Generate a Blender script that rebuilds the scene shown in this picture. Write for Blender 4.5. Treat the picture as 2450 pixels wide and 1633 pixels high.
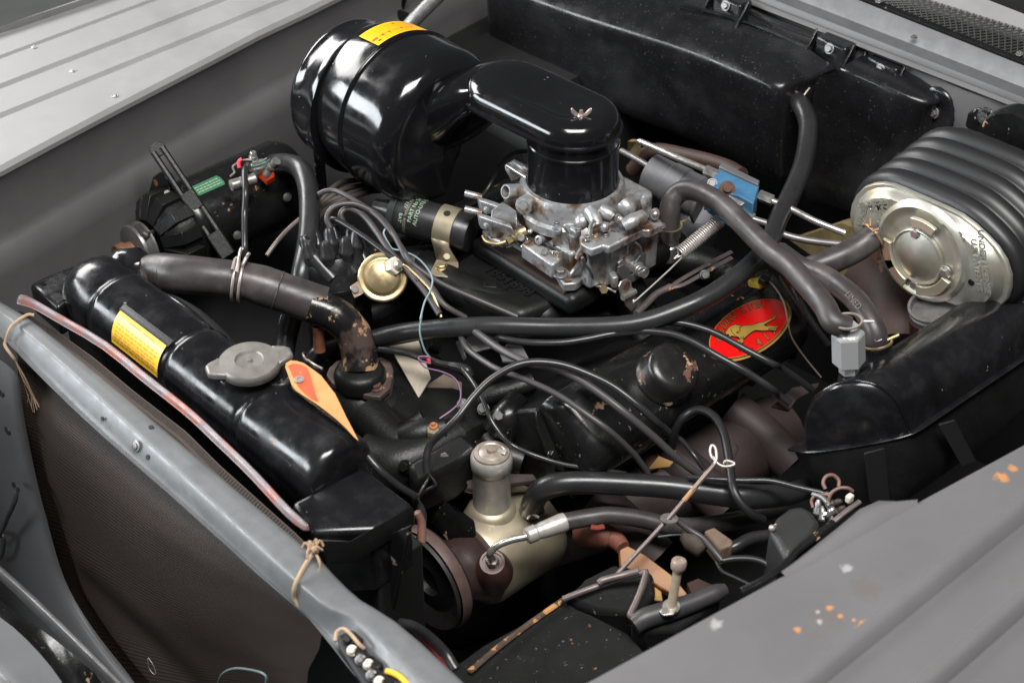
import bpy, bmesh, math, random
from mathutils import Vector as V, Matrix
random.seed(7)
for o in list(bpy.data.objects): bpy.data.objects.remove(o)
scene = bpy.context.scene
COL = scene.collection
PI = math.pi
R_ = math.radians
# ------------------------------------------------------------------ camera
FPX, PITCH, YAW, DIST = 4350.0, R_(36.9), R_(46.7), 2.4
FW = V((math.cos(PITCH)*math.cos(YAW), math.cos(PITCH)*math.sin(YAW), -math.sin(PITCH)))
RT = FW.cross(V((0, 0, 1))).normalized()
UP = RT.cross(FW)
EYE = FW*-DIST
cd = bpy.data.cameras.new('camera')
cam = bpy.data.objects.new('camera', cd); COL.objects.link(cam)
cam.matrix_world = Matrix((( RT.x, UP.x, -FW.x, EYE.x), (RT.y, UP.y, -FW.y, EYE.y), (RT.z, UP.z, -FW.z, EYE.z), (0, 0, 0, 1)))
cd.sensor_width = 36.0; cd.lens = FPX/2450*36; cd.clip_start = .05; cd.clip_end = 100
cd.dof.use_dof = True; cd.dof.focus_distance = 2.46; cd.dof.aperture_fstop = 5.6
scene.camera = cam
# ------------------------------------------------------------------ room light
w = bpy.data.worlds.new('World'); scene.world = w; w.use_nodes = True
bg = w.node_tree.nodes['Background']; bg.inputs[0].default_value = (.92, .96, 1, 1); bg.inputs[1].default_value = .075
def area(name, loc, target, sx, sy, power, col=(1, 1, 1)):
    l = bpy.data.lights.new(name, 'AREA'); l.shape = 'RECTANGLE'; l.size = sx; l.size_y = sy; l.energy = power; l.color = col
    o = bpy.data.objects.new(name, l); COL.objects.link(o); o.location = loc
    o.rotation_euler = (V(target)-V(loc)).to_track_quat('-Z', 'Y').to_euler()
    return o
area('side_softbox', (-.3, 3.2, 1.75), (.1, .2, .05), 2.2, 1.0, 115, (1, .985, .97))
area('front_softbox', (-2.7, 2.3, 1.05), (.1, .4, .05), 3.0, .85, 145, (.9, .96, 1))
area('overhead_softbox', (-.6, -.9, 2.7), (.2, 0, 0), 1.7, .9, 145, (1, .99, .97))
scene.view_settings.view_transform = 'Standard'; scene.view_settings.look = 'None'
scene.view_settings.exposure = 0; scene.view_settings.gamma = 1
# ------------------------------------------------------------------ surveying: detail windows of the picture -> points in the engine bay
WIN = {'o': (0, 0, .96), 'a': (0, 300, 2.851), 'b': (650, 0, 2.851), 'c': (650, 350, 3.485), 'd': (1100, 350, 3.485), 'e': (1650, 0, 2.851),
       'f': (0, 650, 3.136), 'g': (400, 700, 2.613), 'h': (950, 750, 2.851), 'i': (1600, 550, 2.412), 'j': (700, 1050, 2.69),
       'k': (1200, 1050, 2.614), 'l': (0, 1050, 2.69), 'm': (1700, 1050, 2.69), 'A': (0, 0, 3.92), 'B': (2000, 420, 5.227),
       'C': (250, 720, 8.71), 'D': (850, 60, 11.765), 'E': (1650, 690, 8.254), 'F': (920, 440, 11.765), 'G': (1140, 450, 4.706), 'H': (490, 800, 6.032), 'n': (1150, 750, 3.136)}
def ray(k, x, y):
    ox, oy, s = WIN[k]
    return FW*FPX + RT*(ox+x/s-1225) - UP*(oy+y/s-816.5)
def p(k, x, y, z): d = ray(k, x, y); return EYE + d*((z-EYE.z)/d.z)      # on the level z
def pX(k, x, y, X): d = ray(k, x, y); return EYE + d*((X-EYE.x)/d.x)     # on the cross-car plane X
def pY(k, x, y, Y): d = ray(k, x, y); return EYE + d*((Y-EYE.y)/d.y)     # on the fore-aft plane Y
def T(k, *pts): return [p(k, *t) for t in pts]
# ------------------------------------------------------------------ materials
def mat(name, col, rough=.5, metal=0, var=0, vscale=18, chips=None, bump=0, bscale=120, coat=0, rvar=0, spots=None, spec=None, stain=None):
    m = bpy.data.materials.new(name); m.use_nodes = True; nt = m.node_tree; N = nt.nodes; L = nt.links
    b = N['Principled BSDF']; b.inputs['Roughness'].default_value = rough; b.inputs['Metallic'].default_value = metal
    if spec is not None: b.inputs['Specular IOR Level'].default_value = spec
    if coat: b.inputs['Coat Weight'].default_value = coat; b.inputs['Coat Roughness'].default_value = .08
    tc = N.new('ShaderNodeTexCoord')
    c = N.new('ShaderNodeRGB'); c.outputs[0].default_value = (*col, 1); cur = c.outputs[0]
    def noise(sc, det=4, rough=.6):
        n = N.new('ShaderNodeTexNoise'); n.inputs['Scale'].default_value = sc; n.inputs['Detail'].default_value = det; n.inputs['Roughness'].default_value = rough
        L.new(tc.outputs['Object'], n.inputs['Vector']); return n.outputs[0]
    def ramp(src, a, bb):
        r = N.new('ShaderNodeMapRange'); r.inputs[1].default_value = a; r.inputs[2].default_value = bb; L.new(src, r.inputs[0]); return r.outputs[0]
    def mix(f, a, bcol):
        x = N.new('ShaderNodeMixRGB'); L.new(f, x.inputs[0]); L.new(a, x.inputs[1])
        if isinstance(bcol, tuple): x.inputs[2].default_value = (*bcol, 1)
        else: L.new(bcol, x.inputs[2])
        return x.outputs[0]
    rsock = None
    if var:
        h = N.new('ShaderNodeHueSaturation'); L.new(cur, h.inputs['Color'])
        mr = N.new('ShaderNodeMapRange'); mr.inputs[1].default_value = .3; mr.inputs[2].default_value = .7
        mr.inputs[3].default_value = 1-var; mr.inputs[4].default_value = 1+var; L.new(noise(vscale), mr.inputs[0]); L.new(mr.outputs[0], h.inputs['Value']); cur = h.outputs[0]
    if rvar:
        mr = N.new('ShaderNodeMapRange'); mr.inputs[1].default_value = .3; mr.inputs[2].default_value = .7
        mr.inputs[3].default_value = max(.03, rough-rvar); mr.inputs[4].default_value = min(1, rough+rvar); L.new(noise(vscale*2.3, 6), mr.inputs[0]); rsock = mr.outputs[0]
    if stain:                                    # broad soft discoloration: colour, scale, low, high
        cur = mix(ramp(noise(stain[1], 3), stain[2], stain[3]), cur, stain[0])
    for ch in (chips or []):                     # chipped or flaked patches: colour, scale, threshold
        f = ramp(noise(ch[1], 6, .62), ch[2], ch[2]+(ch[3] if len(ch) > 3 else .012))
        cur = mix(f, cur, ch[0])
        x = N.new('ShaderNodeMixRGB'); L.new(f, x.inputs[0])
        if rsock: L.new(rsock, x.inputs[1])
        else: x.inputs[1].default_value = (rough,)*3+(1,)
        x.inputs[2].default_value = (.85,)*3+(1,); rsock = x.outputs[0]
        if metal:
            y = N.new('ShaderNodeMath'); y.operation = 'MULTIPLY_ADD'; L.new(f, y.inputs[0]); y.inputs[1].default_value = -metal; y.inputs[2].default_value = metal; L.new(y.outputs[0], b.inputs['Metallic'])
    if spots:                                    # rust marks at given points of the panel: colour, [(x, y, z, r)]
        for scol, lst in spots:
            wob = N.new('ShaderNodeTexNoise'); wob.inputs['Scale'].default_value = 150; wob.inputs['Detail'].default_value = 3; L.new(tc.outputs['Object'], wob.inputs['Vector'])
            tot = None
            for (sx, sy, sz, sr) in lst:
                d = N.new('ShaderNodeVectorMath'); d.operation = 'DISTANCE'; L.new(tc.outputs['Object'], d.inputs[0]); d.inputs[1].default_value = (sx, sy, sz)
                a = N.new('ShaderNodeMath'); a.operation = 'MULTIPLY_ADD'; L.new(wob.outputs[0], a.inputs[0]); a.inputs[1].default_value = sr*2.4; L.new(d.outputs['Value'], a.inputs[2])
                r = N.new('ShaderNodeMapRange'); r.inputs[1].default_value = sr*1.7; r.inputs[2].default_value = sr*2.55; r.inputs[3].default_value = 1; r.inputs[4].default_value = 0; L.new(a.outputs[0], r.inputs[0])
                if tot is None: tot = r.outputs[0]
                else:
                    mx = N.new('ShaderNodeMath'); mx.operation = 'MAXIMUM'; L.new(tot, mx.inputs[0]); L.new(r.outputs[0], mx.inputs[1]); tot = mx.outputs[0]
            cur = mix(tot, cur, scol)
    L.new(cur, b.inputs['Base Color'])
    if rsock: L.new(rsock, b.inputs['Roughness'])
    if bump:
        bp = N.new('ShaderNodeBump'); bp.inputs['Strength'].default_value = bump; bp.inputs['Distance'].default_value = .002
        L.new(noise(bscale, 6), bp.inputs['Height']); L.new(bp.outputs[0], b.inputs['Normal'])
    return m
RUST = (.22, .085, .03); TANCHIP = (.42, .27, .17); GREYCHIP = (.36, .3, .29)
M = dict(
    grey=mat('grey_primer', (.245, .24, .24), .5, 0, .07, 5, bump=.06, bscale=240, rvar=.09, stain=((.215, .208, .205), 9, .50, .75)),
    apron=mat('shaded_grey_paint', (.095, .092, .093), .45, 0, .12, 7, bump=.05, bscale=200),  # fender grey drawn darker, the apron's shade put into the colour
    steelgrey=mat('worn_grey_steel_paint', (.140, .144, .148), .42, .15, .10, 22, rvar=.12, bump=.03),
    gloss=mat('gloss_black_enamel', (.006, .006, .007), .15, 0, 0, 14, rvar=.09, coat=.15, chips=[(GREYCHIP, 120, .715)], bump=.035, bscale=90),
    tankblack=mat('scuffed_black_paint', (.008, .008, .009), .22, 0, .3, 18, rvar=.13, chips=[((.2, .17, .16), 60, .70), (TANCHIP, 38, .74)], bump=.05, bscale=60, stain=((.022, .022, .024), 24, .50, .80)),
    satin=mat('satin_black_paint', (.008, .008, .008), .25, 0, .25, 30, rvar=.08, chips=[((.34, .21, .12), 34, .655, .02), ((.22, .16, .12), 120, .68)], bump=.08, bscale=140),
    chipped=mat('flaking_black_paint', (.012, .011, .011), .30, 0, .2, 30, rvar=.08, chips=[(TANCHIP, 40, .60), ((.13, .06, .04), 25, .60)], bump=.12, bscale=140),
    castblack=mat('cast_iron_black_paint', (.007, .007, .007), .40, 0, .3, 30, bump=.25, bscale=260, chips=[((.25, .2, .18), 110, .73)], spec=.35),
    dark=mat('shade_and_part_black', (.006, .006, .006), .6, 0, .2, 20, bump=.1),  # stands in for shade in holes and gaps, also real black parts
    plastic=mat('dusty_black_plastic', (.009, .009, .010), .24, 0, .2, 20, rvar=.10, chips=[((.075, .075, .078), 280, .655)], bump=.10, bscale=150, stain=((.026, .026, .028), 6, .5, .72)),
    rubber=mat('black_rubber', (.021, .021, .022), .31, 0, .15, 25, bump=.05, bscale=180, rvar=.06),
    oldrubber=mat('aged_brown_rubber', (.043, .037, .036), .42, 0, .25, 22, bump=.16, bscale=70, rvar=.11, stain=((.085, .076, .074), 18, .52, .7)),
    greyrubber=mat('bellows_rubber', (.013, .013, .014), .42, 0, .1, 22, bump=.03, bscale=160),
    alu=mat('cast_aluminium', (.36, .36, .365), .38, .55, .18, 50, rvar=.1, bump=.25, bscale=240, stain=((.13, .075, .04), 34, .50, .66)),
    bright=mat('bright_zinc_steel', (.52, .50, .48), .36, .85, .15, 40, rvar=.1, stain=((.2, .14, .1), 40, .58, .72)),
    dull=mat('dull_steel', (.22, .21, .21), .45, .7, .15, 40, rvar=.1, chips=[(RUST, 60, .70)]),
    gold=mat('yellow_zinc_plate', (.52, .51, .45), .42, .80, .06, 20, rvar=.06, bump=.03, bscale=90, stain=((.47, .42, .30), 16, .5, .7)),
    brass=mat('gold_chromate', (.46, .36, .20), .38, .8, .12, 30, rvar=.1),
    tan=mat('tan_plated_steel', (.36, .31, .22), .42, .55, .12, 30, rvar=.08, chips=[((.16, .11, .07), 120, .69)]),
    canalu=mat('brushed_can', (.60, .57, .53), .34, .55, .10, 60, rvar=.1, chips=[((.25, .2, .16), 150, .70)], bump=.04),
    rust=mat('rusty_iron', (.10, .05, .035), .75, .1, .4, 40, bump=.3, bscale=150, chips=[((.34, .14, .05), 60, .62)]),
    redrust=mat('bright_rust', (.36, .13, .045), .7, 0, .35, 60, bump=.2),
    exhaust=mat('brown_iron', (.050, .034, .033), .55, .1, .2, 18, bump=.15, bscale=120),
    rod=mat('grey_brown_rod', (.16, .13, .125), .45, .5, .2, 60, chips=[((.45, .25, .12), 50, .66)]),
    mauve=mat('mauve_wire', (.052, .045, .047), .42, 0, .12, 40),
    wire=mat('black_wire', (.022, .021, .022), .30, 0, .2, 60),
    paleblue=mat('pale_teal_wire', (.22, .29, .31), .4), purple=mat('purple_wire', (.22, .12, .2), .4),
    redwire=mat('red_plastic', (.62, .03, .05), .4), orange=mat('orange_red_plastic', (.20, .035, .02), .45),
    green=mat('green_plate', (.06, .20, .105), .4, .2), yellow=mat('yellow_label', (.86, .50, .045), .3, 0, .06, 60),
    amber=mat('amber_label', (.90, .46, .008), .32, 0, .03, 60), print=mat('label_print', (.55, .16, .03), .6), redprint=mat('red_print', (.72, .06, .01), .5),
    white=mat('pale_print', (.66, .68, .60), .5), greenprint=mat('pale_green_print', (.36, .47, .33), .5),
    red=mat('red_decal', (.80, .004, .004), .28, 0, .02, 10), golddecal=mat('gold_decal', (.40, .25, .045), .4, .1, .2, 60), blackprint=mat('black_print', (.006, .005, .005), .4),
    blue=mat('blue_paint', (.045, .145, .26), .5, 0, .18, 60, bump=.2, bscale=200, chips=[((.2, .15, .12), 90, .70)]),
    wood=mat('orange_wood', (.52, .25, .085), .65, 0, .12, 40), tagred=mat('red_tag_paint', (.66, .085, .03), .55, 0, .15, 70, chips=[((.75, .42, .25), 80, .66)]),
    string=mat('string', (.40, .28, .18), .9, 0, .15, 80), strip=mat('pinkish_rubber', (.125, .085, .088), .3, 0, .25, 20, rvar=.12, stain=((.20, .05, .03), 14, .5, .58)),
    beige=mat('beige_card', (.45, .39, .31), .6, 0, .08, 30), browncard=mat('brown_card', (.14, .10, .075), .7, 0, .2, 60),
    lead=mat('grey_cap_metal', (.24, .225, .205), .45, .6, .12, 40, rvar=.08, bump=.1), palecap=mat('pale_rivet', (.44, .38, .35), .42, .6, .15, 50),
    chalk=mat('cream_plastic', (.62, .56, .46), .5), olive=mat('olive_felt', (.16, .12, .05), .8, 0, .3, 50, bump=.3),
    concrete=mat('dark_concrete', (.085, .09, .085), .8, 0, .1, 8), battery=mat('battery_case', (.006, .006, .006), .7, 0, .4, 20, chips=[((.16, .08, .04), 50, .69), ((.10, .095, .09), 140, .66)], bump=.35, bscale=90, spec=.2),
    manifoldred=mat('brown_red_iron', (.045, .022, .017), .6, 0, .25, 30, bump=.2), greyzinc=mat('grey_zinc_motor', (.17, .17, .18), .5, .5, .15, 30, bump=.1),
    salmon=mat('salmon_wire', (.17, .09, .075), .45, 0, .2, 40), yelwire=mat('yellow_wire', (.85, .48, .04), .4),
)
# ------------------------------------------------------------------ geometry
def frame(axis, hint=(0, 0, 1)):
    z = V(axis).normalized(); h = V(hint)
    if abs(z.dot(h.normalized())) > .98: h = V((1, 0, 0))
    x = h.cross(z).normalized(); y = z.cross(x)
    return x, y, z
class G:
    def __init__(s): s.v = []; s.f = []; s.uv = {}
    def add(s, vs, fs):
        o = len(s.v); s.v += [V(a) for a in vs]; s.f += [[i+o for i in f] for f in fs]; return s
    def box(s, c, size, R=None):
        c = V(c); hx, hy, hz = [a/2 for a in size]
        ex, ey, ez = R if R else (V((1, 0, 0)), V((0, 1, 0)), V((0, 0, 1)))
        vs = [c+ex*a*hx+ey*b*hy+ez*d*hz for d in (-1, 1) for a, b in ((-1, -1), (1, -1), (1, 1), (-1, 1))]
        return s.add(vs, [[3, 2, 1, 0], [4, 5, 6, 7], [0, 1, 5, 4], [1, 2, 6, 5], [2, 3, 7, 6], [3, 0, 4, 7]])
    def lathe(s, prof, o, axis, n=28, a0=0, cap=(True, True), sx=1, hint=(0, 0, 1)):
        x, y, z = frame(axis, hint); o = V(o); vs = []; fs = []
        for r, h in prof:
            for i in range(n):
                a = a0+2*PI*i/n; vs.append(o+x*(math.cos(a)*r*sx)+y*(math.sin(a)*r)+z*h)
        for k in range(len(prof)-1):
            for i in range(n):
                j = (i+1) % n; fs.append([k*n+i, k*n+j, (k+1)*n+j, (k+1)*n+i])
        if cap[0]: fs.append(list(range(n))[::-1])
        if cap[1]: fs.append(list(range((len(prof)-1)*n, len(prof)*n)))
        return s.add(vs, fs)
    def cyl(s, a, b, r, n=16, r2=None):
        a = V(a); b = V(b); d = b-a; return s.lathe([(r, 0), (r if r2 is None else r2, d.length)], a, d, n)
    def ball(s, c, r, n=14, sz=1, axis=(0, 0, 1), half=False):
        prof = []
        m = 7
        for i in range(m+1):
            t = (-PI/2 if not half else 0)+(PI if not half else PI/2)*i/m
            prof.append((max(r*math.cos(t), r*.02), r*sz*math.sin(t)))
        return s.lathe(prof, c, axis, n)
    def tube(s, pts, r, n=10, res=6, smooth=True, flat=1, hint=None):
        pts = [V(a) for a in pts]; rs = r if isinstance(r, (list, tuple)) else [r]*len(pts)
        if smooth and len(pts) > 2:
            q = [pts[0]*2-pts[1]]+pts+[pts[-1]*2-pts[-2]]; rr = [rs[0]]+list(rs)+[rs[-1]]; out = []; ro = []
            for i in range(1, len(q)-2):
                for k in range(res):
                    t = k/res; t2 = t*t; t3 = t2*t
                    out.append(.5*((2*q[i])+(q[i+1]-q[i-1])*t+(2*q[i-1]-5*q[i]+4*q[i+1]-q[i+2])*t2+(3*q[i]-q[i-1]-3*q[i+1]+q[i+2])*t3))
                    ro.append(rr[i]+(rr[i+1]-rr[i])*t)
            out.append(pts[-1]); ro.append(rs[-1]); pts, rs = out, ro
        vs = []; fs = []; m = len(pts); nx = None
        for i in range(m):
            d = (pts[min(i+1, m-1)]-pts[max(i-1, 0)])
            if d.length < 1e-9: d = V((0, 0, 1))
            d.normalize()
            if nx is None:
                nx = frame(d, hint or (0, 0, 1))[0]
            nx = (nx-d*nx.dot(d))
            if nx.length < 1e-6: nx = frame(d)[0]
            nx.normalize(); ny = d.cross(nx)
            for k in range(n):
                a = 2*PI*k/n; vs.append(pts[i]+nx*(math.cos(a)*rs[i])+ny*(math.sin(a)*rs[i]*flat))
        for i in range(m-1):
            for k in range(n):
                j = (k+1) % n; fs.append([i*n+k, i*n+j, (i+1)*n+j, (i+1)*n+k])
        fs.append(list(range(n))[::-1]); fs.append(list(range((m-1)*n, m*n)))
        return s.add(vs, fs)
    def loft(s, rings, caps=True, closed=True):
        n = len(rings[0]); vs = [a for r in rings for a in r]; fs = []
        for k in range(len(rings)-1):
            for i in range(n if closed else n-1):
                j = (i+1) % n; fs.append([k*n+i, k*n+j, (k+1)*n+j, (k+1)*n+i])
        if caps: fs.append(list(range(n))[::-1]); fs.append(list(range((len(rings)-1)*n, len(rings)*n)))
        return s.add(vs, fs)
    def prism(s, pts, d):                        # 3-D outline pushed along vector d
        pts = [V(a) for a in pts]; d = V(d); return s.loft([pts, [a+d for a in pts]])
    def grid(s, rows):
        o = len(s.v); h = len(rows); wd = len(rows[0]); s.v += [V(a) for r in rows for a in r]
        for i in range(h):
            for j in range(wd): s.uv[o+i*wd+j] = (j/(wd-1), i/(h-1))
        for i in range(h-1):
            for j in range(wd-1): s.f.append([o+i*wd+j, o+i*wd+j+1, o+(i+1)*wd+j+1, o+(i+1)*wd+j])
        return s
    def bolt(s, o, axis, r, h, washer=1.5, slot=False, n=6):
        o = V(o); a = V(axis).normalized()
        if washer: s.lathe([(r*washer, 0), (r*washer, h*.22), (r*washer*.95, h*.28)], o, a, 18)
        s.lathe([(r, h*.1), (r, h*.9), (r*.86, h)], o, a, n if not slot else 18)
        return s
WLOC = {}
def finish(me, g, smooth):
    bm = bmesh.new(); bv = [bm.verts.new(a) for a in g.v]; uvl = bm.loops.layers.uv.new('map') if g.uv else None
    for f in g.f:
        try: fc = bm.faces.new([bv[i] for i in f])
        except ValueError: continue
        if uvl:
            for lp, i in zip(fc.loops, f): lp[uvl].uv = g.uv.get(i, (0, 0))
    bmesh.ops.remove_doubles(bm, verts=bm.verts, dist=2e-6)
    bmesh.ops.recalc_face_normals(bm, faces=bm.faces)
    bm.to_mesh(me); bm.free()
    for po in me.polygons: po.use_smooth = True
    if smooth < 180: me.set_sharp_from_angle(angle=R_(smooth))
def tag(o, label=None, cat=None, group=None, kind=None):
    if label: o['label'] = label
    if cat: o['category'] = cat
    if group: o['group'] = group
    if kind: o['kind'] = kind
    return o
def thing(name, label, cat, loc, group=None):
    o = bpy.data.objects.new(name, None); COL.objects.link(o); o.location = loc; o.empty_display_size = .02
    WLOC[o.name] = V(loc); return tag(o, label, cat, group)
def obj(name, g, m, parent=None, label=None, cat=None, group=None, kind=None, bevel=0, sub=0, solid=0, smooth=38, origin=None, seg=2):
    me = bpy.data.meshes.new(name)
    c = V(origin) if origin is not None else sum(g.v, V())/len(g.v)
    g.v = [a-c for a in g.v]; finish(me, g, smooth)
    o = bpy.data.objects.new(name, me); COL.objects.link(o); me.materials.append(M[m] if isinstance(m, str) else m)
    WLOC[o.name] = c
    if parent: o.parent = parent; o.location = c-WLOC[parent.name]
    else: o.location = c
    if solid: md = o.modifiers.new('thick', 'SOLIDIFY'); md.thickness = solid; md.offset = 0
    if sub: md = o.modifiers.new('round', 'SUBSURF'); md.levels = md.render_levels = sub
    if bevel: md = o.modifiers.new('edge', 'BEVEL'); md.width = bevel; md.segments = seg; md.limit_method = 'ANGLE'; md.angle_limit = R_(35); md.harden_normals = False
    return tag(o, label, cat, group, kind)
def rep(proto, at, parent, axis=None, base=(0, 0, 1), scale=1):      # a copy of a part (shared mesh) at another place
    o = proto.copy(); COL.objects.link(o); WLOC[o.name] = V(at); o.parent = parent; o.location = V(at)-(WLOC[parent.name] if parent else V())
    if axis is not None:
        o.rotation_mode = 'QUATERNION'; o.rotation_quaternion = V(base).rotation_difference(V(axis).normalized())
    if scale != 1: o.scale = (scale,)*3
    return o
def bolt_proto(name, r, h, m, parent, at, axis, washer=1.5, slot=False):
    g = G().bolt((0, 0, 0), (0, 0, 1), r, h, washer, slot)
    if slot: g.box((0, 0, h), (r*1.7, r*.3, h*.12))
    o = obj(name, g, m, parent, origin=(0, 0, 0), smooth=30); WLOC[o.name] = V(at); o.location = V(at)-WLOC[parent.name]
    o.rotation_mode = 'QUATERNION'; o.rotation_quaternion = V((0, 0, 1)).rotation_difference(V(axis).normalized()); return o
def bolts(name, r, h, m, parent, spots, washer=1.5, slot=False):
    pr = None
    for at, ax in spots:
        if pr is None: pr = bolt_proto(name, r, h, m, parent, at, ax, washer, slot)
        else: rep(pr, at, parent, ax)
def hose(name, pts, r, m, label, cat='hose', group=None, n=14, res=8, parent=None):
    return obj(name, G().tube(pts, r, n, res), m, parent, label, cat, group, smooth=60)
def ringwire(g, c, axis, R, r=.0012, n=28, turns=1, pitch=0, hint=(0, 0, 1)):
    x, y, z = frame(axis, hint); c = V(c); k = int(n*turns)
    return g.tube([c+x*math.cos(2*PI*i/n)*R+y*math.sin(2*PI*i/n)*R+z*(pitch*i/n) for i in range(k+1)], r, 6, 1, smooth=False)
def letters(txt, size, fn, spacing=1, thick=0, align='CENTER', bold=0):        # flat lettering laid on a surface by fn(u, v)
    cu = bpy.data.curves.new('lettering', 'FONT'); cu.body = txt; cu.size = size; cu.align_x = align; cu.align_y = 'CENTER'; cu.space_character = spacing; cu.resolution_u = 3; cu.offset = bold
    cu.extrude = 0
    o = bpy.data.objects.new('lettering', cu); me = bpy.data.meshes.new_from_object(o)
    g = G(); g.v = [fn(a.co.x, a.co.y) for a in me.vertices]; g.f = [list(q.vertices) for q in me.polygons]
    bpy.data.objects.remove(o); bpy.data.curves.remove(cu); bpy.data.meshes.remove(me)
    return g
def merge(*gs):
    r = G()
    for g in gs: r.add(g.v, g.f)
    return r
def line_y(a, b):            # through two points: y as a function of x
    s = (b.y-a.y)/(b.x-a.x); return lambda X: a.y+s*(X-a.x)
def line_x(a, b):
    s = (b.x-a.x)/(b.y-a.y); return lambda Y: a.x+s*(Y-a.y)
def lerp(a, b, t): return a+(b-a)*t
def frange(a, b, n): return [a+(b-a)*i/(n-1) for i in range(n)]
# ================================================================== SETTING AND BODY PANELS
obj('ground', G().grid([[V((x, y, -.95)) for x in (-6, 0, 6)] for y in (-6, 0, 6)]), 'concrete', kind='structure')
obj('dark_bay_sheet', G().grid([[V((x, y, -.52)) for x in frange(-.75, .85, 5)] for y in frange(-.75, 1.0, 5)]), 'dark', kind='structure')  # black sheet added below the engine to keep the gaps dark
# ---- far fender: flat top with three pressed grooves, bright outer edge, inner apron
ZF = .12
XS = frange(-.95, .75, 18)
edge_pts = [p('A', -700, 1885, ZF), p('A', 40, 1568, ZF), p('A', 700, 1210, ZF), p('A', 1200, 950, ZF), p('A', 2000, 540, ZF), p('A', 2352, 350, ZF), p('b', 400, 0, ZF), p('b', 1100, -370, ZF)]
def interp(pts, X):
    pts = sorted(pts, key=lambda a: a.x)
    if X <= pts[0].x: a, b = pts[0], pts[1]
    elif X >= pts[-1].x: a, b = pts[-2], pts[-1]
    else:
        for a, b in zip(pts, pts[1:]):
            if a.x <= X <= b.x: break
    return a.y+(b.y-a.y)*(X-a.x)/(b.x-a.x)
fe = lambda X: interp(edge_pts, X)
l3 = line_y(p('A', 0, 1090, ZF), p('A', 2352, 130, ZF)); l2 = line_y(p('A', 0, 815, ZF), p('A', 2090, 0, ZF)); l1 = line_y(p('A', 0, 540, ZF), p('A', 1450, 0, ZF))
l0 = line_y(p('A', 0, 305, ZF), p('A', 880, 0, ZF)); le = line_y(p('A', 0, 250, ZF+.012), p('A', 760, 0, ZF+.012))
ff = thing('far_fender', 'light grey far fender with three pressed grooves and tiny screws', 'fender', (0, .8, .1))
rows = []
rows.append([V((X, fe(X)+.002, ZF-.006)) for X in XS]); rows.append([V((X, fe(X)+.008, ZF)) for X in XS])
for l, dp, wd in ((l3, .0045, .007), (l2, .0045, .007), (l1, .004, .005)):
    rows += [[V((X, l(X)-wd*.9, ZF)) for X in XS], [V((X, l(X)-wd*.15, ZF-dp)) for X in XS], [V((X, l(X)+wd*.3, ZF-dp*.9)) for X in XS], [V((X, l(X)+wd, ZF+.0008)) for X in XS]]
rows += [[V((X, l0(X)-.006, ZF)) for X in XS], [V((X, l0(X)-.001, ZF-.003)) for X in XS], [V((X, l0(X)+.006, ZF+.006)) for X in XS], [V((X, le(X), ZF+.012)) for X in XS], [V((X, le(X)+.01, ZF-.02)) for X in XS], [V((X, le(X)+.015, ZF-.5)) for X in XS]]
obj('top_panel', G().grid(rows), 'grey', ff, smooth=24)
rows = [[V((X, fe(X)+.002, ZF-.006)) for X in XS], [V((X, fe(X)-.001, ZF-.011)) for X in XS], [V((X, fe(X)+.004, ZF-.02)) for X in XS]]
for dz, dy in ((-.05, .004), (-.105, .010), (-.118, .004), (-.127, -.006), (-.16, -.008), (-.24, -.01), (-.34, -.025), (-.64, -.07)):
    rows.append([V((X, fe(X)+dy, ZF+dz+.02*(X+.2)*(1 if dz > -.3 else 0))) for X in XS])
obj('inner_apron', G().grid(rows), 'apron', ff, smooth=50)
bolts('screw', .0026, .0025, 'bright', ff, [(p('A', x, y, ZF+.0005), (0, 0, 1)) for x, y in ((318, 445), (680, 668), (1078, 902))], washer=1.9)
# ---- near fender
ZN = .10
XN = frange(-.75, .65, 29)
ne_pts = [p('m', -1000, 1663, ZN), p('m', 0, 1120, ZN), p('m', 480, 859, ZN), p('m', 1310, 407, ZN), p('m', 2017, 25, ZN), p('m', 2700, -330, ZN)]
ne = lambda X: interp(ne_pts, X)
r1 = line_y(p('m', 620, 1568, ZN), p('m', 2017, 450, ZN)); r2 = line_y(p('m', 1420, 1568, ZN), p('m', 2017, 1045, ZN))
nf = thing('near_fender', 'grey near fender with two long ridges and orange rust chips', 'fender', (0, -.65, .08))
sp_o = [(*p('m', x, y, ZN), r*.62) for x, y, r in ((1945, 188, .0085), (1875, 245, .011), (562, 1222, .006), (988, 1198, .010), (765, 1085, .006), (833, 1137, .0045), (925, 1163, .0035), (1500, 1475, .006))]
sp_b = [(*p('m', x, y, ZN), r*.78) for x, y, r in ((745, 1140, .021), (1440, 1520, .012), (1840, 880, .007), (1215, 870, .006), (1950, 915, .005), (1000, 960, .02), (690, 1260, .012))]
sp_w = [(*p('m', x, y, ZN), r*.78) for x, y, r in ((875, 828, .0075), (700, 1175, .004), (690, 1110, .003), (35, 1190, .008))]
mnf = mat('grey_primer_chipped', (.112, .109, .112), .45, 0, .07, 6, bump=.05, bscale=300, rvar=.06, spots=[((.112, .102, .098), sp_b), ((.42, .19, .07), sp_o), ((.28, .265, .265), sp_w)])
rows = [[V((X, ne(X)+.001, ZN-.012)) for X in XN], [V((X, ne(X), ZN-.004)) for X in XN], [V((X, ne(X)-.006, ZN)) for X in XN], [V((X, ne(X)-.05, ZN)) for X in XN]]
for l, wd in ((r1, .014), (r2, .012)):
    rows += [[V((X, l(X)+wd*1.5, ZN)) for X in XN], [V((X, l(X)+wd, ZN+.0008)) for X in XN], [V((X, l(X)+wd*.55, ZN+.010)) for X in XN], [V((X, l(X)+wd*.1, ZN+.0115)) for X in XN], [V((X, l(X)-wd*.5, ZN+.009)) for X in XN], [V((X, l(X)-wd, ZN+.001)) for X in XN], [V((X, l(X)-wd*1.6, ZN)) for X in XN]]
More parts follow.
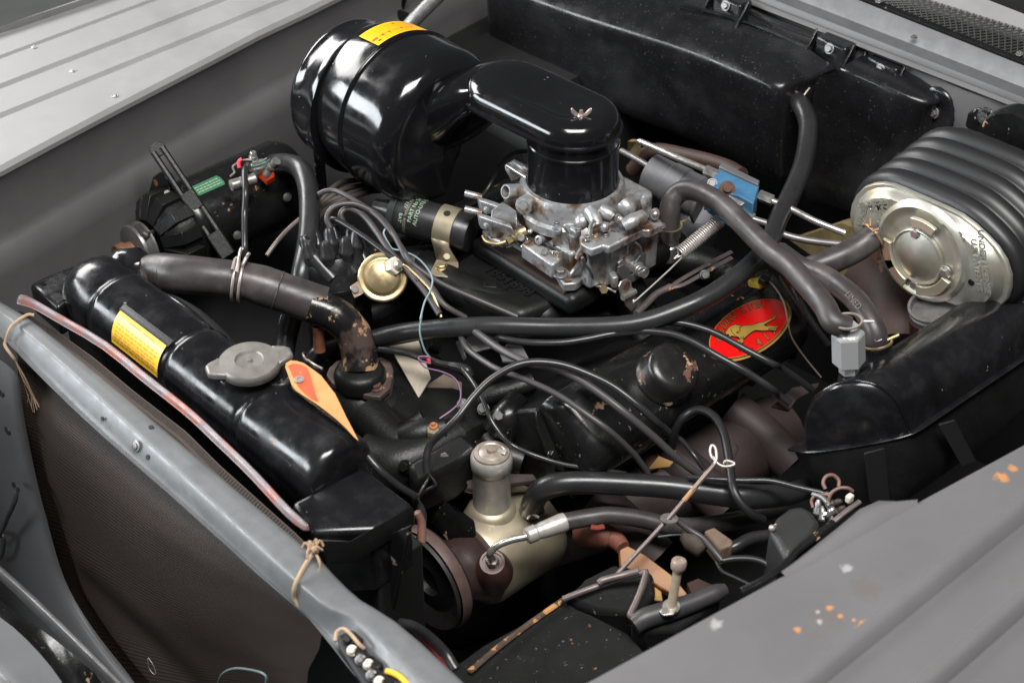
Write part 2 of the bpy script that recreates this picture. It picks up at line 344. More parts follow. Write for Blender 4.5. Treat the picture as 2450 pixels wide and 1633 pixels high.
rows += [[V((X, -.95, ZN-.005)) for X in XN], [V((X, -1.0, ZN-.06)) for X in XN], [V((X, -1.02, ZN-.6)) for X in XN]]
obj('top_panel', G().grid(rows), mnf, nf, origin=(0, 0, 0), smooth=40)
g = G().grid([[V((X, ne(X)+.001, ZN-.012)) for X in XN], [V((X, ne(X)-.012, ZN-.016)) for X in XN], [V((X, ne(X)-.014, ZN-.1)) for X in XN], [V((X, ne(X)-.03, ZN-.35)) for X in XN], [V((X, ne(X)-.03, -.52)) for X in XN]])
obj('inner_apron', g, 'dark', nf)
# raised hinge pad on its inner edge
a = [p('m', *t, ZN-.012) for t in ((430, 870), (560, 775), (830, 560), (960, 450), (1080, 395), (1200, 398), (1330, 404))]
b = [p('m', *t, ZN+.001) for t in ((470, 868), (620, 800), (850, 665), (1010, 570), (1120, 500), (1230, 440), (1330, 406))]
c = [lerp(x, y, .55)+V((0, 0, .004)) for x, y in zip(a, b)]
obj('hinge_pad', G().grid([[x+V((0, .004, -.03)) for x in a], a, c, b, [x+V((0, -.02, -.012)) for x in b]]), mnf, nf, smooth=60, origin=(0, 0, 0))
# ---- firewall and cowl
def yline(z, a, b, ys=None, k='e'):
    f = line_x(p(k, *a, z), p(k, *b, z)); return [V((f(Y), Y, z)) for Y in (ys or YS)]
YS = frange(-.85, 1.15, 13)
cw = thing('cowl', 'bare grey cowl below the windshield with wire mesh air intake', 'cowl', (.85, .1, .2))
lo = yline(.165, (760, 0), (2281, 590)); up = yline(.178, (1170, 0), (2281, 440))
dz = V((0, 0, 1))
mcs = mat('scratched_cowl_paint', (.17, .17, .175), .45, .1, .12, 30, rvar=.1, bump=.05, chips=[((.15, .14, .13), 50, .70)])
obj('cowl_strip', G().grid([[a+V((.004, 0, -.02)) for a in lo], [a-dz*.002 for a in lo], [a+V((.004, 0, .002)) for a in lo], [lerp(a, b, .5)+dz*.004 for a, b in zip(lo, up)], [b-V((.004, 0, 0)) for b in up], [b-dz*.004 for b in up], [b+V((.002, 0, -.03)) for b in up]]), mcs, cw, smooth=30)
up2 = yline(.18, (1250, 0), (2281, 415)); mb = yline(.182, (1620, 0), (2281, 205)); gb = yline(.19, (2000, 0), (2281, 110)); bb = yline(.19, (2240, -10), (2500, 85))
obj('mesh_pan', G().grid([[a-dz*.02 for a in up2], [a-dz*.02 for a in mb]]), 'dark', cw)
obj('mesh_trim', G().grid([[a-dz*.01 for a in up], [a+dz*.003 for a in up], [a+dz*.003 for a in up2], [a-dz*.012 for a in up2]]), 'satin', cw, smooth=30)
obj('rear_strip', G().grid([[a-dz*.015 for a in mb], [a+dz*.002 for a in mb], [a+dz*.003 for a in gb], [a-dz*.03 for a in gb]]), 'grey', cw, smooth=30)
obj('windshield_ledge', G().grid([[a-dz*.01 for a in gb], [a-dz*.005 for a in bb], [a+V((.6, 0, .1)) for a in bb]]), 'dark', cw)
g = G()                                            # expanded metal of the air intake: crossed wires
fa = line_x(up2[0], up2[-1]); fb = line_x(mb[0], mb[-1])
Y = -.62
while Y < .45:
    for s in (-1, 1):
        a = V((fa(Y), Y, .181)); b = V((fb(Y+s*.05), Y+s*.05, .182+.001*s)); g.tube([a, b], .0011, 4, 1)
    Y += .0105
obj('intake_mesh', g, mat('mesh_black', (.05, .05, .05), .4, .3), cw, kind='stuff')
bolts('screw', .0038, .0035, 'dull', cw, [(p('e', 1530, 258, .176), (0, 0, 1)), (p('e', 2250, 368, .186), (-.3, 0, 1)), (p('e', 1290, 8, .186), (-.3, 0, 1))], washer=1.4)
fw = thing('firewall', 'dark grey firewall panel with stamped lip behind the heater box', 'firewall', (.82, .1, -.1))
lip = yline(.135, (390, 0), (1370, 380)); under = [a+V((.004, 0, -.02)) for a in lo]
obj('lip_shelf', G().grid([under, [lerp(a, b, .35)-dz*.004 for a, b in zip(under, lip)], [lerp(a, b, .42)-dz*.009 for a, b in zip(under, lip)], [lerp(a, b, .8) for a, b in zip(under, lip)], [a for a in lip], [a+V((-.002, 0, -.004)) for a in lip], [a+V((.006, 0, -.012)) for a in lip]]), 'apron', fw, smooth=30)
yy = frange(-.85, 1.15, 41); rows = []
fl = line_x(lip[0], lip[-1])
def fx(Y, z):
    d = 0
    for (cy, cz, ry, rz, h) in ((-.13, .085, .045, .06, .02), (-.24, .06, .06, .03, .018), (-.36, .08, .08, .03, .02)):
        q = ((Y-cy)/ry)**2+((z-cz)/rz)**2
        d += h*math.exp(-q*1.6)
    return fl(Y)+.008-d
for z in [.125, .115, .10, .085, .07, .055, .04, .02, 0, -.03]:
    rows.append([V((fx(Y, z), Y, z)) for Y in yy])
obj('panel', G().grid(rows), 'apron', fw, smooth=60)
obj('lower_panel', G().grid([[V((fx(Y, z), Y, z)) for Y in yy] for z in (-.03, -.06, -.15, -.52)]), 'dark', fw, smooth=60)  # firewall drawn black below the heater box, shade put into the colour
# ---- heater box on the firewall
hb = thing('heater_box', 'large black plastic heater box bolted to the firewall', 'heater box', (.72, .25, -.1))
cols = []   # each column: bottom, ridge, upper edge, flange
def hcol(br, rd, uf): return br, rd, uf
ridge = [p('b', 1450, -160, .085), p('b', 1850, 10, .088), p('b', 2338, 165, .09), p('e', 0, 330, .092), p('e', 240, 432, .095), p('e', 590, 590, .097)]
upper = [p('e', -560, -380, .12), p('e', -240, -200, .12), p('e', 60, -50, .118), p('e', 420, 150, .115), p('e', 630, 250, .112), p('e', 880, 450, .105)]
left_end = [p('b', 1330, 0, .06)]
rows = []
bot = [V((a.x+.015, a.y, -.10)) for a in ridge]
rad = []
def smoothrow(f): return [f(i, a, u) for i, (a, u) in enumerate(zip(ridge, upper))]
rows.append([V((.80, a.y+.0, -.12)) for a in ridge])
rows.append(bot)
rows.append(smoothrow(lambda i, a, u: V((a.x+.004, a.y, -.04))))
rows.append(smoothrow(lambda i, a, u: V((a.x-.002, a.y, a.z-.03))))
rows.append(smoothrow(lambda i, a, u: V((a.x, a.y, a.z-.008))))
rows.append(smoothrow(lambda i, a, u: V((a.x+.006, a.y+.001, a.z+.002))))
rows.append(smoothrow(lambda i, a, u: lerp(a, u, .3)+V((0, 0, .004))))
rows.append(smoothrow(lambda i, a, u: lerp(a, u, .93)))
rows.append(smoothrow(lambda i, a, u: u))
rows.append(smoothrow(lambda i, a, u: u+V((.012, 0, .004))))
for r in rows:                                     # rounded ends
    a0, a1 = r[0].copy(), r[-1].copy()
    r.insert(0, a0+V((.02, .018, -.012 if a0.z > 0 else 0))); r.insert(0, a0+V((.12, .02, -.04 if a0.z > 0 else 0)))
    r.append(a1+V((.014, -.012, -.010 if a1.z > 0 else 0))); r.append(a1+V((.10, -.016, -.03 if a1.z > 0 else 0)))
obj('case', G().grid(rows), 'plastic', hb, sub=2, smooth=180)
# mounting flange with stiffening webs and bolts, along the top
fl_pts = [p('e', -300, -260, .128), p('e', 120, -60, .126), p('e', 330, 30, .125), p('e', 830, 330, .118), p('e', 870, 265, .122), p('e', 1090, 350, .118), p('e', 1220, 400, .115)]
obj('flange', G().tube([fl_pts[0], fl_pts[1], fl_pts[2], p('e', 600, 160, .124), p('e', 865, 262, .122)], .0045, 8, 3, flat=.6), 'plastic', hb)
obj('bead', G().tube([p('e', -60, 30, .122), p('e', 340, 135, .118), p('e', 600, 235, .114), p('e', 830, 335, .110)], .004, 8, 4, flat=.7), 'plastic', hb)
bp = [(230, 48, .132), (938, 342, .124), (1283, 482, .112)]
for k, (x, y, z) in enumerate(bp):
    c = p('e', x, y, z); s = .034
    obj('mounting_ear', G().box(c+V((.022, 0, -.012)), (.03, .058, .044)), 'plastic', hb, bevel=.004)
    for dy in (-.036, .036):
        a = c+V((.02, dy, .016)); obj('web', G().prism([a, a+V((-.035, 0, -.048)), a+V((0, 0, -.05))], (0, .004, 0)), 'plastic', hb, bevel=.001)
bolts('bolt', .0060, .006, 'dull', hb, [(p('e', x, y, z)+V((.006, 0, 0)), (-1, 0, .35)) for x, y, z in bp], washer=1.45)
# second, shallower half of the box toward the booster
q1 = [p('e', 860, 520, .098), p('e', 1040, 520, .100), p('e', 1200, 590, .098), p('e', 1400, 680, .096), p('e', 1545, 735, .09)]
u1 = [p('e', 1000, 480, .115), p('e', 1060, 450, .116), p('e', 1250, 540, .114), p('e', 1420, 590, .112), p('e', 1600, 690, .105)]
rows = [[V((.80, a.y, -.16)) for a in q1], [V((a.x+.004, a.y, -.15)) for a in q1], [V((a.x-.002, a.y, -.05)) for a in q1], [V((a.x-.001, a.y, a.z-.03)) for a in q1], [a-dz*.006 for a in q1], [lerp(a, b, .3)+dz*.003 for a, b in zip(q1, u1)], u1, [b+V((.06, 0, .003)) for b in u1]]
for r in rows:
    a1 = r[-1].copy(); r.append(a1+V((.012, -.012, -.008 if a1.z > 0 else 0))); r.append(a1+V((.07, -.016, -.015 if a1.z > 0 else 0)))
obj('lower_case', G().grid(rows), 'plastic', hb, sub=2, smooth=180)
c = p('e', 1640, 785, .075)
obj('corner_ear', G().loft([[c+V((dx, math.cos(t)*.034, math.sin(t)*.04)) for t in frange(0, 2*PI*15/16, 16)] for dx in (.012, .03)]), 'plastic', hb, bevel=.004)
bolts('bolt', .0060, .006, 'dull', hb, [(c+V((.01, 0, 0)), (-1, 0, .2))], washer=1.5)
#obj('drain_spout', G().tube([p('e', 700, 660, .062), p('e', 655, 700, .06), p('e', 620, 700, .07)], .019, 14, 4), 'plastic', hb)
# ---- cross bar in front of the radiator
bar = thing('radiator_support', 'bare grey steel cross bar in front of the radiator', 'cross bar', (-.47, .15, 0))
ZB = .02
re_ = [p('f', -300, 10, ZB), p('f', 0, 215, ZB), p('f', 170, 290, ZB), p('f', 400, 470, ZB), p('f', 1000, 960, ZB), p('f', 1700, 1560, ZB), p('j', 60, 650, ZB), p('j', 300, 880, ZB), p('j', 440, 1035, ZB), p('j', 640, 1110, ZB), p('j', 1050, 1490, ZB), p('j', 1400, 1830, ZB)]
fe_ = [p('f', -300, 90, ZB), p('f', 0, 300, ZB), p('f', 130, 405, ZB), p('f', 330, 560, ZB), p('f', 880, 1075, ZB), p('f', 1500, 1640, ZB), p('j', -40, 850, ZB), p('j', 200, 1080, ZB), p('j', 300, 1120, ZB), p('j', 420, 1140, ZB), p('j', 690, 1420, ZB), p('j', 1000, 1740, ZB)]
lo_ = [p('f', -300, 270, ZB-.01), p('f', 0, 470, ZB-.01), p('f', 110, 590, ZB-.012), p('f', 280, 770, ZB-.015), p('f', 720, 1200, ZB-.02), p('f', 1250, 1640, ZB-.02), p('j', -190, 910, ZB-.02), p('j', 60, 1090, ZB-.03), p('j', 130, 1190, ZB-.03), p('j', 250, 1330, ZB-.03), p('j', 420, 1560, ZB-.03), p('j', 640, 1800, ZB-.03)]
rows = [[a-dz*.03 for a in re_], [a-dz*.004 for a in re_], [a+V((-.003, 0, 0)) for a in re_], [lerp(a, b, .88) for a, b in zip(re_, fe_)], [lerp(a, b, .96)+dz*.0012 for a, b in zip(re_, fe_)],
        [lerp(a, b, .1)-dz*.001 for a, b in zip(fe_, lo_)], [lerp(a, b, .42)-dz*.006 for a, b in zip(fe_, lo_)], [lerp(a, b, .55)-dz*.012 for a, b in zip(fe_, lo_)], [lerp(a, b, .82)-dz*.014 for a, b in zip(fe_, lo_)], [lerp(a, b, .9)-dz*.004 for a, b in zip(fe_, lo_)], lo_, [a+V((.004, 0, -.006)) for a in lo_], [a+V((.02, 0, -.01)) for a in lo_]]
g = G().grid(rows); obj('bar', g, 'steelgrey', bar, sub=1, smooth=180)
for k, x, y, r in (('f', 1135, 1168, .0034), ('f', 795, 1105, .0028), ('f', 1135, 1392, .0032)):
    ctop = p(k, x, y, ZB-.0005); ax = (0, 0, 1) if y < 1170 and x > 1000 else (-.9, 0, .45)
    if ax[0]: ctop = p(k, x, y, ZB-.0145) + V((-.004, 0, .003))
    obj('hole', G().lathe([(r, 0), (r, .0014)], ctop, ax, 16), 'dark', bar)
bolts('screw', .0044, .003, 'dull', bar, [(p('f', 1042, 1310, ZB-.012)+V((-.004, 0, .003)), (-.9, 0, .45))], washer=1.7, slot=True)
# ---- insect screen of brown wire cloth hanging under the bar, gathered at its top edge
sc = M_screen = bpy.data.materials.new('brown_wire_cloth'); sc.use_nodes = True
nt = sc.node_tree; N = nt.nodes; L = nt.links; bsd = N['Principled BSDF']; bsd.inputs['Roughness'].default_value = .6; bsd.inputs['Specular IOR Level'].default_value = .3
uvn = N.new('ShaderNodeUVMap'); uvn.uv_map = 'map'; sep = N.new('ShaderNodeSeparateXYZ'); L.new(uvn.outputs[0], sep.inputs[0])
def thread(sock, freq, width):
    m1 = N.new('ShaderNodeMath'); m1.operation = 'MULTIPLY'; L.new(sock, m1.inputs[0]); m1.inputs[1].default_value = freq
    m2 = N.new('ShaderNodeMath'); m2.operation = 'PINGPONG'; L.new(m1.outputs[0], m2.inputs[0]); m2.inputs[1].default_value = .5
    m3 = N.new('ShaderNodeMapRange'); L.new(m2.outputs[0], m3.inputs[0]); m3.inputs[1].default_value = width; m3.inputs[2].default_value = width+.12; m3.inputs[3].default_value = 1; m3.inputs[4].default_value = 0
    return m3.outputs[0]
ta = thread(sep.outputs[0], 230, .10); tb = thread(sep.outputs[1], 100, .11)
mx = N.new('ShaderNodeMath'); mx.operation = 'MAXIMUM'; L.new(ta, mx.inputs[0]); L.new(tb, mx.inputs[1])
nz = N.new('ShaderNodeTexNoise'); nz.inputs['Scale'].default_value = 5; nz.inputs['Detail'].default_value = 4; L.new(uvn.outputs[0], nz.inputs['Vector'])
cm0 = N.new('ShaderNodeMixRGB'); L.new(nz.outputs[0], cm0.inputs[0]); cm0.inputs[1].default_value = (.042, .028, .022, 1); cm0.inputs[2].default_value = (.078, .053, .040, 1)
cm = N.new('ShaderNodeMixRGB'); L.new(mx.outputs[0], cm.inputs[0]); cm.inputs[1].default_value = (.006, .004, .004, 1); L.new(cm0.outputs[0], cm.inputs[2]); L.new(cm.outputs[0], bsd.inputs['Base Color'])
bmp = N.new('ShaderNodeBump'); bmp.inputs['Strength'].default_value = .5; bmp.inputs['Distance'].default_value = .001; L.new(mx.outputs[0], bmp.inputs['Height']); L.new(bmp.outputs[0], bsd.inputs['Normal'])
nodes = 24
tops = [p('f', 150, 285, .0), p('f', 420, 440, .0), p('f', 700, 640, .0), p('f', 1000, 890, .0), p('f', 1400, 1200, .0), p('f', 1650, 1450, .0), p('j', 60, 640, .0), p('j', 330, 950, 0)]
def along(pts, t):
    k = t*(len(pts)-1); i = min(int(k), len(pts)-2); return lerp(pts[i], pts[i+1], k-i)
lefts = [(90, -.49, 250, 750), (0, 0, 0, 0)]
LX = -.50
le_ = [pX('f', 120, 640, -.475), pX('f', 120, 900, -.50), pX('f', 150, 1150, -.505), pX('l', 160, 200, -.50), pX('l', 290, 470, -.495), pX('l', 360, 780, -.49), pX('l', 400, 950, -.49), pX('l', 560, 1200, -.49), pX('l', 870, 1560, -.49), pX('l', 1000, 1760, -.49)]
ri_ = [pX('j', 300, 1090, -.47), pX('j', 200, 1200, -.485), pX('j', 170, 1350, -.485), pX('j', 100, 1480, -.485), pX('j', 90, 1600, -.485), pX('j', 90, 1700, -.485)]
rows = []; nv = 34
rows.append([along(tops, t) for t in frange(0, 1, 40)])
rows.append([along(tops, t)+V((-.03, 0, -.014)) for t in frange(0, 1, 40)])
for v in frange(0, 1, nv):
    a, b = along(le_, v), along(ri_, v); row = []
    for t in frange(0, 1, 40):
        q = lerp(a, b, t); q.x += -.010*math.sin(PI*t)*math.sin(PI*min(1, v*1.3+.05)) + .004*math.sin(7*t+2*v)*math.sin(PI*t) + .012*math.exp(-((t-.06)/.05)**2)*(1-v); q.z += -.01*math.sin(PI*t)*(1-v)
        row.append(q)
    rows.append(row)
scr = obj('insect_screen', G().grid(rows), sc, None, 'brown wire cloth insect screen hanging in front of the radiator', 'screen', smooth=180)
# ---- cord ties holding the screen to the bar
g = G().tube(T('f', (255, 325, .024), (200, 325, .026), (110, 385, .026), (70, 430, .024)) + T('f', (40, 520, .008), (38, 555, .003), (75, 610, -.004), (110, 655, -.012)), .0022, 6, 5)
for k in range(9):
    a = p('f', 110, 655, -.012); g.tube([a, a+V((random.uniform(-.004, .002), random.uniform(-.035, -.01), -.02-random.random()*.012)), a+V((random.uniform(-.006, .004), random.uniform(-.05, -.02), -.05-random.random()*.02))], .0005, 4, 3)
obj('cord_tie', g, 'string', None, 'frayed string looped over the far end of the grey cross bar', 'string', 'strings tying the screen')
g = G()
kc = p('j', 140, 720, .034)
g.tube([kc]+T('j', (90, 790, .03), (40, 880, .026), (8, 960, .015), (10, 1020, .0), (40, 1070, -.01)), .0026, 6, 5)
for k in range(10):
    a = 2*PI*k/10+.3; rr = .006+.009*random.random(); e = kc+V((math.cos(a)*rr, math.sin(a)*rr, .004*random.random()))
    g.tube([kc, lerp(kc, e, .6)+V((random.uniform(-.004, .004), random.uniform(-.004, .004), .008)), e], .0015, 5, 3)
g.tube([kc]+T('j', (170, 780, .03), (175, 830, .022), (165, 880, .012)), .0018, 5, 4)
g.ball(kc+V((0, 0, .002)), .0055, 8)
obj('cord_tie', g, 'string', None, 'knotted string with loose ends on the bar near the pump pulley', 'string', 'strings tying the screen')
# ---- pinkish rubber strip along the radiator
sp = T('f', (120, 205, .03), (230, 225, .03), (350, 295, .028), (500, 385, .026), (800, 545, .022), (1050, 770, .02), (1270, 935, .018), (1480, 1105, .016), (1600, 1230, .014)) + T('g', (480, 1070, .012), (640, 1240, .01), (760, 1380, .008), (900, 1490, .006))
g = G(); tubew = []
for i, c in enumerate(sp):
    d = (sp[min(i+1, len(sp)-1)]-sp[max(i-1, 0)]).normalized(); sd = V((-d.y, d.x, 0)).normalized(); tw = .9+.5*math.sin(i*.9); wd = .0062 if i else .010
    n = (V((0, 0, 1))*.7+V((-.7, 0, 0))).normalized(); sd2 = d.cross(n).normalized()
    tubew.append([c+sd2*(wd*math.cos(t))+n*(.0035*math.sin(t)+.0018*math.cos(2*t)) for t in frange(0, 2*PI*11/12, 12)])
obj('rubber_strip', G().loft(tubew), 'strip', None, 'long pinkish rubber strip lying along the front of the radiator', 'rubber strip', sub=1, smooth=180)
# ---- front sheet metal below the bar
fs = thing('grille_surround', 'dark grey grille side panel with holes beside the brown screen', 'grille panel', (-.52, .5, -.2))
def XX(k, x, y, X=-.53): return pX(k, x, y, X)
rows = [[XX('f', -250, 560, -.52), XX('f', 0, 640, -.515), XX('f', 120, 760, -.51), XX('f', 150, 800, -.50)],
        [XX('f', -250, 900), XX('f', 0, 950), XX('f', 120, 1000, -.52), XX('f', 165, 1020, -.505)],
        [XX('l', -200, 250), XX('l', 0, 300), XX('l', 180, 300, -.52), XX('l', 240, 300, -.505)],
        [XX('l', -200, 700), XX('l', 40, 720), XX('l', 280, 690, -.52), XX('l', 345, 680, -.505)],
        [XX('l', -100, 1000), XX('l', 120, 1000), XX('l', 350, 960, -.52), XX('l', 420, 950, -.505)],
        [XX('l', 100, 1350), XX('l', 330, 1290), XX('l', 560, 1280, -.52), XX('l', 640, 1290, -.505)],
        [XX('l', 400, 1750), XX('l', 650, 1650), XX('l', 850, 1620, -.52), XX('l', 920, 1610, -.505)]]
obj('panel', G().grid(rows), mat('grey_grille_paint', (.095, .095, .098), .5, 0, .06, 8), fs, sub=2, smooth=180)  # dark grey all over the panel
for x, y in ((15, 905), (62, 1190)): obj('hole', G().lathe([(.0065, 0), (.0065, .002)], pX('f', x, y, -.532), (-1, 0, 0), 16), 'dark', fs)
obj('slot', G().lathe([(.0065, 0), (.0065, .002)], pX('l', 105, 305, -.533), (-1, 0, 0), 16, sx=1.4), 'dark', fs)
hose('release_cable', [pX('l', *t) for t in ((108, 310, -.537), (95, 400, -.545), (50, 500, -.55), (5, 600, -.55), (-60, 680, -.55))], .0034, 'wire', 'black release cable coming out of the grey grille panel', 'cable')
hose('looped_cable', [pX('l', *t) for t in ((-60, 600, -.545), (15, 620, -.545), (20, 690, -.545), (0, 760, -.545), (-50, 780, -.545))], .0036, 'mauve', 'short grey cable curl beside the release cable at the grille panel', 'cable')
g = G().grid([[pX('l', *t) for t in r] for r in (((-150, 700, -.60), (0, 805, -.60), (200, 985, -.60), (420, 1190, -.60), (800, 1570, -.60), (1000, 1780, -.60)), ((-150, 735, -.612), (0, 845, -.612), (200, 1030, -.612), (415, 1240, -.612), (760, 1590, -.612), (950, 1790, -.612)), ((-150, 800, -.60), (0, 900, -.60), (190, 1090, -.60), (400, 1290, -.60), (700, 1600, -.60), (900, 1800, -.60)))])
obj('trim_moulding', g, 'dull', None, 'thin bright moulding running diagonally below the grille panel', 'moulding', solid=.004, sub=1, smooth=180)
g = G().grid([[pX('l', *t) for t in r] for r in (((-150, 930, -.66), (0, 1045, -.66), (230, 1190, -.66), (470, 1380, -.66), (780, 1640, -.66)), ((-150, 1050, -.68), (0, 1120, -.68), (180, 1270, -.68), (330, 1430, -.68), (480, 1640, -.68)), ((-150, 1060, -.70), (0, 1130, -.70), (170, 1290, -.70), (320, 1450, -.70), (470, 1650, -.70)))])
obj('grille_opening', g, 'satin', None, 'glossy black inner lip between the moulding and the grey front panel', 'panel', sub=1, smooth=180)
g = G().grid([[pX('l', *t) for t in r] for r in (((-200, 1040, -.71), (0, 1130, -.71), (180, 1290, -.71), (330, 1460, -.71), (480, 1660, -.71)), ((-200, 1350, -.72), (-20, 1440, -.72), (40, 1520, -.72), (120, 1600, -.72), (200, 1700, -.72)), ((-200, 1380, -.71), (-20, 1470, -.71), (30, 1545, -.71), (100, 1620, -.71), (180, 1720, -.71)), ((-200, 1600, -.76), (-40, 1650, -.76), (0, 1700, -.76), (60, 1750, -.76), (100, 1800, -.76)))])
obj('front_valance', g, 'grey', None, 'light grey front panel in the corner below the black lip', 'body panel', sub=1, smooth=180)
# ================================================================== ENGINE
def round_open(pts, r, seg=5):                      # round the inner corners of an open 2-D polyline
    out = [pts[0]]
    for a, b, c, rr in zip(pts, pts[1:], pts[2:], r):
        a, b, c = V(a), V(b), V(c); d1 = (a-b).normalized(); d2 = (c-b).normalized(); q1 = b+d1*rr; q2 = b+d2*rr
        for i in range(seg+1):
            t = i/seg; out.append(tuple((1-t)**2*q1+2*t*(1-t)*b+t*t*q2))
    out.append(pts[-1]); return out
def stadium(A, B, r, z, n=14, rb=None):
    A, B = V((A[0], A[1], z)), V((B[0], B[1], z)); d = (B-A).normalized(); s = V((-d.y, d.x, 0)); rb = r if rb is None else rb; out = []
    for i in range(n+1): t = -PI/2+PI*i/n; out.append(B+d*math.cos(t)*rb-s*(-math.sin(t))*rb)
    for i in range(n+1): t = PI/2+PI*i/n; out.append(A+d*math.cos(t)*r-s*(-math.sin(t))*r)
    return out
# ---- engine block: valley, front cover and water pump masses
eb = thing('engine_block', 'black painted engine block and front casting between the manifold and the pump', 'engine', (.1, .1, -.3))
obj('block', G().box((.23, .118, -.34), (.42, .34, .36)), 'castblack', eb, bevel=.02)
sec = [(-.005, -.52), (-.005, -.24), (.02, -.15), (.06, -.125), (.24, -.125), (.27, -.15), (.29, -.26), (.29, -.52)]
obj('front_cover', G().loft([[V((x, y*s+.118*(1-s), z)) for y, z in sec] for x, s in ((.02, 1), (-.08, .97), (-.11, .85))]), 'castblack', eb, bevel=.012)
g = G().tube(T('g', (1150, 560, -.13), (1230, 720, -.15), (1400, 760, -.16)), [.045, .05, .04], 12, 5)
g.tube(T('g', (1250, 760, -.13), (1450, 930, -.14), (1640, 830, -.12)), [.03, .028, .024], 12, 5)
g.tube(T('g', (1330, 1080, -.17), (1500, 1060, -.15), (1829, 900, -.14)), [.05, .035, .03], 12, 5)
obj('water_pump', g, 'castblack', eb, smooth=60)
bolts('bolt', .0075, .008, 'satin', eb, [(p('g', 1415, 960, -.13), (-.6, -.2, .7)), (p('g', 1490, 1085, -.13), (-.8, -.2, .5)), (p('h', 255, 245, -.1), (0, -.3, 1))], washer=1.3)
g = G().tube(T('h', (-40, 900, -.15), (120, 830, -.125), (330, 790, -.12)), [.024, .022, .02], 12, 4)
obj('pump_neck', g, 'castblack', eb, smooth=60)
# cast timing marks block / bracket between thermostat and valve cover
g = G().prism(T('h', (60, 1020, -.12), (440, 800, -.10), (560, 900, -.10), (400, 1040, -.12), (130, 1160, -.13)), (0, 0, -.06))
obj('pump_bracket', g, 'castblack', eb, bevel=.008)
g = G().prism(T('h', (330, 1150, -.15), (500, 1080, -.15), (930, 1090, -.16), (960, 1130, -.16), (500, 1200, -.17)), (0, 0, -.008))
obj('support_plate', g, 'exhaust', eb, bevel=.002)
obj('ribbed_pipe', G().tube(T('h', (560, 590, -.105), (680, 545, -.095), (800, 510, -.09), (930, 465, -.085)), [.0125, .0135, .013, .0125], 14, 5), mat('ribbed_black', (.010, .010, .010), .36, bump=.5, bscale=320), eb, smooth=60)
obj('front_boss', G().tube(T('h', (700, 800, -.125), (760, 700, -.105), (840, 590, -.095)), [.026, .024, .018], 16, 5), 'satin', eb, smooth=60)
obj('front_boss', G().tube(T('h', (660, 880, -.15), (720, 960, -.15), (860, 1010, -.155)), [.024, .022, .018], 14, 4), mat('rusty_black', (.011, .010, .009), .4, chips=[((.22, .12, .06), 60, .60, .03)], bump=.2), eb, smooth=60)
obj('pump_strut', G().prism(T('h', (520, 870, -.11), (560, 850, -.11), (660, 1010, -.14), (620, 1030, -.14)), (0, 0, -.012)), 'satin', eb, bevel=.002)
bolts('cover_bolt', .0065, .008, 'dull', eb, [(p('h', x, y, z), (-.6, -.4, .7)) for x, y, z in ((590, 650, -.095), (470, 1010, -.13), (700, 700, -.095), (330, 980, -.118), (560, 1060, -.14), (450, 620, -.10))], washer=1.3)
# ---- intake manifold
im = thing('intake_manifold', 'black cast iron intake manifold under the carburetor with raised casting number', 'intake manifold', (.23, .11, -.05))
z0 = -.028
pad = T('c', (1560, 930, z0), (1440, 1080, z0), (1560, 1180, z0), (1790, 1300, z0), (2080, 1400, z0)) + T('d', (700, 1330, z0), (880, 1260, z0), (900, 1150, z0)) + T('d', (300, 880, z0), (200, 800, z0))
obj('pad', G().prism(pad, (0, 0, -.06)), 'castblack', im, bevel=.014, seg=4)
obj('plenum', G().box((.245, .118, -.018), (.24, .21, .034)), 'castblack', im, bevel=.012, seg=3)
obj('runner', G().tube(T('c', (1300, 1000, -.06), (1480, 1140, -.05), (1750, 1260, -.05), (2050, 1370, -.055), (2300, 1420, -.06))+T('d', (720, 1400, -.065), (900, 1470, -.08)), .026, 16, 6), 'castblack', im, smooth=60)
obj('runner', G().tube([V((.30, .10, -.06)), V((.36, .04, -.055)), V((.40, -.02, -.07)), V((.42, -.07, -.1))], .03, 14, 5), 'castblack', im, smooth=60)
obj('runner', G().tube([V((.27, .06, -.05)), V((.24, 0, -.06)), V((.22, -.06, -.09))], .026, 14, 5), 'castblack', im, smooth=60)
obj('runner', G().tube([V((.12, .26, -.06)), V((.06, .32, -.07)), V((.02, .38, -.1))], .028, 14, 5), 'castblack', im, smooth=60)
obj('heat_shield', G().prism(T('d', (920, 1300, -.075), (1250, 1190, -.075), (1450, 1290, -.08), (1380, 1390, -.085), (970, 1420, -.085)), (0, 0, -.01)), mat('dark_brown_tray', (.022, .012, .010), .5, bump=.1), im, bevel=.003)
def pad_fn(o, ex, ey):
    return lambda u, v: o+ex*u+ey*v
ex = (p('G', 540, 1170, z0)-p('G', 190, 960, z0)).normalized(); ey = V((-ex.y, ex.x, 0))
def raised(txt, size, o, ex, ey, nz, h, parent, m, name='casting_number'):
    a = letters(txt, size, lambda u, v: o+ex*u+ey*v+nz*h, bold=.0006); b = G(); n = len(a.v); b.v = list(a.v)+[q-nz*h for q in a.v]; b.f = list(a.f)
    cnt = {}
    for f in a.f:
        for i in range(len(f)):
            e = (f[i], f[(i+1) % len(f)]); cnt[e] = 1
    for (i, j) in list(cnt):
        if (j, i) not in cnt: b.f.append([j, i, i+n, j+n])
    return obj(name, b, m, parent, smooth=30)
raised('1851898', .026, p('G', 365, 1055, z0), ex, ey, V((0, 0, 1)), .003, im, 'castblack')
raised('3 58', .020, p('G', 560, 975, z0), ex, ey, V((0, 0, 1)), .002, im, 'castblack')
raised('1', .020, p('G', 320, 1140, z0), ex, ey, V((0, 0, 1)), .002, im, 'castblack')
c = p('G', 155, 1095, z0); obj('cast_diamond', G().prism([c+ex*.014, c+ey*.012, c-ex*.014, c-ey*.012], (0, 0, .004)), 'castblack', im, bevel=.001)
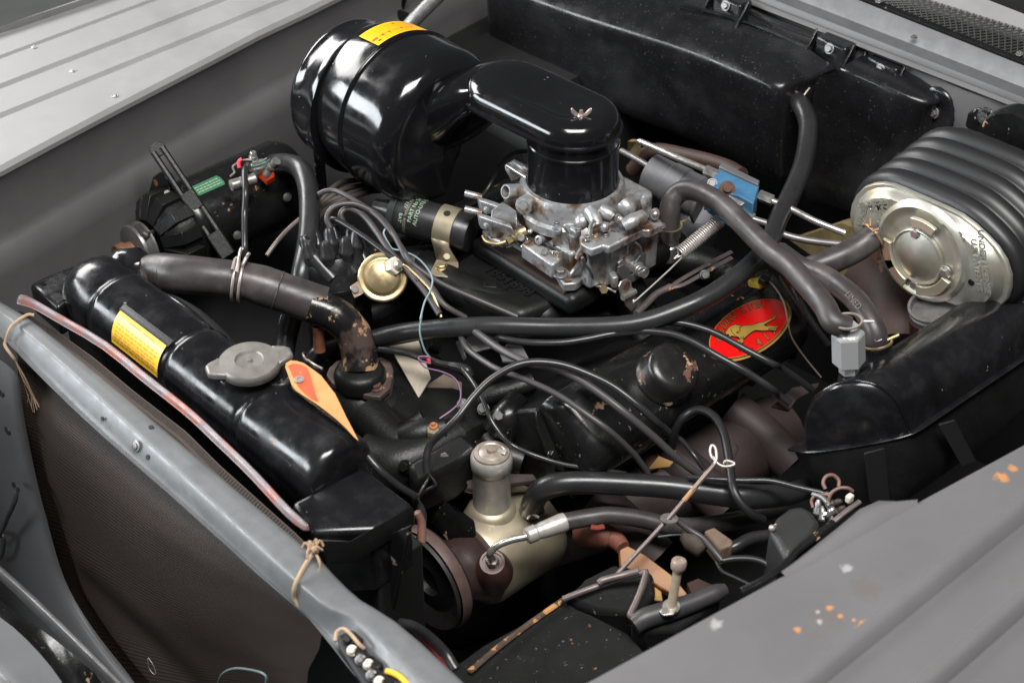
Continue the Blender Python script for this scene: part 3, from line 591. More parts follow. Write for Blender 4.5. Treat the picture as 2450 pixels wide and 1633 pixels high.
# ---- near valve cover
vc = thing('valve_cover', 'black valve cover with red oval lion decal and a round breather cap', 'valve cover', (.19, -.12, -.1))
B1, B2 = V((0, -.074, -.062)), V((0, -.140, -.160))
TI, TO = (-.110, -.034), (-.182, -.083)
sec2 = round_open([(B1.y, B1.z), (-.080, -.036), TI, TO, (-.176, -.125), (B2.y, B2.z)], [.008, .010, .026, .022], 6)
L2 = len(sec2)
def vring(X, h, X2=None):
    out = []
    for i, (y, z) in enumerate(sec2):
        s = ((V((0, y, z))-B1).dot(B2-B1))/(B2-B1).length_squared; s = min(1, max(0, s))
        if h < 1: s = .5+(s-.5)*(1-.10*(1-h)**2)
        b = lerp(B1, B2, s); q = lerp(b, V((0, y, z)), h); out.append(V((X, q.y, q.z)))
    return out
rows = [vring(X, h) for X, h in ((-.024, .0), (-.024, .3), (-.021, .6), (-.013, .86), (.002, .97), (.022, 1), (.12, 1), (.22, 1), (.32, 1), (.39, 1), (.41, .97), (.425, .8), (.432, .4), (.433, 0))]
obj('cover', G().loft(rows, closed=False, caps=False), 'satin', vc, smooth=50)
n33 = V((0, -.55, .835)); tdn = (B2-B1).normalized(); nrm = V((0, -tdn.z, tdn.y))*-1
rail = []
for (X, s) in ((-.030, -.03), (-.036, .12), (-.039, .5), (-.036, .88), (-.027, 1.06), (.445, 1.06), (.455, .5), (.445, -.05)):
    q = lerp(B1, B2, s); rail.append(V((X, q.y, q.z)))
obj('flange', G().prism(rail, nrm*.005), 'satin', vc, bevel=.0015)
obj('head', G().prism([a-nrm*.004+V((.008 if a.x < 0 else -.008, 0, 0)) for a in rail], -nrm*.10), 'castblack', vc, bevel=.004)
def on_top(k, x, y, lift=0):                          # where a sight line meets the flat of the cover
    o = V((0, -.140, -.0555)); nn = V((0, -.548, .8365)); o = o+nn*lift; d = ray(k, x, y); return EYE+d*((o-EYE).dot(nn)/d.dot(nn))
NN = V((0, -.548, .8365)); EX = V((1, 0, 0)); EY = V((0, .8365, .548))
cc = on_top('h', 1815, 440, .0)
obj('breather_cap', G().lathe([(.033, -.004), (.040, 0), (.0415, .002), (.040, .006), (.0375, .009), (.0375, .030), (.034, .036), (.026, .0385), (.004, .039)], cc, NN, 32), 'chipped', vc, smooth=50)
def rail_bolt(X, s): q = lerp(B1, B2, s); return (V((X, q.y, q.z))+nrm*.006, nrm)
bolts('rail_bolt', .0062, .006, 'satin', vc, [rail_bolt(X, 1.03) for X in (.03, .13, .23, .33, .42)]+[rail_bolt(-.033, .5)], washer=1.35)
# decal
A_, B_ = .085, .037; dc = V((.314, -.140-.007*.8365, -.0555-.007*.548)); lf = on_top('E', 285, 1000, .002); rg = on_top('E', 2040, 500, .002); 
tp = on_top('E', 1560, 160, .002); bt = on_top('E', 900, 1400, .002)
def dfn(l): return lambda u, v: dc+EX*u+EY*v+NN*l
def ell(s, l, n=64, ss=None):
    f = dfn(l); sb = s if ss is None else ss
    return [f(A_*s*math.cos(2*PI*i/n), B_*sb*math.sin(2*PI*i/n)) for i in range(n)]
dcl = obj('decal', G().prism(ell(1, .0006), NN*.0003), 'golddecal', vc)
obj('black_ring', G().prism(ell(.945, .0010, ss=.92), NN*.0002), 'blackprint', dcl)
obj('gold_ring', G().prism(ell(.92, .0013, ss=.885), NN*.0002), 'golddecal', dcl)
obj('red_field', G().prism(ell(.905, .0016, ss=.86), NN*.0002), 'red', dcl)
def arc_text(txt, size, rad_s, a0, a1, l, m, bold=0, name='lettering'):
    g = G()
    for i, ch in enumerate(txt):
        if ch == ' ': continue
        t = R_(lerp(a0, a1, i/(len(txt)-1))); u0, v0 = A_*rad_s*math.cos(t), B_*rad_s*math.sin(t)
        tx, ty = -A_*math.sin(t), B_*math.cos(t); ll = math.hypot(tx, ty); tx, ty = tx/ll, ty/ll
        if a0 > a1: tx, ty = -tx, -ty
        else: pass
        q = letters(ch, size, lambda u, v: dfn(l)(u0+tx*u-ty*v, v0+ty*u+tx*v), bold=bold); g.add(q.v, q.f)
    return obj(name, g, m, dcl)
arc_text('GOLDEN LION', .0135, .70, 158, 47, .0019, 'blackprint', .0009); arc_text('GOLDEN LION', .0135, .70, 158, 47, .0022, 'golddecal', -.0002)
for tx_, m_, b_, l_ in (('413', 'blackprint', .0016, .0019), ('413', 'golddecal', 0, .0022)):
    arc_text(tx_, .016, .66, 268, 302, l_, m_, b_*.6)
arc_text('No.', .012, .66, 232, 252, .0019, 'blackprint', .0004)
lion = [(705, 870), (730, 830), (770, 770), (830, 730), (900, 710), (1000, 730), (1060, 735), (1160, 720), (1240, 720), (1320, 690), (1400, 665), (1470, 660), (1560, 615), (1640, 580), (1655, 540), (1700, 525), (1715, 550), (1690, 570), (1680, 600), (1580, 650), (1490, 700), (1480, 720), (1540, 745), (1600, 730), (1680, 745), (1750, 740), (1750, 765), (1690, 785), (1720, 800), (1700, 830), (1600, 820), (1560, 825), (1450, 835), (1300, 820), (1220, 860), (1150, 920), (1070, 990), (1060, 1060), (1010, 1085), (960, 1065), (920, 1045), (960, 1010), (1000, 1000), (970, 965), (900, 950), (830, 930), (790, 955), (770, 905), (720, 905)]
def ofs(pts, s):
    cx = sum(a for a, b in pts)/len(pts); cy = sum(b for a, b in pts)/len(pts); out = []
    n = len(pts)
    for i in range(n):
        ax, ay = pts[i-1]; bx, by = pts[(i+1) % n]; dx, dy = bx-ax, by-ay; l = math.hypot(dx, dy); out.append((pts[i][0]+dy/l*s, pts[i][1]-dx/l*s))
    return out
obj('emblem_outline', G().prism([on_top('E', x, y, .0039) for x, y in ofs(lion, 9)], NN*.00015), 'blackprint', dcl)
obj('emblem', G().prism([on_top('E', x, y, .0042) for x, y in ofs(lion, -4)], NN*.00015), 'golddecal', dcl)
g = G()
for ln in ([(810, 800), (850, 880), (920, 940), (980, 970)], [(1030, 740), (980, 790), (1000, 830), (920, 870), (980, 880)], [(1060, 940), (1055, 1000), (1000, 960)], [(1500, 700), (1470, 720), (1540, 745)], [(1000, 1080), (990, 1020)], [(1580, 815), (1560, 790), (1690, 785)]):
    g.tube([on_top('E', x, y, .0044) for x, y in ln], .0005, 4, 3)
obj('emblem_lines', g, 'blackprint', dcl)
# ---- far valve cover, mostly hidden in the dark
fv = thing('valve_cover', 'black valve cover on the far side, hidden below the air cleaner', 'valve cover', (.19, .40, -.1))
obj('cover', G().loft([[V((a.x, .245-a.y+.0, a.z-.02)) for a in r] for r in [vring(X, h) for X, h in ((.02, 0), (.03, .8), (.06, 1), (.40, 1), (.43, .8), (.44, 0))]], closed=False, caps=False), 'satin', fv, smooth=50)
obj('head', G().box((.22, .40, -.22), (.44, .14, .16)), 'castblack', fv, bevel=.02)
# ---- exhaust manifold under the near cover
em = thing('exhaust_manifold', 'brown cast iron exhaust manifold below the near valve cover', 'exhaust manifold', (.15, -.25, -.25))
g = G().tube(T('h', (1000, 1500, -.30), (1400, 1360, -.27), (1800, 1200, -.25), (2200, 1000, -.25), (2600, 800, -.26)), [.05, .05, .05, .055, .055], 16, 6)
obj('log', g, 'exhaust', em, smooth=60)
for x in (.02, .16, .30): obj('port', G().tube([V((x, -.14, -.2)), V((x+.01, -.19, -.22)), V((x+.02, -.24, -.25))], .03, 12, 4), 'exhaust', em, smooth=60)
obj('heat_plate', G().prism(T('i', (100, 1260, -.2), (330, 1150, -.2), (420, 1240, -.2), (330, 1400, -.22), (160, 1420, -.22)), (0, 0, -.02)), 'exhaust', em, bevel=.008)
obj('flange_lug', G().prism(T('h', (1650, 970, -.185), (1790, 940, -.18), (1800, 1010, -.18), (1700, 1050, -.19)), (0, 0, -.012)), 'rust', em, bevel=.003)
# ================================================================== AIR CLEANER
CX, CZ = .160, .1195
ac = thing('air_cleaner', 'glossy black drum air cleaner with yellow decal and a flat duct to the carburetor', 'air cleaner', (.2, .35, 0))
O = V((CX, .545, CZ)); ax = (0, -1, 0)
obj('end_cap', G().lathe([(.030, .006), (.070, .008), (.090, .011), (.0995, .015), (.1045, .021), (.1065, .025), (.1068, .029), (.106, .032), (.109, .048), (.1125, .066), (.1155, .080), (.1150, .0815), (.110, .082)], O+V((-.008, 0, -.007)), ax, 72), 'gloss', ac, smooth=40)
def drum_ring(y, r, n=80):
    k = max(0, min(1, (.375-y)/.075)); xm = lerp(.30, .150, k**.5) if k > 0 else 9; zm = lerp(-.01, .026, k) if k > 0 else -9; out = []
    for i in range(n):
        t = 2*PI*i/n; x, z = CX+math.cos(t)*r, CZ+math.sin(t)*r
        if z < .20: x = x if x < xm-.012 else xm-.012*math.exp(-(x-xm+.012)/.02)
        z = max(z, zm) if x > .10 else z
        out.append(V((x, y, z)))
    return out
obj('drum', G().loft([drum_ring(O.y-h, r) for r, h in ((.100, .055), (.110, .074), (.1125, .082), (.1165, .11), (.1185, .135), (.119, .165), (.119, .18), (.119, .196), (.119, .210), (.1175, .220), (.1135, .230), (.107, .238), (.099, .2430), (.092, .2445), (.086, .243), (.06, .2465), (.03, .2475))]), 'gloss', ac, smooth=50)
obj('seam_ring', G().lathe([(.1180, .1415), (.1210, .1422), (.1220, .1438), (.1204, .1450), (.1220, .1462), (.1210, .1478), (.1180, .1485)], O, ax, 72, cap=(0, 0)), 'gloss', ac, smooth=60)
def ringx(y, cx, cz, rx, rz, pw=1.0, n=32):
    out = []
    for i in range(n):
        t = 2*PI*i/n; c, s = math.cos(t), math.sin(t); c = math.copysign(abs(c)**pw, c); s = math.copysign(abs(s)**pw, s); out.append(V((cx+rx*c, y, cz+rz*s)))
    return out
obj('snout', G().loft([ringx(.325, .18, .145, .08, .064), ringx(.305, .19, .152, .078, .060, .8), ringx(.290, .20, .165, .075, .052, .7), ringx(.275, .208, .178, .071, .042, .6), ringx(.262, .213, .188, .066, .028, .6), ringx(.25, .215, .192, .05, .02, .6)]), 'gloss', ac, smooth=50)
A2, B2_ = (.221, .112), (.215, .232); R0 = .0665; DZ = .0395
zt = lambda h: .190+h
obj('duct', G().loft([stadium(A2, B2_, R0-.004, zt(-.003)), stadium(A2, B2_, R0+.001, zt(-.0015)), stadium(A2, B2_, R0+.001, zt(.002)), stadium(A2, B2_, R0-.003, zt(.0035)), stadium(A2, B2_, R0-.003, zt(.012)), stadium(A2, B2_, R0-.0055, zt(.020)), stadium(A2, B2_, R0-.011, zt(.027)), stadium(A2, B2_, R0-.019, zt(.0305)), stadium(A2, (.215, .215), R0-.028, zt(.031)), stadium((.220, .120), (.217, .175), R0-.034, zt(.029)), stadium((.220, .125), (.218, .165), R0-.044, zt(.024)), stadium((.220, .13), (.219, .155), R0-.055, zt(.023))]), 'gloss', ac, smooth=50)
obj('neck', G().lathe([(.060, .104), (.0655, .103), (.0655, .107), (.063, .110), (.063, .166), (.0643, .1675), (.0643, .171), (.063, .1725), (.063, .19)], (.221, .112, 0), (0, 0, 1), 48), 'gloss', ac, smooth=40)
wn = p('b', 2110, 815, .213); wx = V((RT.x, RT.y, 0)).normalized()
g = G().lathe([(.008, -.002), (.0085, .001), (.006, .002), (.005, .008), (.0042, .009)], wn, (0, 0, 1), 18); g.cyl(wn, wn+V((0, 0, 0.014)), .0026, 10)
for s in (-1, 1):
    b = wn+V((0, 0, .006)); g.loft([[b+wx*s*d+V((-wx.y, wx.x, 0))*(math.cos(t)*.0022)+V((0, 0, hh+math.sin(t)*rr)) for t in frange(0, 2*PI*9/10, 10)] for d, hh, rr in ((.004, .000, .003), (.008, .003, .0045), (.012, .007, .0048), (.0138, .0085, .0024))])
obj('wing_nut', g, mat('copper_tinted_nut', (.45, .36, .33), .35, .7, .1, 60), ac, smooth=50)
def drum_pt(y, th, r): return V((CX-r*math.cos(th), y, CZ+r*math.sin(th)))
def th_of(k, x, y, Y): q = pY(k, x, y, Y); return math.atan2(q.z-CZ, CX-q.x)
y1, y2 = .408, .452
t1 = th_of('b', 760, 405, y1); t2 = th_of('b', 1070, 264, y1)
def dr(y): return .1198 if y < .41 else .1198-(y-.41)*.062
dec = obj('decal', G().grid([[drum_pt(y, t, dr(y)) for t in frange(t1, t2, 24)] for y in (y1, y2)]), 'amber', ac)
def afn(u, v): return drum_pt(lerp(y1, y2, v), lerp(t1, t2, u), dr(lerp(y1, y2, v))+.0003)
g = G(); g2 = G(); g3 = G()
def patch(g, fn, u0, u1, v0, v1, n=6): g.grid([[fn(u, v) for u in frange(u0, u1, n)] for v in (v0, v1)]); g.uv = {}
random.seed(3)
for (u0, u1) in ((.02, .12), (.19, .24), (.31, .345), (.53, .57), (.72, .75)): patch(g, afn, u0, u1, .30, .40)
for (u0, u1) in ((.14, .18), (.26, .29), (.38, .5), (.6, .7)): patch(g2, afn, u0, u1, .315, .385)
patch(g2, afn, .02, .97, .412, .428, 12)
for v in (.52, .62, .72, .82):
    u = .05
    while u < .9: d = random.uniform(.02, .06); patch(g2, afn, u, u+d, v, v+.025, 2); u += d+.015
for v in (.1, .2):
    u = .12
    while u < .75: d = random.uniform(.02, .05); patch(g2, afn, u, u+d, v, v+.03, 2); u += d+.02
for (u0, u1, v) in ((.07, .12, .15), (.55, .59, .80)): patch(g3, afn, u0, u1, v, v+.06)
obj('red_print', g, 'redprint', dec); obj('fine_print', g2, mat('amber_print', (.66, .30, .01), .5), dec); obj('dark_print', g3, 'blackprint', dec)
# mounting strap on the drum
sp_ = [pX('b', *t) for t in ((282, 800, .062), (290, 860, .056), (300, 930, .055), (325, 1080, .062), (345, 1300, .08), (350, 1420, .10))]
g = G(); rr = []
for i, c in enumerate(sp_):
    d = (sp_[min(i+1, 5)]-sp_[max(i-1, 0)]).normalized(); yv = V((0, 1, 0)); nn_ = d.cross(yv).normalized(); hw = .0115
    rr.append([c+yv*hw+nn_*.002, c-yv*hw+nn_*.002, c-yv*hw-nn_*.002, c+yv*hw-nn_*.002])
obj('mounting_strap', G().loft(rr), 'satin', ac, bevel=.001)
bolts('bolt', .0066, .006, 'dull', ac, [(pX('b', 268, 930, .052), (-1, 0, .15))], washer=1.35)
# ================================================================== CARBURETOR
def zz(z): return z if z < .012 else .012+(z-.012)*1.62
def pc(k, x, y, z): return p(k, x, y, zz(z))
def Tc(k, *pts): return [pc(k, *t) for t in pts]
cb = thing('carburetor', 'grey cast aluminium four barrel carburetor stained brown, below the black neck', 'carburetor', (.23, .11, 0))
def fl(zs, k, pts, z0, z1, name, m='alu', bev=.003, parent=cb, seg=2):
    return obj(name, G().prism(Tc(k, *[(x, y, z1) for x, y in pts]), (0, 0, zz(z0)-zz(z1))), m, parent, bevel=bev, seg=seg)
obj('gasket', G().prism([V((x, y, -.001)) for x, y in ((.1245, .029), (.19, .038), (.30, .026), (.335, .03), (.335, .2), (.30, .212), (.16, .214), (.13, .2))], (0, 0, .004)), mat('gasket_fibre', (.03, .017, .012), .8), cb)
obj('base_flange', G().prism([V((x, y, .003)) for x, y in ((.132, .046), (.126, .030), (.140, .020), (.166, .026), (.185, .040), (.30, .028), (.335, .034), (.34, .2), (.31, .21), (.165, .212), (.134, .205), (.130, .185), (.150, .172), (.150, .08))], (0, 0, .013)), 'alu', cb, bevel=.002)
obj('throttle_body', G().box((.235, .118, .030), (.165, .15, .034)), 'alu', cb, bevel=.004)
obj('main_body', G().box((.235, .115, .062), (.15, .15, .040)), 'alu', cb, bevel=.005)
obj('air_horn', G().lathe([(.079, .058), (.079, .070), (.075, .074), (.074, .098), (.070, .106), (.066, .107)], (.221, .112, 0), (0, 0, 1), 40), 'alu', cb, smooth=40)
obj('horn_ledge', G().tube(Tc('G', (590, 350, .045), (700, 410, .044), (830, 480, .043)), .004, 8, 3), 'alu', cb)
# driver-side float bowl: long box with lid flange, screws and domed vents
def bx(name, k, pts, z0, z1, m='alu', bev=.003, par=cb, seg=2): return fl(None, k, pts, z0, z1, name, m, bev, par, seg)
zl = .058
lidp = [(1170, 620), (1300, 690), (1430, 640), (1490, 665), (1870, 470), (1950, 480), (2110, 400), (2040, 340), (1850, 330), (1500, 420), (1250, 480), (1160, 540)]
bx('bowl_lid', 'G', lidp, zl-.008, zl, bev=.0025)
bx('lid_gasket', 'G', [(x, y) for x, y in lidp], zl-.0095, zl-.0082, m=mat('gasket_dark', (.13, .065, .035), .8), bev=0)
bx('float_bowl', 'G', [(1185, 640), (1290, 700), (1420, 650), (1490, 670), (1870, 490), (1960, 490), (2060, 430), (1900, 380), (1400, 500), (1180, 560)], .006, zl-.0096, bev=.004, seg=3)
obj('bowl_rib', G().cyl(pc('G', 1480, 745, .035), pc('G', 1870, 545, .04), .0016, 8), 'alu', cb)
g = G(); g.tube(Tc('G', (1660, 430, .066), (1750, 380, .069), (1880, 320, .070)), [.010, .011, .010], 14, 4); obj('lid_dome', g, 'alu', cb, smooth=60)
g = G(); g.tube(Tc('G', (1270, 250, .072), (1330, 330, .070), (1370, 440, .066)), [.0095, .0105, .009], 14, 4); obj('lid_dome', g, 'alu', cb, smooth=60)
g = G(); g.tube(Tc('G', (1400, 240, .074), (1480, 290, .072), (1540, 330, .070)), [.0095, .0105, .009], 14, 4); obj('lid_dome', g, 'alu', cb, smooth=60)
obj('dome_plug', G().ball(pc('G', 1440, 440, .066), .0072, 14), 'alu', cb, smooth=80)
obj('dome_plug', G().ball(pc('G', 1190, 380, .062), .0115, 16), 'alu', cb, smooth=80)
obj('dome_plug', G().tube(Tc('G', (1640, 160, .072), (1700, 230, .068), (1740, 280, .06)), [.011, .0135, .010], 14, 4), 'alu', cb, smooth=60)
obj('vent_tube', G().lathe([(0.00806, -.02), (0.00806, .010), (0.00682, .013), (0.00186, .0145)], pc('G', 1910, 160, .074), (0, 0, 1), 20), 'alu', cb, smooth=40)
obj('link_eye', G().lathe([(0.00775, -.004), (0.00775, .003), (0.00682, .004)], pc('G', 2010, 290, .066), (-.75, -.55, .35), 20, sx=.85), 'bright', cb)
obj('link_rivet', G().ball(pc('G', 2010, 290, .066)+V((-.003, -.003, .002)), .004, 12, .7, axis=(-.75, -.55, .35)), 'bright', cb, smooth=80)
obj('choke_shaft_end', G().lathe([(0.00625, -.012), (0.00625, 0), (0.005, .0015)], pc('G', 1590, 340, .068), (-.3, -.9, .3), 18), 'bright', cb)
obj('shaft_nut', G().bolt(pc('G', 1600, 345, .069)+V((-.001, -.004, .001)), (-.3, -.9, .3), .004, .004, 1.3), 'bright', cb)
screws = [((1250, 560), .062), ((1455, 530), .0585), ((1905, 345), .0585), ((900, 400), .062), ((1145, 470), .060), ((2090, 430), .054)]
bolts('lid_screw', .0042, .004, 'dull', cb, [(pc('G', x, y, z), (0, 0, 1)) for (x, y), z in screws], washer=1.25, slot=True)
# front face: idle passages, screws with springs
obj('idle_block', G().prism(Tc('G', (500, 620, .030), (600, 560, .032), (980, 760, .030), (860, 870, .028)), (0, 0, -.024)), 'alu', cb, bevel=.003)
for (x, y) in ((515, 555), (775, 705)):
    c = pc('G', x, y, .033); obj('mixture_screw', G().lathe([(.0048, 0), (.0048, .005), (.004, .006)], c, (-.8, -.45, .45), 16), 'bright', cb)
for (x, y) in ((548, 580), (830, 735)):
    g = G(); c = pc('G', x, y, .031); d = V((.8, -.3, -.35)).normalized(); e1, e2, _ = frame(d)
    g.tube([c+e1*math.cos(i*.8)*.004+e2*math.sin(i*.8)*.004+d*i*.0004 for i in range(32)], .0008, 5, 1, smooth=False)
    obj('screw_spring', g, 'bright', cb)
for (x, y, z) in ((605, 485, .042), (525, 655, .026), (815, 835, .022), (1320, 160, .060)): obj('rivet_plug', G().ball(pc('G', x, y, z), .004, 12, .8), 'bright', cb, smooth=80)
obj('vacuum_nipple', G().lathe([(0.0054, -.03), (0.0054, -.004), (0.0063, -.003), (0.0063, .004), (0.0036, .005), (0.0033, .001)], pc('G', 715, 580, .036), (-.85, -.1, .3), 20), 'alu', cb)
obj('vacuum_nipple', G().lathe([(0.00715, -.045), (0.0065, -.01), (0.004225, 0)], pc('G', 840, 625, .034), (-.95, .15, .05), 18), 'alu', cb)
# choke tower and large round plug on the far side
obj('round_plug', G().lathe([(0.01292, -.04), (0.01292, -.002), (0.0119, .0), (0.00748, .0003), (0.00748, -.0012), (0.006664, -.0012), (0.006664, .0006)], pc('G', 530, 200, .064), (-.82, -.35, .28), 28), 'alu', cb, smooth=30)
obj('plug_collar', G().lathe([(0.01056, -.045), (0.01056, -.004), (0.00992, -.001), (0.008, -.001), (0.00768, -.012)], pc('G', 320, 40, .068), (-.82, .1, .3), 26), 'alu', cb, smooth=30)
obj('choke_body', G().prism(Tc('G', (170, 240, .05), (300, 140, .055), (450, 250, .055), (460, 460, .04), (380, 480, .03), (150, 480, .03)), (0, 0, -.028)), 'alu', cb, bevel=.004)
for y0 in (230, 410):
    c = pc('G', 165, y0, .046 if y0 < 300 else .038)
    obj('mount_lug', G().prism([c+V(t) for t in ((-.006, .018, .008), (.006, -.036, .010), (.01, -.04, -.004), (-.004, .016, -.014))], (.006, .012, 0)), 'alu', cb, bevel=.002)
    obj('lug_screw', G().bolt(c+V((-.008, .001, 0)), (-.9, -.2, .2), .0042, .003, 1.3), 'dull', cb)
    obj('lug_pin', G().cyl(c+V((.01, .03, 0)), c+V((-.004, .05, .004)), .005, 12), 'alu', cb)
obj('inlet_elbow', G().tube(Tc('d', (450, 130, .075), (530, 180, .075), (590, 220, .07)), [.004, .006, .008], 10, 4), 'alu', cb, smooth=60)
obj('side_arm', G().prism(Tc('d', (370, 150, .07), (440, 110, .07), (510, 160, .07), (520, 220, .066), (430, 260, .06)), (0, 0, -.008)), 'alu', cb, bevel=.002)
obj('shaft', G().cyl(pc('d', 400, 160, .072), pc('d', 560, 260, .07), .0035, 10), 'bright', cb)
obj('vacuum_can', G().prism(Tc('G', (75, 520, .024), (220, 440, .024), (450, 480, .024), (470, 560, .022), (300, 640, .02)), (0, 0, -.008)), 'alu', cb, bevel=.004)
obj('fuel_pipe', G().tube(Tc('G', (75, 540, .022), (120, 600, .021), (240, 625, .022), (340, 600, .026)), .0029, 10, 5), 'brass', cb, smooth=60)
obj('pipe_nut', G().lathe([(0.00616, 0), (0.00616, .022)], pc('G', 350, 600, .027), (.75, -.3, .35), 6), 'brass', cb)
obj('pipe_union', G().tube(Tc('G', (420, 560, .03), (500, 500, .034), (560, 470, .036)), [.0075, .009, .0075], 12, 3), 'brass', cb, smooth=60)
# base bolt at the near corner
bolts('base_bolt', .0072, .010, 'dull', cb, [(pc('G', 945, 975, .016), (0, 0, 1)), (V((.32, .045, .016)), (0, 0, 1)), (V((.145, .195, .016)), (0, 0, 1))], washer=1.5)
obj('bolt_hole', G().lathe([(.006, 0), (.006, .0006)], pc('G', 1030, 1022, .0161), (0, 0, 1), 16), 'rust', cb)
# pump linkage on the near corner
obj('pump_arm', G().prism(Tc('G', (1175, 480, .062), (1240, 440, .066), (1300, 480, .066), (1290, 520, .062), (1200, 530, .06)), (0, 0, -.012)), mat('pinkish_plated', (.5, .44, .42), .4, .7, .1, 60), cb, bevel=.0015)
g = G().tube([pc('G', *t) for t in ((1330, 370, .076), (1290, 430, .07), (1270, 540, .062), (1200, 660, .052), (1150, 740, .044), (1130, 790, .040))], .0022, 8, 4, flat=1.6); g.tube([pc('G', *t) for t in ((1165, 840, .034), (1120, 900, .026), (1070, 965, .020))], .0024, 8, 3, flat=1.6)
obj('pump_strap', g, 'bright', cb, smooth=60)
obj('pump_hook', G().tube([pc('G', *t) for t in ((1140, 800, .040), (1180, 745, .046), (1215, 760, .044), (1225, 820, .038), (1190, 850, .036))], .0027, 8, 5), 'rust', cb, smooth=60)
obj('pump_rod', G().tube([pc('G', *t) for t in ((1190, 780, .046), (1215, 850, .038), (1290, 950, .026), (1320, 1050, .014), (1350, 1100, .008), (1420, 1110, .006), (1500, 1135, .004), (1570, 1170, .002))], .0021, 8, 6), 'dull', cb, smooth=60)
obj('rod_clip', G().lathe([(0.006, 0), (0.006, .008)], pc('G', 1425, 1125, .003), (-.5, -.7, .3), 6), 'brass', cb)
obj('choke_rod', G().tube([pc('G', *t) for t in ((1520, 450, .062), (1560, 470, .060), (1700, 560, .052), (1800, 620, .046), (1845, 670, .040), (1860, 745, .032))], .0019, 8, 6), 'dull', cb, smooth=60)
# throttle levers
def plate(name, pts, Y, t=.003, m='dull', bev=.0006, par=cb):
    return obj(name, G().prism([pY(k, x, y, Y) for k, x, y in pts], (0, t, 0)), m, par, bevel=bev)
plate('throttle_lever', [('G', *t) for t in ((1790, 900), (1780, 850), (1850, 760), (1900, 730), (1960, 710), (2000, 750), (1995, 820), (1950, 850), (1935, 910), (1880, 915), (1850, 930))], -.014)
plate('throttle_lever', [('G', *t) for t in ((1600, 890), (1660, 860), (1720, 900), (1740, 980), (1870, 950), (1890, 970), (1830, 1020), (1760, 1060), (1650, 1040), (1600, 960))], -.020)
plate('link_plate', [('G', *t) for t in ((1610, 1110), (1640, 1050), (1700, 1025), (1745, 1050), (1750, 1100), (1790, 1180), (1800, 1330), (1745, 1390), (1690, 1330), (1680, 1260), (1630, 1210))], -.026, m=mat('pinkish_plate', (.46, .40, .38), .38, .75, .1, 50))
obj('plate_bend', G().cyl(pY('G', 1645, 1235, -.028), pY('G', 1785, 1160, -.028), .0045, 8), 'bright', cb)
obj('plate_slot', G().lathe([(.008, 0), (.008, .001)], pY('G', 1690, 1100, -.0263), (0, -1, 0), 14, sx=.75), 'rust', cb)
obj('throttle_shaft', G().lathe([(.0105, 0), (.0105, .012), (.0075, .014), (.0075, .026)], pY('G', 1750, 870, -.004), (0, -1, 0), 22), 'bright', cb)
bolts('shaft_screw', .0072, .007, 'bright', cb, [(pY('G', 1830, 925, -.022), (-.25, -1, .2))], washer=1.1, slot=True)
bx('lever_bracket', 'G', [(1380, 880), (1430, 850), (1590, 950), (1600, 1000), (1540, 1010), (1500, 960)], .010, .022, bev=.002)
c1, c2 = pc('G', 1390, 1040, .012), pc('G', 1560, 965, .018)
g = G().cyl(c1, c2, .0042, 12); d = (c2-c1).normalized(); e1, e2, _ = frame(d); Ld = (c2-c1).length
g.tube([lerp(c1, c2, .38)+e1*math.cos(i*.9)*.0058+e2*math.sin(i*.9)*.0058+d*(i/62*Ld*.5) for i in range(63)], .0010, 5, 1, smooth=False)
obj('idle_screw', g, 'bright', cb, smooth=50)
obj('stop_plate', G().prism(Tc('G', (860, 870, .022), (925, 730, .034), (970, 700, .036), (945, 830, .026), (890, 905, .02)), (.002, .002, -.002)), 'brass', cb, bevel=.0004)
obj('cover_plate', G().prism(Tc('G', (990, 415, .056), (1105, 412, .056), (1115, 455, .054), (1090, 560, .046), (1060, 545, .046)), (.002, .002, -.003)), 'alu', cb, bevel=.0006)
for k_, (x, y, z) in enumerate(((1318, 465, .064), (1335, 540, .058), (1375, 290, .073), (1670, 135, .072), (720, 175, .062))): obj('jet_plug', G().lathe([(.0046, -.003), (.0046, .003), (.0034, .004)], pc('G', x, y, z), (-.2, -.2, 1), 12), ('rust', 'brass', 'rust', 'rust', 'dull')[k_], cb, smooth=40)
for (a_, b_) in (((1395, 690, .045), (1395, 860, .02)), ((1470, 690, .046), (1440, 880, .018)), ((1700, 620, .046), (1690, 840, .02))): obj('casting_rib', G().cyl(pc('G', *a_), pc('G', *b_), .0022, 8), 'alu', cb)
for (x, y, z) in ((905, 500, .05), (1095, 560, .044)): obj('horn_stud', G().lathe([(.0062, -.016), (.0062, .0), (.0075, .001), (.0075, .006), (.006, .007)], pc('G', x, y, z), (0, 0, 1), 14), 'alu', cb, smooth=40)
obj('vacuum_port', G().tube(Tc('G', (700, 440, .038), (760, 470, .036), (860, 520, .034)), [.004, .006, .007], 10, 3), 'alu', cb, smooth=60)
obj('bowl_drain', G().lathe([(.006, -.004), (.006, .004), (.004, .005)], pc('G', 1255, 1010, .016), (-.7, -.6, .2), 6), 'dull', cb)
obj('lever_stop', G().box(pc('G', 1580, 1095, .004), (.012, .006, .012)), 'dull', cb, bevel=.001)
obj('cam_lever', G().prism([pY('G', *t, -.016) for t in ((1600, 840), (1650, 800), (1700, 830), (1690, 900), (1640, 930))], (0, .004, 0)), 'bright', cb, bevel=.0006)
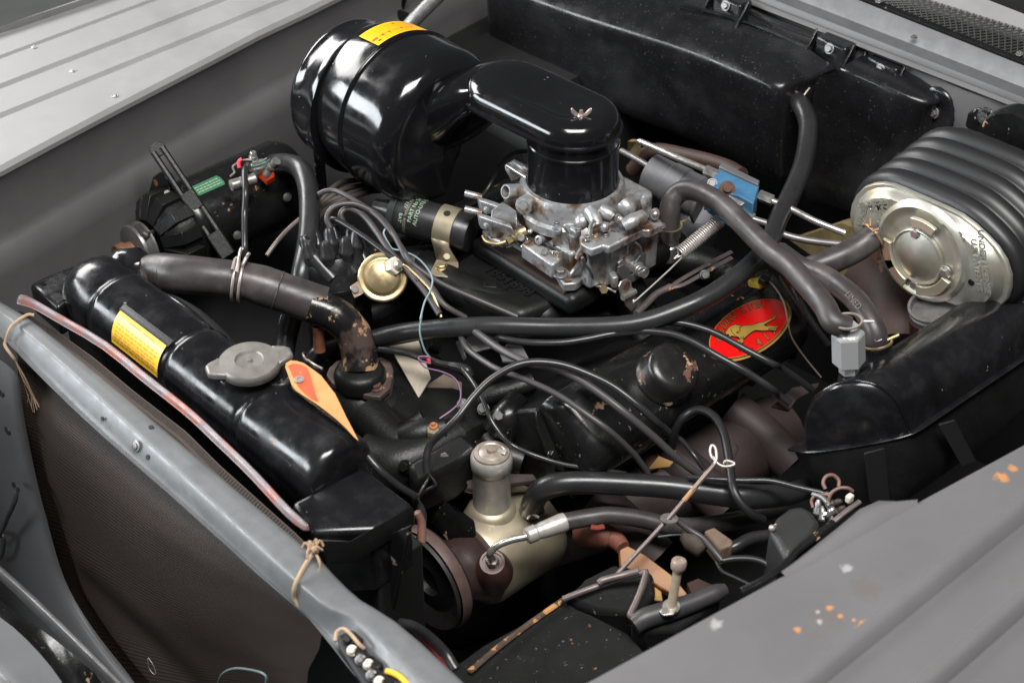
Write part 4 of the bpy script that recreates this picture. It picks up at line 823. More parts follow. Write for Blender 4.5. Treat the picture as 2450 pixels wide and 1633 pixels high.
# ---- throttle return spring and rods
a, b = p('d', 1840, 890, .020), p('d', 2170, 615, .055); d = (b-a).normalized(); e1, e2, _ = frame(d); Ls = (b-a).length; NT = 22; g = G()
g.tube([a+e1*math.cos(2*PI*i/12)*.0092+e2*math.sin(2*PI*i/12)*.0092+d*(i/12/NT*Ls) for i in range(NT*12+1)], .0012, 6, 1, smooth=False)
g.tube([a+e1*.008, a-d*.004, a-d*.012, p('d', 1850, 930, .016)] + [p('d', 1480, 1275, -.008), p('d', 1450, 1280, -.008)], .0014, 6, 3)
g.tube([b+e1*.012, b+d*.006, b+d*.02], .0011, 6, 3)
obj('return_spring', g, mat('pale_spring_steel', (.66, .62, .59), .38, .6), None, 'bright coil return spring hooked to the carburetor lever', 'spring', smooth=60)
tr = thing('throttle_rod', 'grey slotted throttle rod running back from the carburetor', 'rod', p('d', 1800, 1150, -.03))
obj('rod', G().tube(T('d', (1470, 1395, -.035), (1560, 1310, -.032), (1640, 1230, -.028), (1760, 1170, -.026)), .0052, 12, 5), 'rod', tr, smooth=60)
obj('fork', G().tube(T('d', (1760, 1170, -.026), (1830, 1120, -.026), (2000, 1020, -.026), (2265, 880, -.026)), .0036, 8, 4, flat=.7), 'rod', tr, smooth=60)
obj('fork', G().tube(T('d', (1760, 1180, -.026), (1870, 1150, -.026), (2030, 1060, -.026), (2265, 930, -.026)), .0036, 8, 4, flat=.7), 'rod', tr, smooth=60)
bolts('clamp_bolt', .0058, .008, 'dull', tr, [(p('d', 2040, 1070, -.022), (-.5, -.6, .5))], washer=1.25)
# ================================================================== IGNITION
ct = thing('ignition_coil', 'black ignition coil in a tan clamp, lettered in pale green', 'ignition coil', p('c', 1360, 640, -.02))
ca, cbk = p('c', 1015, 540, .012), p('c', 1665, 730, .004)
cax = (cbk-ca).normalized(); RC = .0285; CL = (cbk-ca).length
obj('case', G().lathe([(.020, -.002), (RC*.95, 0), (RC+.002, .001), (RC+.002, .011), (RC, .012), (RC, .0145), (RC*.985, .015), (RC*.985, .018), (RC, .0185), (RC, CL-.003), (RC*.95, CL), (RC*.6, CL+.0005)], ca, cax, 40), mat('coil_black', (.020, .020, .021), .38, 0, .25, 40, rvar=.08), ct, smooth=40)
obj('tower', G().lathe([(.016, 0), (.014, -.012), (.011, -.024), (.011, -.03)][::-1], ca, cax, 20), 'rubber', ct, smooth=50)
obj('terminal', G().cyl(ca-cax*.005+V((0, -.008, -.02)), ca-cax*.016+V((0, -.008, -.02)), .004, 10), 'brass', ct)
x_, y_, z_ = frame(cax)
bs, be = .60*CL, .83*CL
obj('clamp_band', G().lathe([(RC+.0012, bs), (RC+.0026, bs+.0005), (RC+.0026, be-.0005), (RC+.0012, be)], ca, cax, 40, cap=(0, 0)), 'tan', ct, smooth=40)
toc = (EYE-ca).normalized()
def coil_pt(s, th, r): # th 0 faces the eye side, measured about the coil axis
    f0 = (toc-cax*toc.dot(cax)).normalized(); f1 = cax.cross(f0); return ca+cax*s+f0*(math.cos(th)*r)+f1*(math.sin(th)*r)
f0 = (toc-cax*toc.dot(cax)).normalized(); f1 = cax.cross(f0); sg = 1 if f1.z > 0 else -1
g = G(); hc = coil_pt((bs+be)/2, sg*.62, RC+.0027); hn = (hc-(ca+cax*(bs+be)/2)).normalized()
obj('band_hole', g.lathe([(.005, 0), (.005, .0006)], hc, hn, 16), 'dark', ct)
lt = [p('c', 1370, 850, -.008), p('c', 1555, 890, -.008)]
ft = T('c', (1375, 940, -.026), (1555, 960, -.026)); ft2 = T('c', (1320, 1050, -.027), (1350, 1075, -.027), (1490, 1090, -.027), (1560, 1000, -.027))
obj('clamp_leg', G().grid([[coil_pt(bs+.001, -sg*.75, RC+.002), coil_pt(be-.001, -sg*.75, RC+.002)], [coil_pt(bs+.003, -sg*1.0, RC+.004), coil_pt(be, -sg*1.0, RC+.004)], ft]), 'tan', ct, solid=.0025, smooth=40)
obj('clamp_foot', G().prism(ft+[ft2[3], ft2[2], ft2[1], ft2[0]], (0, 0, -.0025)), 'tan', ct, bevel=.0006)
bolts('clamp_screw', .0048, .004, 'tan', ct, [(p('c', 1460, 920, -.020), (-.45, -.6, .6))], washer=1.1, slot=True)
bolts('foot_bolt', .0066, .006, 'brass', ct, [(p('c', 1415, 1010, -.0265), (0, 0, 1))], washer=1.35)
def coil_text(txt, size, s, th0, m, flip=1, nm='lettering'):
    # text runs round the coil; its up direction lies along the axis
    return obj(nm, letters(txt, size, lambda u, v: coil_pt(s-flip*v, sg*(th0+flip*u/RC), RC+.0005), align='LEFT'), m, ct)
coil_text('AUTO-LITE CO.', .0086, .0465, -.42, 'greenprint'); coil_text('PART No 2444', .0086, .0375, -.32, 'greenprint')
coil_text('EXTERNAL RESISTOR', .0062, .0295, .95, mat('brown_print', (.26, .25, .19), .5), -1); coil_text('BAT', .0075, .0225, .02, 'greenprint', -1); coil_text('12V', .0070, .0255, .70, 'greenprint', -1)
# ---- distributor
ds = thing('distributor', 'black distributor with wire towers and a brass vacuum advance disc', 'distributor', p('c', 620, 1180, -.06))
dd = V((.10, .30, 1)).normalized(); dca = p('c', 560, 1190, -.05)
obj('body', G().lathe([(.036, -.10), (.042, -.03), (.046, -.022), (.046, .004), (.047, .005), (.047, .010), (.045, .012)], dca, dd, 36), 'satin', ds, smooth=40)
cap = obj('cap', G().lathe([(.046, .012), (.046, .030), (.043, .045), (.038, .055), (.012, .056)], dca, dd, 36), 'plastic', ds, smooth=40)
cx_, cy_, cz_ = frame(dd); tw = []
for i in range(8):
    a = 2*PI*i/8+.3; q = dca+dd*.048+cx_*math.cos(a)*.032+cy_*math.sin(a)*.032; dirn = (dd+cx_*math.cos(a)*.18+cy_*math.sin(a)*.18).normalized(); tw.append((q, dirn))
pt = None
for q, dirn in tw:
    if pt is None:
        pt = obj('tower_boot', G().lathe([(.0105, -.006), (.0105, .010), (.0115, .012), (.0115, .016), (.009, .019), (.0082, .030), (.005, .036)], (0, 0, 0), (0, 0, 1), 16), 'rubber', ds, origin=(0, 0, 0), smooth=40)
        WLOC[pt.name] = q; pt.location = q-WLOC[ds.name]; pt.rotation_mode = 'QUATERNION'; pt.rotation_quaternion = V((0, 0, 1)).rotation_difference(dirn)
    else: rep(pt, q, ds, dirn)
rep(pt, dca+dd*.055, ds, dd)
# near side ribs of the cap seen between boots
for (x0, y0, x1, y1) in ((330, 900, 520, 1110), (560, 900, 690, 1060), (690, 760, 780, 960)):
    obj('cap_rib', G().tube(T('c', (x0, y0, .012), (x1, y1, -.012)), .0115, 12, 1), 'rubber', ds, smooth=50)
av = p('c', 925, 1090, .0); an = V((-.50, -.62, .60)).normalized()
obj('vacuum_disc', G().lathe([(.0335, -.010), (.0345, -.004), (.0345, -.001), (.0325, .001), (.0300, .001), (.027, .0), (.0255, .0005), (.022, .006), (.012, .010), (.003, .0105)], av, an, 44), 'brass', ds, smooth=35)
hx = p('c', 1010, 1000, .016); hd = V((.15, -.75, .5)).normalized()
obj('disc_hex', G().lathe([(.0105, -.030), (.0118, -.012), (.0118, -.004)], hx, hd, 6), 'brass', ds)
obj('union_nut', G().lathe([(.012, -.003), (.0125, .007), (.0115, .008)], hx, hd, 6), 'chalk', ds, smooth=20)
obj('union_ferrule', G().lathe([(.0068, .008), (.0065, .014), (.0045, .016)], hx, hd, 14), 'gold', ds)
obj('clip_plate', G().prism(T('c', (650, 1170, -.008), (720, 1120, -.004), (770, 1220, -.010), (690, 1265, -.014)), an*-.002), mat('copper_clip', (.52, .38, .27), .4, .7), ds, bevel=.0015)
bolts('clip_screw', .0048, .005, 'dull', ds, [(p('c', 695, 1195, -.008), an)], washer=1.1, slot=True)
# ================================================================== COOLING
rd = thing('radiator', 'black radiator with beaded round top tank and yellow instruction label', 'radiator', (-.34, .2, -.1))
TX, TZ = -.338, .0
def tsec(y, s=1.0, dx=0):
    a, b = .051*s, .056*s; base = []
    for i in range(22):
        t = 2*PI*i/22; c, sn = math.cos(t), math.sin(t)
        c = math.copysign(abs(c)**.85, c); sn = math.copysign(abs(sn)**.85, sn)
        base.append(V((TX+dx-a*c, y, TZ+b*sn)))
    return base
g1, g2, g3 = .408, .237, .082
st = [(.492, .5), (.490, .72), (.484, .87), (.474, .955), (.458, 1.0)]
for gy in (g1, g2, g3):
    st += [(gy+.016, 1.0), (gy+.011, .955), (gy+.006, .935), (gy, .99), (gy-.004, 1.03), (gy-.009, 1.03), (gy-.014, 1.0)]
st += [(-.045, 1.0), (-.056, .985), (-.063, .93), (-.066, .85), (-.067, .5)]
obj('top_tank', G().loft([tsec(y, s) for y, s in st]), 'tankblack', rd, smooth=60)
obj('core', G().box((TX+.006, .18, -.29), (.07, .68, .46)), 'dark', rd, bevel=.004)
obj('side_plate', G().prism(T('f', (215, 90, .012), (330, 30, .014), (560, -60, .014), (700, 60, .012), (430, 270, .008)), (0, 0, -.05)), 'tankblack', rd, bevel=.006, seg=3)
ec = T('g', (775, 1310, .012), (1225, 1080, .012), (1535, 1320, .010), (1290, 1480, .008), (905, 1500, .006))
obj('side_plate', G().prism(ec, (0, 0, -.10)), 'tankblack', rd, bevel=.006, seg=3)
obj('plate_lip', G().prism(T('j', (150, 640, .010), (370, 650, .012), (770, 420, .012), (790, 470, .002), (390, 720, -.002), (200, 730, -.002)), (0, 0, -.02)), 'castblack', rd, bevel=.003)
obj('mount_plate', G().prism([pX('j', *t) for t in ((330, 740, -.35), (750, 560, -.35), (640, 1100, -.35), (560, 1120, -.35), (420, 960, -.35))], (.006, 0, 0)), mat('spotted_black', (.010, .010, .010), .4, chips=[((.42, .33, .26), 36, .62)]), rd, bevel=.001)
# filler neck and cap
nc = p('H', 640, 420, .062); nc.z = .05
obj('filler_neck', G().lathe([(.040, -.012), (.040, .0), (.030, .004), (.028, .016)], nc, (0, 0, 1), 32), 'tankblack', rd, smooth=40)
cp = p('H', 640, 360, .080)
cap = obj('filler_cap', G().lathe([(.030, -.016), (.0375, -.013), (.039, -.008), (.039, -.003), (.0365, .0), (.018, .001), (.0165, -.0012), (.004, -.0014), (.0035, .0006), (.001, .0008)], cp, (0, 0, 1), 48), 'lead', rd, smooth=40)
rx = V((RT.x, RT.y, 0)).normalized(); ry = V((-rx.y, rx.x, 0)); ea = (rx*.93+ry*.36).normalized(); eb_ = V((-ea.y, ea.x, 0))
for s in (-1, 1):
    q = cp+ea*s*.044; obj('cap_ear', G().prism([q+ea*s*.010+eb_*.008, q+ea*s*.010-eb_*.008, q+ea*s*.004-eb_*.013, q-ea*s*.012-eb_*.02, q-ea*s*.012+eb_*.02, q+ea*s*.004+eb_*.013], (0, 0, -.010)), 'lead', cap, bevel=.003, seg=3)
g = G()
for ch, a in [(c, R_(140-i*12)) for i, c in enumerate('REMOVE CAP')]+[(c, R_(225+i*11)) for i, c in enumerate('SLOWLY')]:
    if ch == ' ': continue
    s = 1 if a < R_(200) else -1; rr = .0275; o = cp+(rx*math.cos(a)+ry*math.sin(a))*rr; up = (rx*math.cos(a)+ry*math.sin(a))*s; rt = V((up.y, -up.x, 0))
    q = letters(ch, .0085, lambda u, v: o+rt*u+up*v+V((0, 0, .0003)), bold=.0002); g.add(q.v, q.f)
obj('embossing', g, mat('lead_shade', (.27, .25, .23), .5, .5), cap)
obj('overflow_pipe', G().tube(T('g', (640, 560, .04), (700, 590, .05), (770, 540, .05)), .004, 8, 4), 'dull', rd)
obj('inlet_neck', G().tube([V((TX+.002, .445, -.006)), V((TX+.024, .452, .0))]+T('a', (880, 985, .012), (950, 1050, .012), (1010, 1040, .016)), [.042, .039, .034, .0295, .0272], 24, 5), 'tankblack', rd, smooth=60)
# label on the front of the tank
def tk(y, th, r=1.0):
    c, sn = math.cos(th), math.sin(th); c = math.copysign(abs(c)**.85, c); sn = math.copysign(abs(sn)**.85, sn)
    return V((TX-.051*r*c, y, TZ+.056*r*sn))
def tkth(k, x, y):                                 # angle on the tank where a sight line first meets it
    best = None
    for i in range(140):
        th = -.3+i*.012; q = tk(0, th, 1.005); d = ray(k, x, y)
        t = (q.x-EYE.x)/d.x; hit = EYE+d*t; e = abs(hit.z-q.z)
        if best is None or e < best[0]: best = (e, th, hit.y)
    return best[1], best[2]
tA, yA = tkth('C', 390, 270); tB, yB = tkth('C', 85, 800); tC, yC = tkth('C', 1365, 960); tD, yD = tkth('C', 1050, 1540)
t0, t1_ = (tB+tD)/2, (tA+tC)/2; ya, yb = (yA+yB)/2, (yC+yD)/2
def lbf(l=1.012): return lambda u, v: tk(lerp(ya, yb, u), lerp(t0, t1_, v), l)
lb = obj('label', G().grid([[lbf()(u, v) for u in frange(0, 1, 6)] for v in frange(0, 1, 14)]), 'yellow', rd)
g = G(); patch(g, lbf(1.016), 0.02, .98, .735, .748, 4)
random.seed(11)
for v in (.62, .50, .38, .28, .19, .10):
    u = .06
    while u < .9: d = random.uniform(.03, .10); patch(g, lbf(1.016), u, min(u+d, .94), v, v+.045, 2); u += d+.025
for (u0, u1) in ((.25, .5), (.55, .8)): patch(g, lbf(1.016), u0, u1, .85, .91, 2)
obj('fine_print', g, mat('faded_print', (.50, .24, .04), .5), lb)
obj('tape', G().grid([[lbf(1.006)(u, v) for u in frange(-.03, 1.03, 4)] for v in frange(1.0, 1.25, 4)]), mat('grey_tape', (.022, .022, .025), .2), rd)
# fan shroud: black dome behind the tank
sh = thing('fan_shroud', 'black rounded fan shroud behind the radiator tank', 'fan shroud', (-.24, .3, -.05))
c0 = V((-.262, .315, -.075))
rows = []
for j in range(9):
    ph = PI/2*j/8*.98; row = []
    for i in range(25):
        t = PI*i/24; row.append(c0+V((.045*math.sin(ph)-.035, math.cos(t)*.155*math.cos(ph*.9), math.sin(t)*.11*math.cos(ph*.9))))
    rows.append(row)
obj('dome', G().grid(rows), mat('dusty_shroud', (.020, .020, .021), .5, 0, .3, 14, rvar=.1, bump=.05), sh, smooth=180)
obj('rim', G().tube([c0+V((-.035, math.cos(t)*.155, math.sin(t)*.11)) for t in frange(0, PI, 25)], .006, 8, 1), 'tankblack', sh, smooth=60)
# paper tag tied to the cap
tg = thing('cardboard_tag', 'orange cardboard tag with red panel beside the radiator cap', 'tag', p('H', 1600, 800, .03))
tz = lambda x, y: .088-.030*(y-370)/1200
outl = [(1160, 470), (1170, 410), (1240, 370), (1330, 378), (1430, 410), (1560, 500), (1680, 590), (1780, 720), (1880, 850), (1950, 990), (2040, 1180), (2140, 1370), (2220, 1530), (2150, 1470), (2030, 1340), (1900, 1220), (1750, 1100), (1600, 990), (1440, 890), (1310, 800), (1250, 720), (1230, 660), (1205, 590)]
obj('card', G().prism([p('H', x, y, tz(x, y)) for x, y in outl], (.0015, .0015, -.003)), 'wood', tg, bevel=.0004)
redp = [(1205, 450), (1270, 420), (1380, 430), (1480, 480), (1530, 600), (1570, 760), (1600, 870), (1640, 970), (1540, 925), (1440, 845), (1360, 760), (1310, 680), (1260, 570)]
obj('red_panel', G().prism([p('H', x, y, tz(x, y)+.0006) for x, y in redp], (0, 0, .0003)), 'tagred', tg)
e = p('H', 1365, 648, tz(1365, 648)+.001); obj('eyelet', G().lathe([(.0065, 0), (.006, .0012), (.003, .0014), (.0025, .0002)], e, (0, 0, 1), 18), 'palecap', tg)
# upper hose
uh = thing('radiator_hose', 'thick brownish upper radiator hose with a wire clamp', 'hose', p('a', 1550, 1040, .02))
pts = T('a', (930, 1060, .01), (1060, 1000, .02), (1200, 1010, .028), (1400, 1028, .030), (1620, 1050, .026), (1780, 1090, .018), (1960, 1150, .006), (2200, 1235, -.012))
obj('hose', G().tube(pts, [.0245, .0255, .0268, .026, .0246, .0278, .0268, .0280], 24, 8), 'oldrubber', uh, smooth=60)
hd_ = (pts[5]-pts[3]).normalized()
g = G(); c1 = p('a', 1605, 1050, .026); ringwire(g, c1, hd_, .0285, .0022); obj('clamp_wire', g, 'palecap', uh, smooth=60)
g = G(); c2_ = p('a', 1650, 1062, .0245); ringwire(g, c2_, hd_, .0285, .0022); g.tube(T('a', (1650, 960, .055), (1680, 900, .062), (1700, 870, .068)), .0026, 6, 3); obj('clamp_wire', g, 'palecap', uh, smooth=60)
g = G().tube(T('a', (1585, 985, .056), (1605, 910, .062), (1630, 915, .062), (1615, 1000, .056), (1640, 850, .07), (1660, 845, .07)), .0024, 6, 3); obj('clamp_tongue', g, 'palecap', uh, smooth=60)
obj('hose_seam', G().lathe([(.0256, 0), (.0264, .001), (.0256, .002)], p('a', 1130, 1005, .025), (pts[3]-pts[1]), 28, cap=(0, 0)), 'oldrubber', uh)
obj('hose_seam', G().lathe([(.0276, 0), (.0281, .001), (.0276, .002)], p('a', 1890, 1125, .012), (pts[6]-pts[5]), 28, cap=(0, 0)), 'oldrubber', uh)
# thermostat housing
th = thing('thermostat_housing', 'rust chipped black water outlet elbow bolted at the hose end', 'thermostat housing', p('g', 1210, 560, -.09))
obj('elbow', G().tube(T('g', (900, 80, -.006), (985, 110, -.012), (1080, 160, -.022), (1165, 260, -.045), (1200, 380, -.07), (1205, 470, -.088)), [.0235, .024, .0245, .0245, .025, .027], 24, 8), mat('rusted_black_elbow', (.012, .011, .011), .22, 0, .2, 30, rvar=.08, chips=[((.055, .034, .026), 14, .50, .08), ((.34, .20, .10), 40, .56, .03)], bump=.1, bscale=90), th, smooth=60)
obj('collar', G().lathe([(.036, -.012), (.036, .002), (.033, .008), (.028, .012)], p('g', 1205, 510, -.092), (0, 0, 1), 32), 'castblack', th, smooth=40)
flp = [(995, 510), (1010, 470), (1060, 420), (1340, 400), (1400, 430), (1415, 480), (1395, 590), (1330, 650), (1280, 645), (1130, 610), (1030, 560)]
obj('flange', G().prism(T('g', *[(x, y, -.098) for x, y in flp]), (0, 0, -.010)), mat('rusty_flange', (.075, .052, .045), .6, .2, .35, 40, bump=.2, chips=[((.30, .17, .11), 50, .60)]), th, bevel=.002)
obj('lower_flange', G().prism(T('g', *[(x+4, y+36, -.112) for x, y in flp]), (0, 0, -.022)), 'exhaust', th, bevel=.004)
bolts('bolt', .0075, .008, 'rust', th, [(p('g', 1305, 595, -.097), (0, 0, 1))], washer=1.25)
# ================================================================== ALTERNATOR
al = thing('alternator', 'black alternator with grooved pulley and green maker plate', 'alternator', (-.03, .585, -.06))
ay, az = .585, -.045; AO = V((-.205, ay, az)); AX = (1, 0, 0)
obj('body', G().lathe([(.058, .075), (.064, .08), (.066, .09), (.066, .27), (.060, .285), (.03, .29)], AO, AX, 48), 'satin', al, smooth=40)
obj('front_housing', G().lathe([(.030, .030), (.044, .034), (.058, .052), (.060, .078)], AO, AX, 40), 'castblack', al, smooth=40)
pv = None
for k in range(12):
    a = 2*PI*k/12+.15; r0, r1 = .036, .063; c, s = math.cos(a), math.sin(a); q = AO+V((.055, c*.052, s*.052))
    u = V((0, c, s)); t = V((0, -s, c))
    obj('vent_fin', G().prism([AO+V((.026, 0, 0))+u*.034-t*.010, AO+V((.026, 0, 0))+u*.034+t*.008, AO+V((.046, 0, 0))+u*.066+t*.008, AO+V((.046, 0, 0))+u*.066-t*.012], (.032, 0, 0)), 'castblack', al, bevel=.001)
pl = obj('pulley', G().lathe([(.010, -.006), (.030, -.004), (.0355, -.002), (.0365, .001), (.0365, .003), (.029, .009), (.0365, .015), (.0365, .018), (.030, .019)], AO, AX, 40), 'dull', al, smooth=30)
obj('hub', G().lathe([(.0165, -.030), (.0175, -.028), (.0175, -.016), (.014, -.015), (.014, -.002)], AO, AX, 28), mat('rusty_hub', (.20, .095, .05), .6, .3, .3, 60), pl, smooth=30)
obj('hub_bore', G().lathe([(.0085, 0), (.0085, .001)], AO+V((-.0305, 0, 0)), AX, 18), 'dark', pl)
ppx = lambda x, y, X=-.13: pX('a', x, y, X)
obj('pivot_ear', G().prism([ppx(*t) for t in ((1000, 560), (1010, 460), (1040, 350), (1080, 325), (1120, 335), (1150, 380), (1160, 470), (1200, 560), (1150, 640), (1050, 640))], (.012, 0, 0)), 'satin', al, bevel=.002)
obj('ear_hole', G().lathe([(.0055, 0), (.0055, .001)], ppx(1060, 392, -.1305), (1, 0, 0), 16), 'redrust', al)
obj('ear_bracket', G().prism([ppx(*t) for t in ((1190, 480, -.12), (1220, 450, -.12), (1270, 455, -.12), (1300, 500, -.12), (1290, 600, -.12), (1330, 750, -.12), (1370, 880, -.12), (1310, 880, -.12), (1270, 720, -.12), (1210, 600, -.12))], (.014, 0, 0)), 'satin', al, bevel=.002)
bolts('bolt', .0055, .006, 'palecap', al, [(ppx(1152, 465, -.132), (-.8, -.3, .5)), (ppx(1195, 515, -.122), (-.8, -.3, .5))], washer=0)
bolts('case_screw', .0052, .003, 'dull', al, [(p('a', 1620, 750, -.04)+V((0, 0, 0)), (-.2, -.9, .3)), (p('a', 1960, 490, -.02), (-.2, -.9, .3))], washer=1.3, slot=True)
# maker plate lies along the top of the body
def alpt(x, th, r=.0664): return V((AO.x+x, ay-math.sin(th)*r, az+math.cos(th)*r))
def alhit(k, x, y):
    best = None
    for i in range(120):
        t = -.6+i*.018; q = alpt(0, t); d = ray(k, x, y); s = (q.y-EYE.y)/d.y; h = EYE+d*s; e = abs(h.z-q.z)
        if best is None or e < best[0]: best = (e, t, h.x-AO.x)
    return best
_, ta1, xa1 = alhit('a', 1310, 440); _, ta2, xa2 = alhit('a', 1530, 385)
tm = .28; wdt = .16
def plf(r=.0667): return lambda u, v: alpt(lerp(xa1, xa2, u), tm+wdt*(-v+.5)*2*(1 if .0 < u < 1 else .5), r)
pg = obj('maker_plate', G().grid([[plf()(u, v) for u in (0, .04, .1, .3, .5, .7, .9, .96, 1)] for v in frange(0, 1, 5)]), 'green', al)
g = G(); random.seed(5)
for v in (.2, .42, .66):
    u = .08
    while u < .9: d = random.uniform(.04, .12); patch(g, plf(.0670), u, min(u+d, .93), v, v+.08, 2); u += d+.03
obj('plate_print', g, 'greenprint', pg)
# slotted adjusting arm
bt = thing('adjusting_arm', 'long black slotted alternator adjusting arm standing upright', 'bracket', p('a', 1300, 480, .0))
A0, A1 = p('a', 1075, 165, .075), p('a', 1560, 890, -.055); dv = (A1-A0).normalized(); sv = dv.cross((EYE-A0).normalized()).normalized(); nv_ = dv.cross(sv); w2 = .0105; LA = (A1-A0).length
for s in (-1, 1): obj('rail', G().tube([A0+sv*s*w2*.72, A1+sv*s*w2*.72], .0048, 8, 1, flat=.9), 'castblack', bt, smooth=40)
obj('end', G().prism([A0+sv*w2*1.1-dv*.004, A0+sv*w2*.6-dv*.010, A0-sv*w2*.6-dv*.010, A0-sv*w2*1.1-dv*.004, A0-sv*w2*1.1+dv*.010, A0+sv*w2*1.1+dv*.010], nv_*.006), 'castblack', bt, bevel=.001)
obj('web', G().prism([A0+dv*LA*f+sv*s*w2 for f, s in ((.40, 1), (.40, -1), (.56, -1), (.56, 1))], nv_*-.006), 'castblack', bt, bevel=.001)
obj('web', G().prism([A0+dv*LA*f+sv*s*w2 for f, s in ((.78, 1), (.78, -1), (1, -1), (1, 1))], nv_*-.006), 'castblack', bt, bevel=.001)
obj('drive_belt', G().tube([AO+V((.009, .0, .036)), AO+V((.009, -.022, .030))]+[p('a', 1080, 730, -.035), p('a', 1200, 870, -.075), p('a', 1330, 1000, -.12)], .0055, 8, 4, flat=.7), 'oldrubber', None, 'brown drive belt running down from the alternator pulley', 'belt', smooth=40)
# capacitor and terminals on the alternator
cp_ = thing('capacitor', 'small bright metal cylinder on the alternator beside the green plate', 'capacitor', p('a', 1640, 390, .03))
q1_, q2_ = p('a', 1572, 412, .040), p('a', 1745, 360, .040); dd_ = q2_-q1_
obj('can', G().lathe([(.006, 0), (.0085, .0012), (.0085, dd_.length-.002), (.006, dd_.length)], q1_, dd_, 24), 'bright', cp_, smooth=30)
obj('strap', G().lathe([(.009, .018), (.009, .024)], q1_, dd_, 24), 'dull', cp_)
tm_ = thing('terminal_cluster', 'alternator terminals with red and green wires and an orange red plug', 'terminal', p('a', 1760, 260, .04))
obj('terminal_block', G().box(p('a', 1770, 285, .035), (.028, .022, .014)), 'lead', tm_, bevel=.004)
obj('stud_nut', G().bolt(p('a', 1725, 220, .055), (.1, -.1, 1), .005, .010, 1.2), 'bright', tm_)
obj('stud_nut', G().bolt(p('a', 1740, 245, .048), (.1, -.1, 1), .004, .007, 1.2), 'gold', tm_)
obj('ribbed_post', G().lathe([(0.0066, -.018), (0.0066, -.006), (0.00605, -.005), (0.0066, -.004), (0.0066, .004), (0.00605, .005), (0.0066, .006), (0.0066, .016)], p('a', 1855, 285, .045), (.2, -.5, .8), 18), 'lead', tm_)
obj('red_plug', G().prism(T('a', (1735, 320, .03), (1830, 298, .04), (1870, 320, .04), (1872, 350, .03), (1815, 385, .02), (1775, 345, .022)), (.004, .004, -.01)), mat('orange_red_plug', (.70, .07, .02), .5), tm_, bevel=.001)
obj('red_sleeve', G().tube(T('a', (1650, 230, .055), (1630, 250, .052), (1632, 290, .045)), .003, 8, 4), 'redwire', tm_, smooth=60)
obj('brown_lead', G().tube(T('a', (1720, 235, .056), (1660, 240, .052), (1590, 280, .045), (1600, 320, .04), (1570, 350, .035)), .0018, 8, 5), 'rod', tm_, smooth=60)
obj('green_lead', G().tube(T('a', (1820, 225, .055), (1760, 260, .05), (1700, 290, .045), (1800, 260, .055), (1840, 235, .055)), .0017, 8, 5), mat('green_wire', (.06, .11, .10), .4), tm_, smooth=60)
hose('wiring_loom', T('a', (1690, 270, .05), (1668, 320, .055), (1675, 450, .045), (1668, 600, .02), (1668, 760, .0), (1672, 860, -.015), (1680, 950, -.04)), .0048, 'wire', 'black taped wire hanging from the alternator terminals past the hose clamp', 'wire')
# ================================================================== POWER STEERING PUMP
ps = thing('power_steering_pump', 'tan can power steering pump with bright filler tube and wide pulley', 'pump', (-.09, -.06, -.25))
fc = p('j', 1280, 80, -.10); fc.z = 0; fb = p('j', 1285, 440, -.20)
obj('filler_tube', G().lathe([(.0255, -.215), (.0255, -.128), (.0262, -.126), (.0278, -.124), (.0278, -.110), (.0265, -.106), (.0245, -.1035), (.0235, -.1045), (.004, -.1045)], fc, (0, 0, 1), 36), 'canalu', ps, smooth=40)
obj('filler_cap', G().lathe([(.0245, -.1055), (.0235, -.101), (.018, -.100), (.0165, -.101), (.013, -.0995), (.007, -.0985), (.006, -.0945), (.003, -.094)], fc, (0, 0, 1), 32), mat('stained_cap', (.36, .31, .26), .42, .5, .25, 60), ps, smooth=40)
obj('cap_tab', G().prism([fc+V((math.cos(a)*r, math.sin(a)*r, -.0995)) for a, r in ((-1.2, .008), (-1.2, .02), (-.75, .021), (-.6, .010))], (0, 0, .003)), 'canalu', ps, bevel=.0008)
kp = V((-.155, fc.y-.012, -.262))
obj('can', G().lathe([(.040, .012), (.062, .018), (.064, .024), (.064, .125), (.060, .135), (.05, .139), (.02, .14)], kp, (1, 0, 0), 44), 'tan', ps, smooth=40)
obj('neck', G().lathe([(.045, -.255), (.040, -.215), (.032, -.197), (.0262, -.190)], fc, (0, 0, 1), 32), 'tan', ps, smooth=60)
obj('front_housing', G().lathe([(.018, -.035), (.032, -.028), (.042, -.008), (.052, .006), (.060, .012), (.060, .020)], kp, (1, 0, 0), 32), mat('dark_red_housing', (.045, .026, .024), .38, .1, .3, 20, bump=.1), ps, smooth=50)
PP = kp+V((-.058, .012, .010))
obj('pulley', G().lathe([(.012, .012), (.020, .010), (.024, .001), (.050, .005), (.062, -.002), (.071, -.006), (.073, -.002), (.064, .008), (.073, .018), (.071, .021), (.05, .022)], PP, (1, 0, 0), 52), mat('dark_pulley', (.022, .019, .019), .5, .2, .3, 30), ps, smooth=35)
obj('pulley_belt', G().lathe([(.0745, .0005), (.0755, .004), (.0755, .013), (.0745, .0165)], PP, (1, 0, 0), 52, cap=(0, 0)), mat('rusty_rim', (.085, .052, .045), .55, .1, .3, 50, chips=[((.25, .12, .07), 60, .66)]), ps, smooth=40)
obj('bracket', G().prism(T('j', (850, 400, -.19), (960, 380, -.175), (1040, 420, -.17), (1180, 520, -.18), (1180, 620, -.20), (1000, 560, -.2)), (0, 0, -.03)), 'satin', ps, bevel=.006, seg=3)
obj('support_bar', G().prism(T('j', (900, 360, -.17), (1170, 235, -.16), (1170, 275, -.165), (960, 380, -.175)), (0, 0, -.006)), 'exhaust', ps, bevel=.001)
o1 = p('j', 1285, 790, -.215)
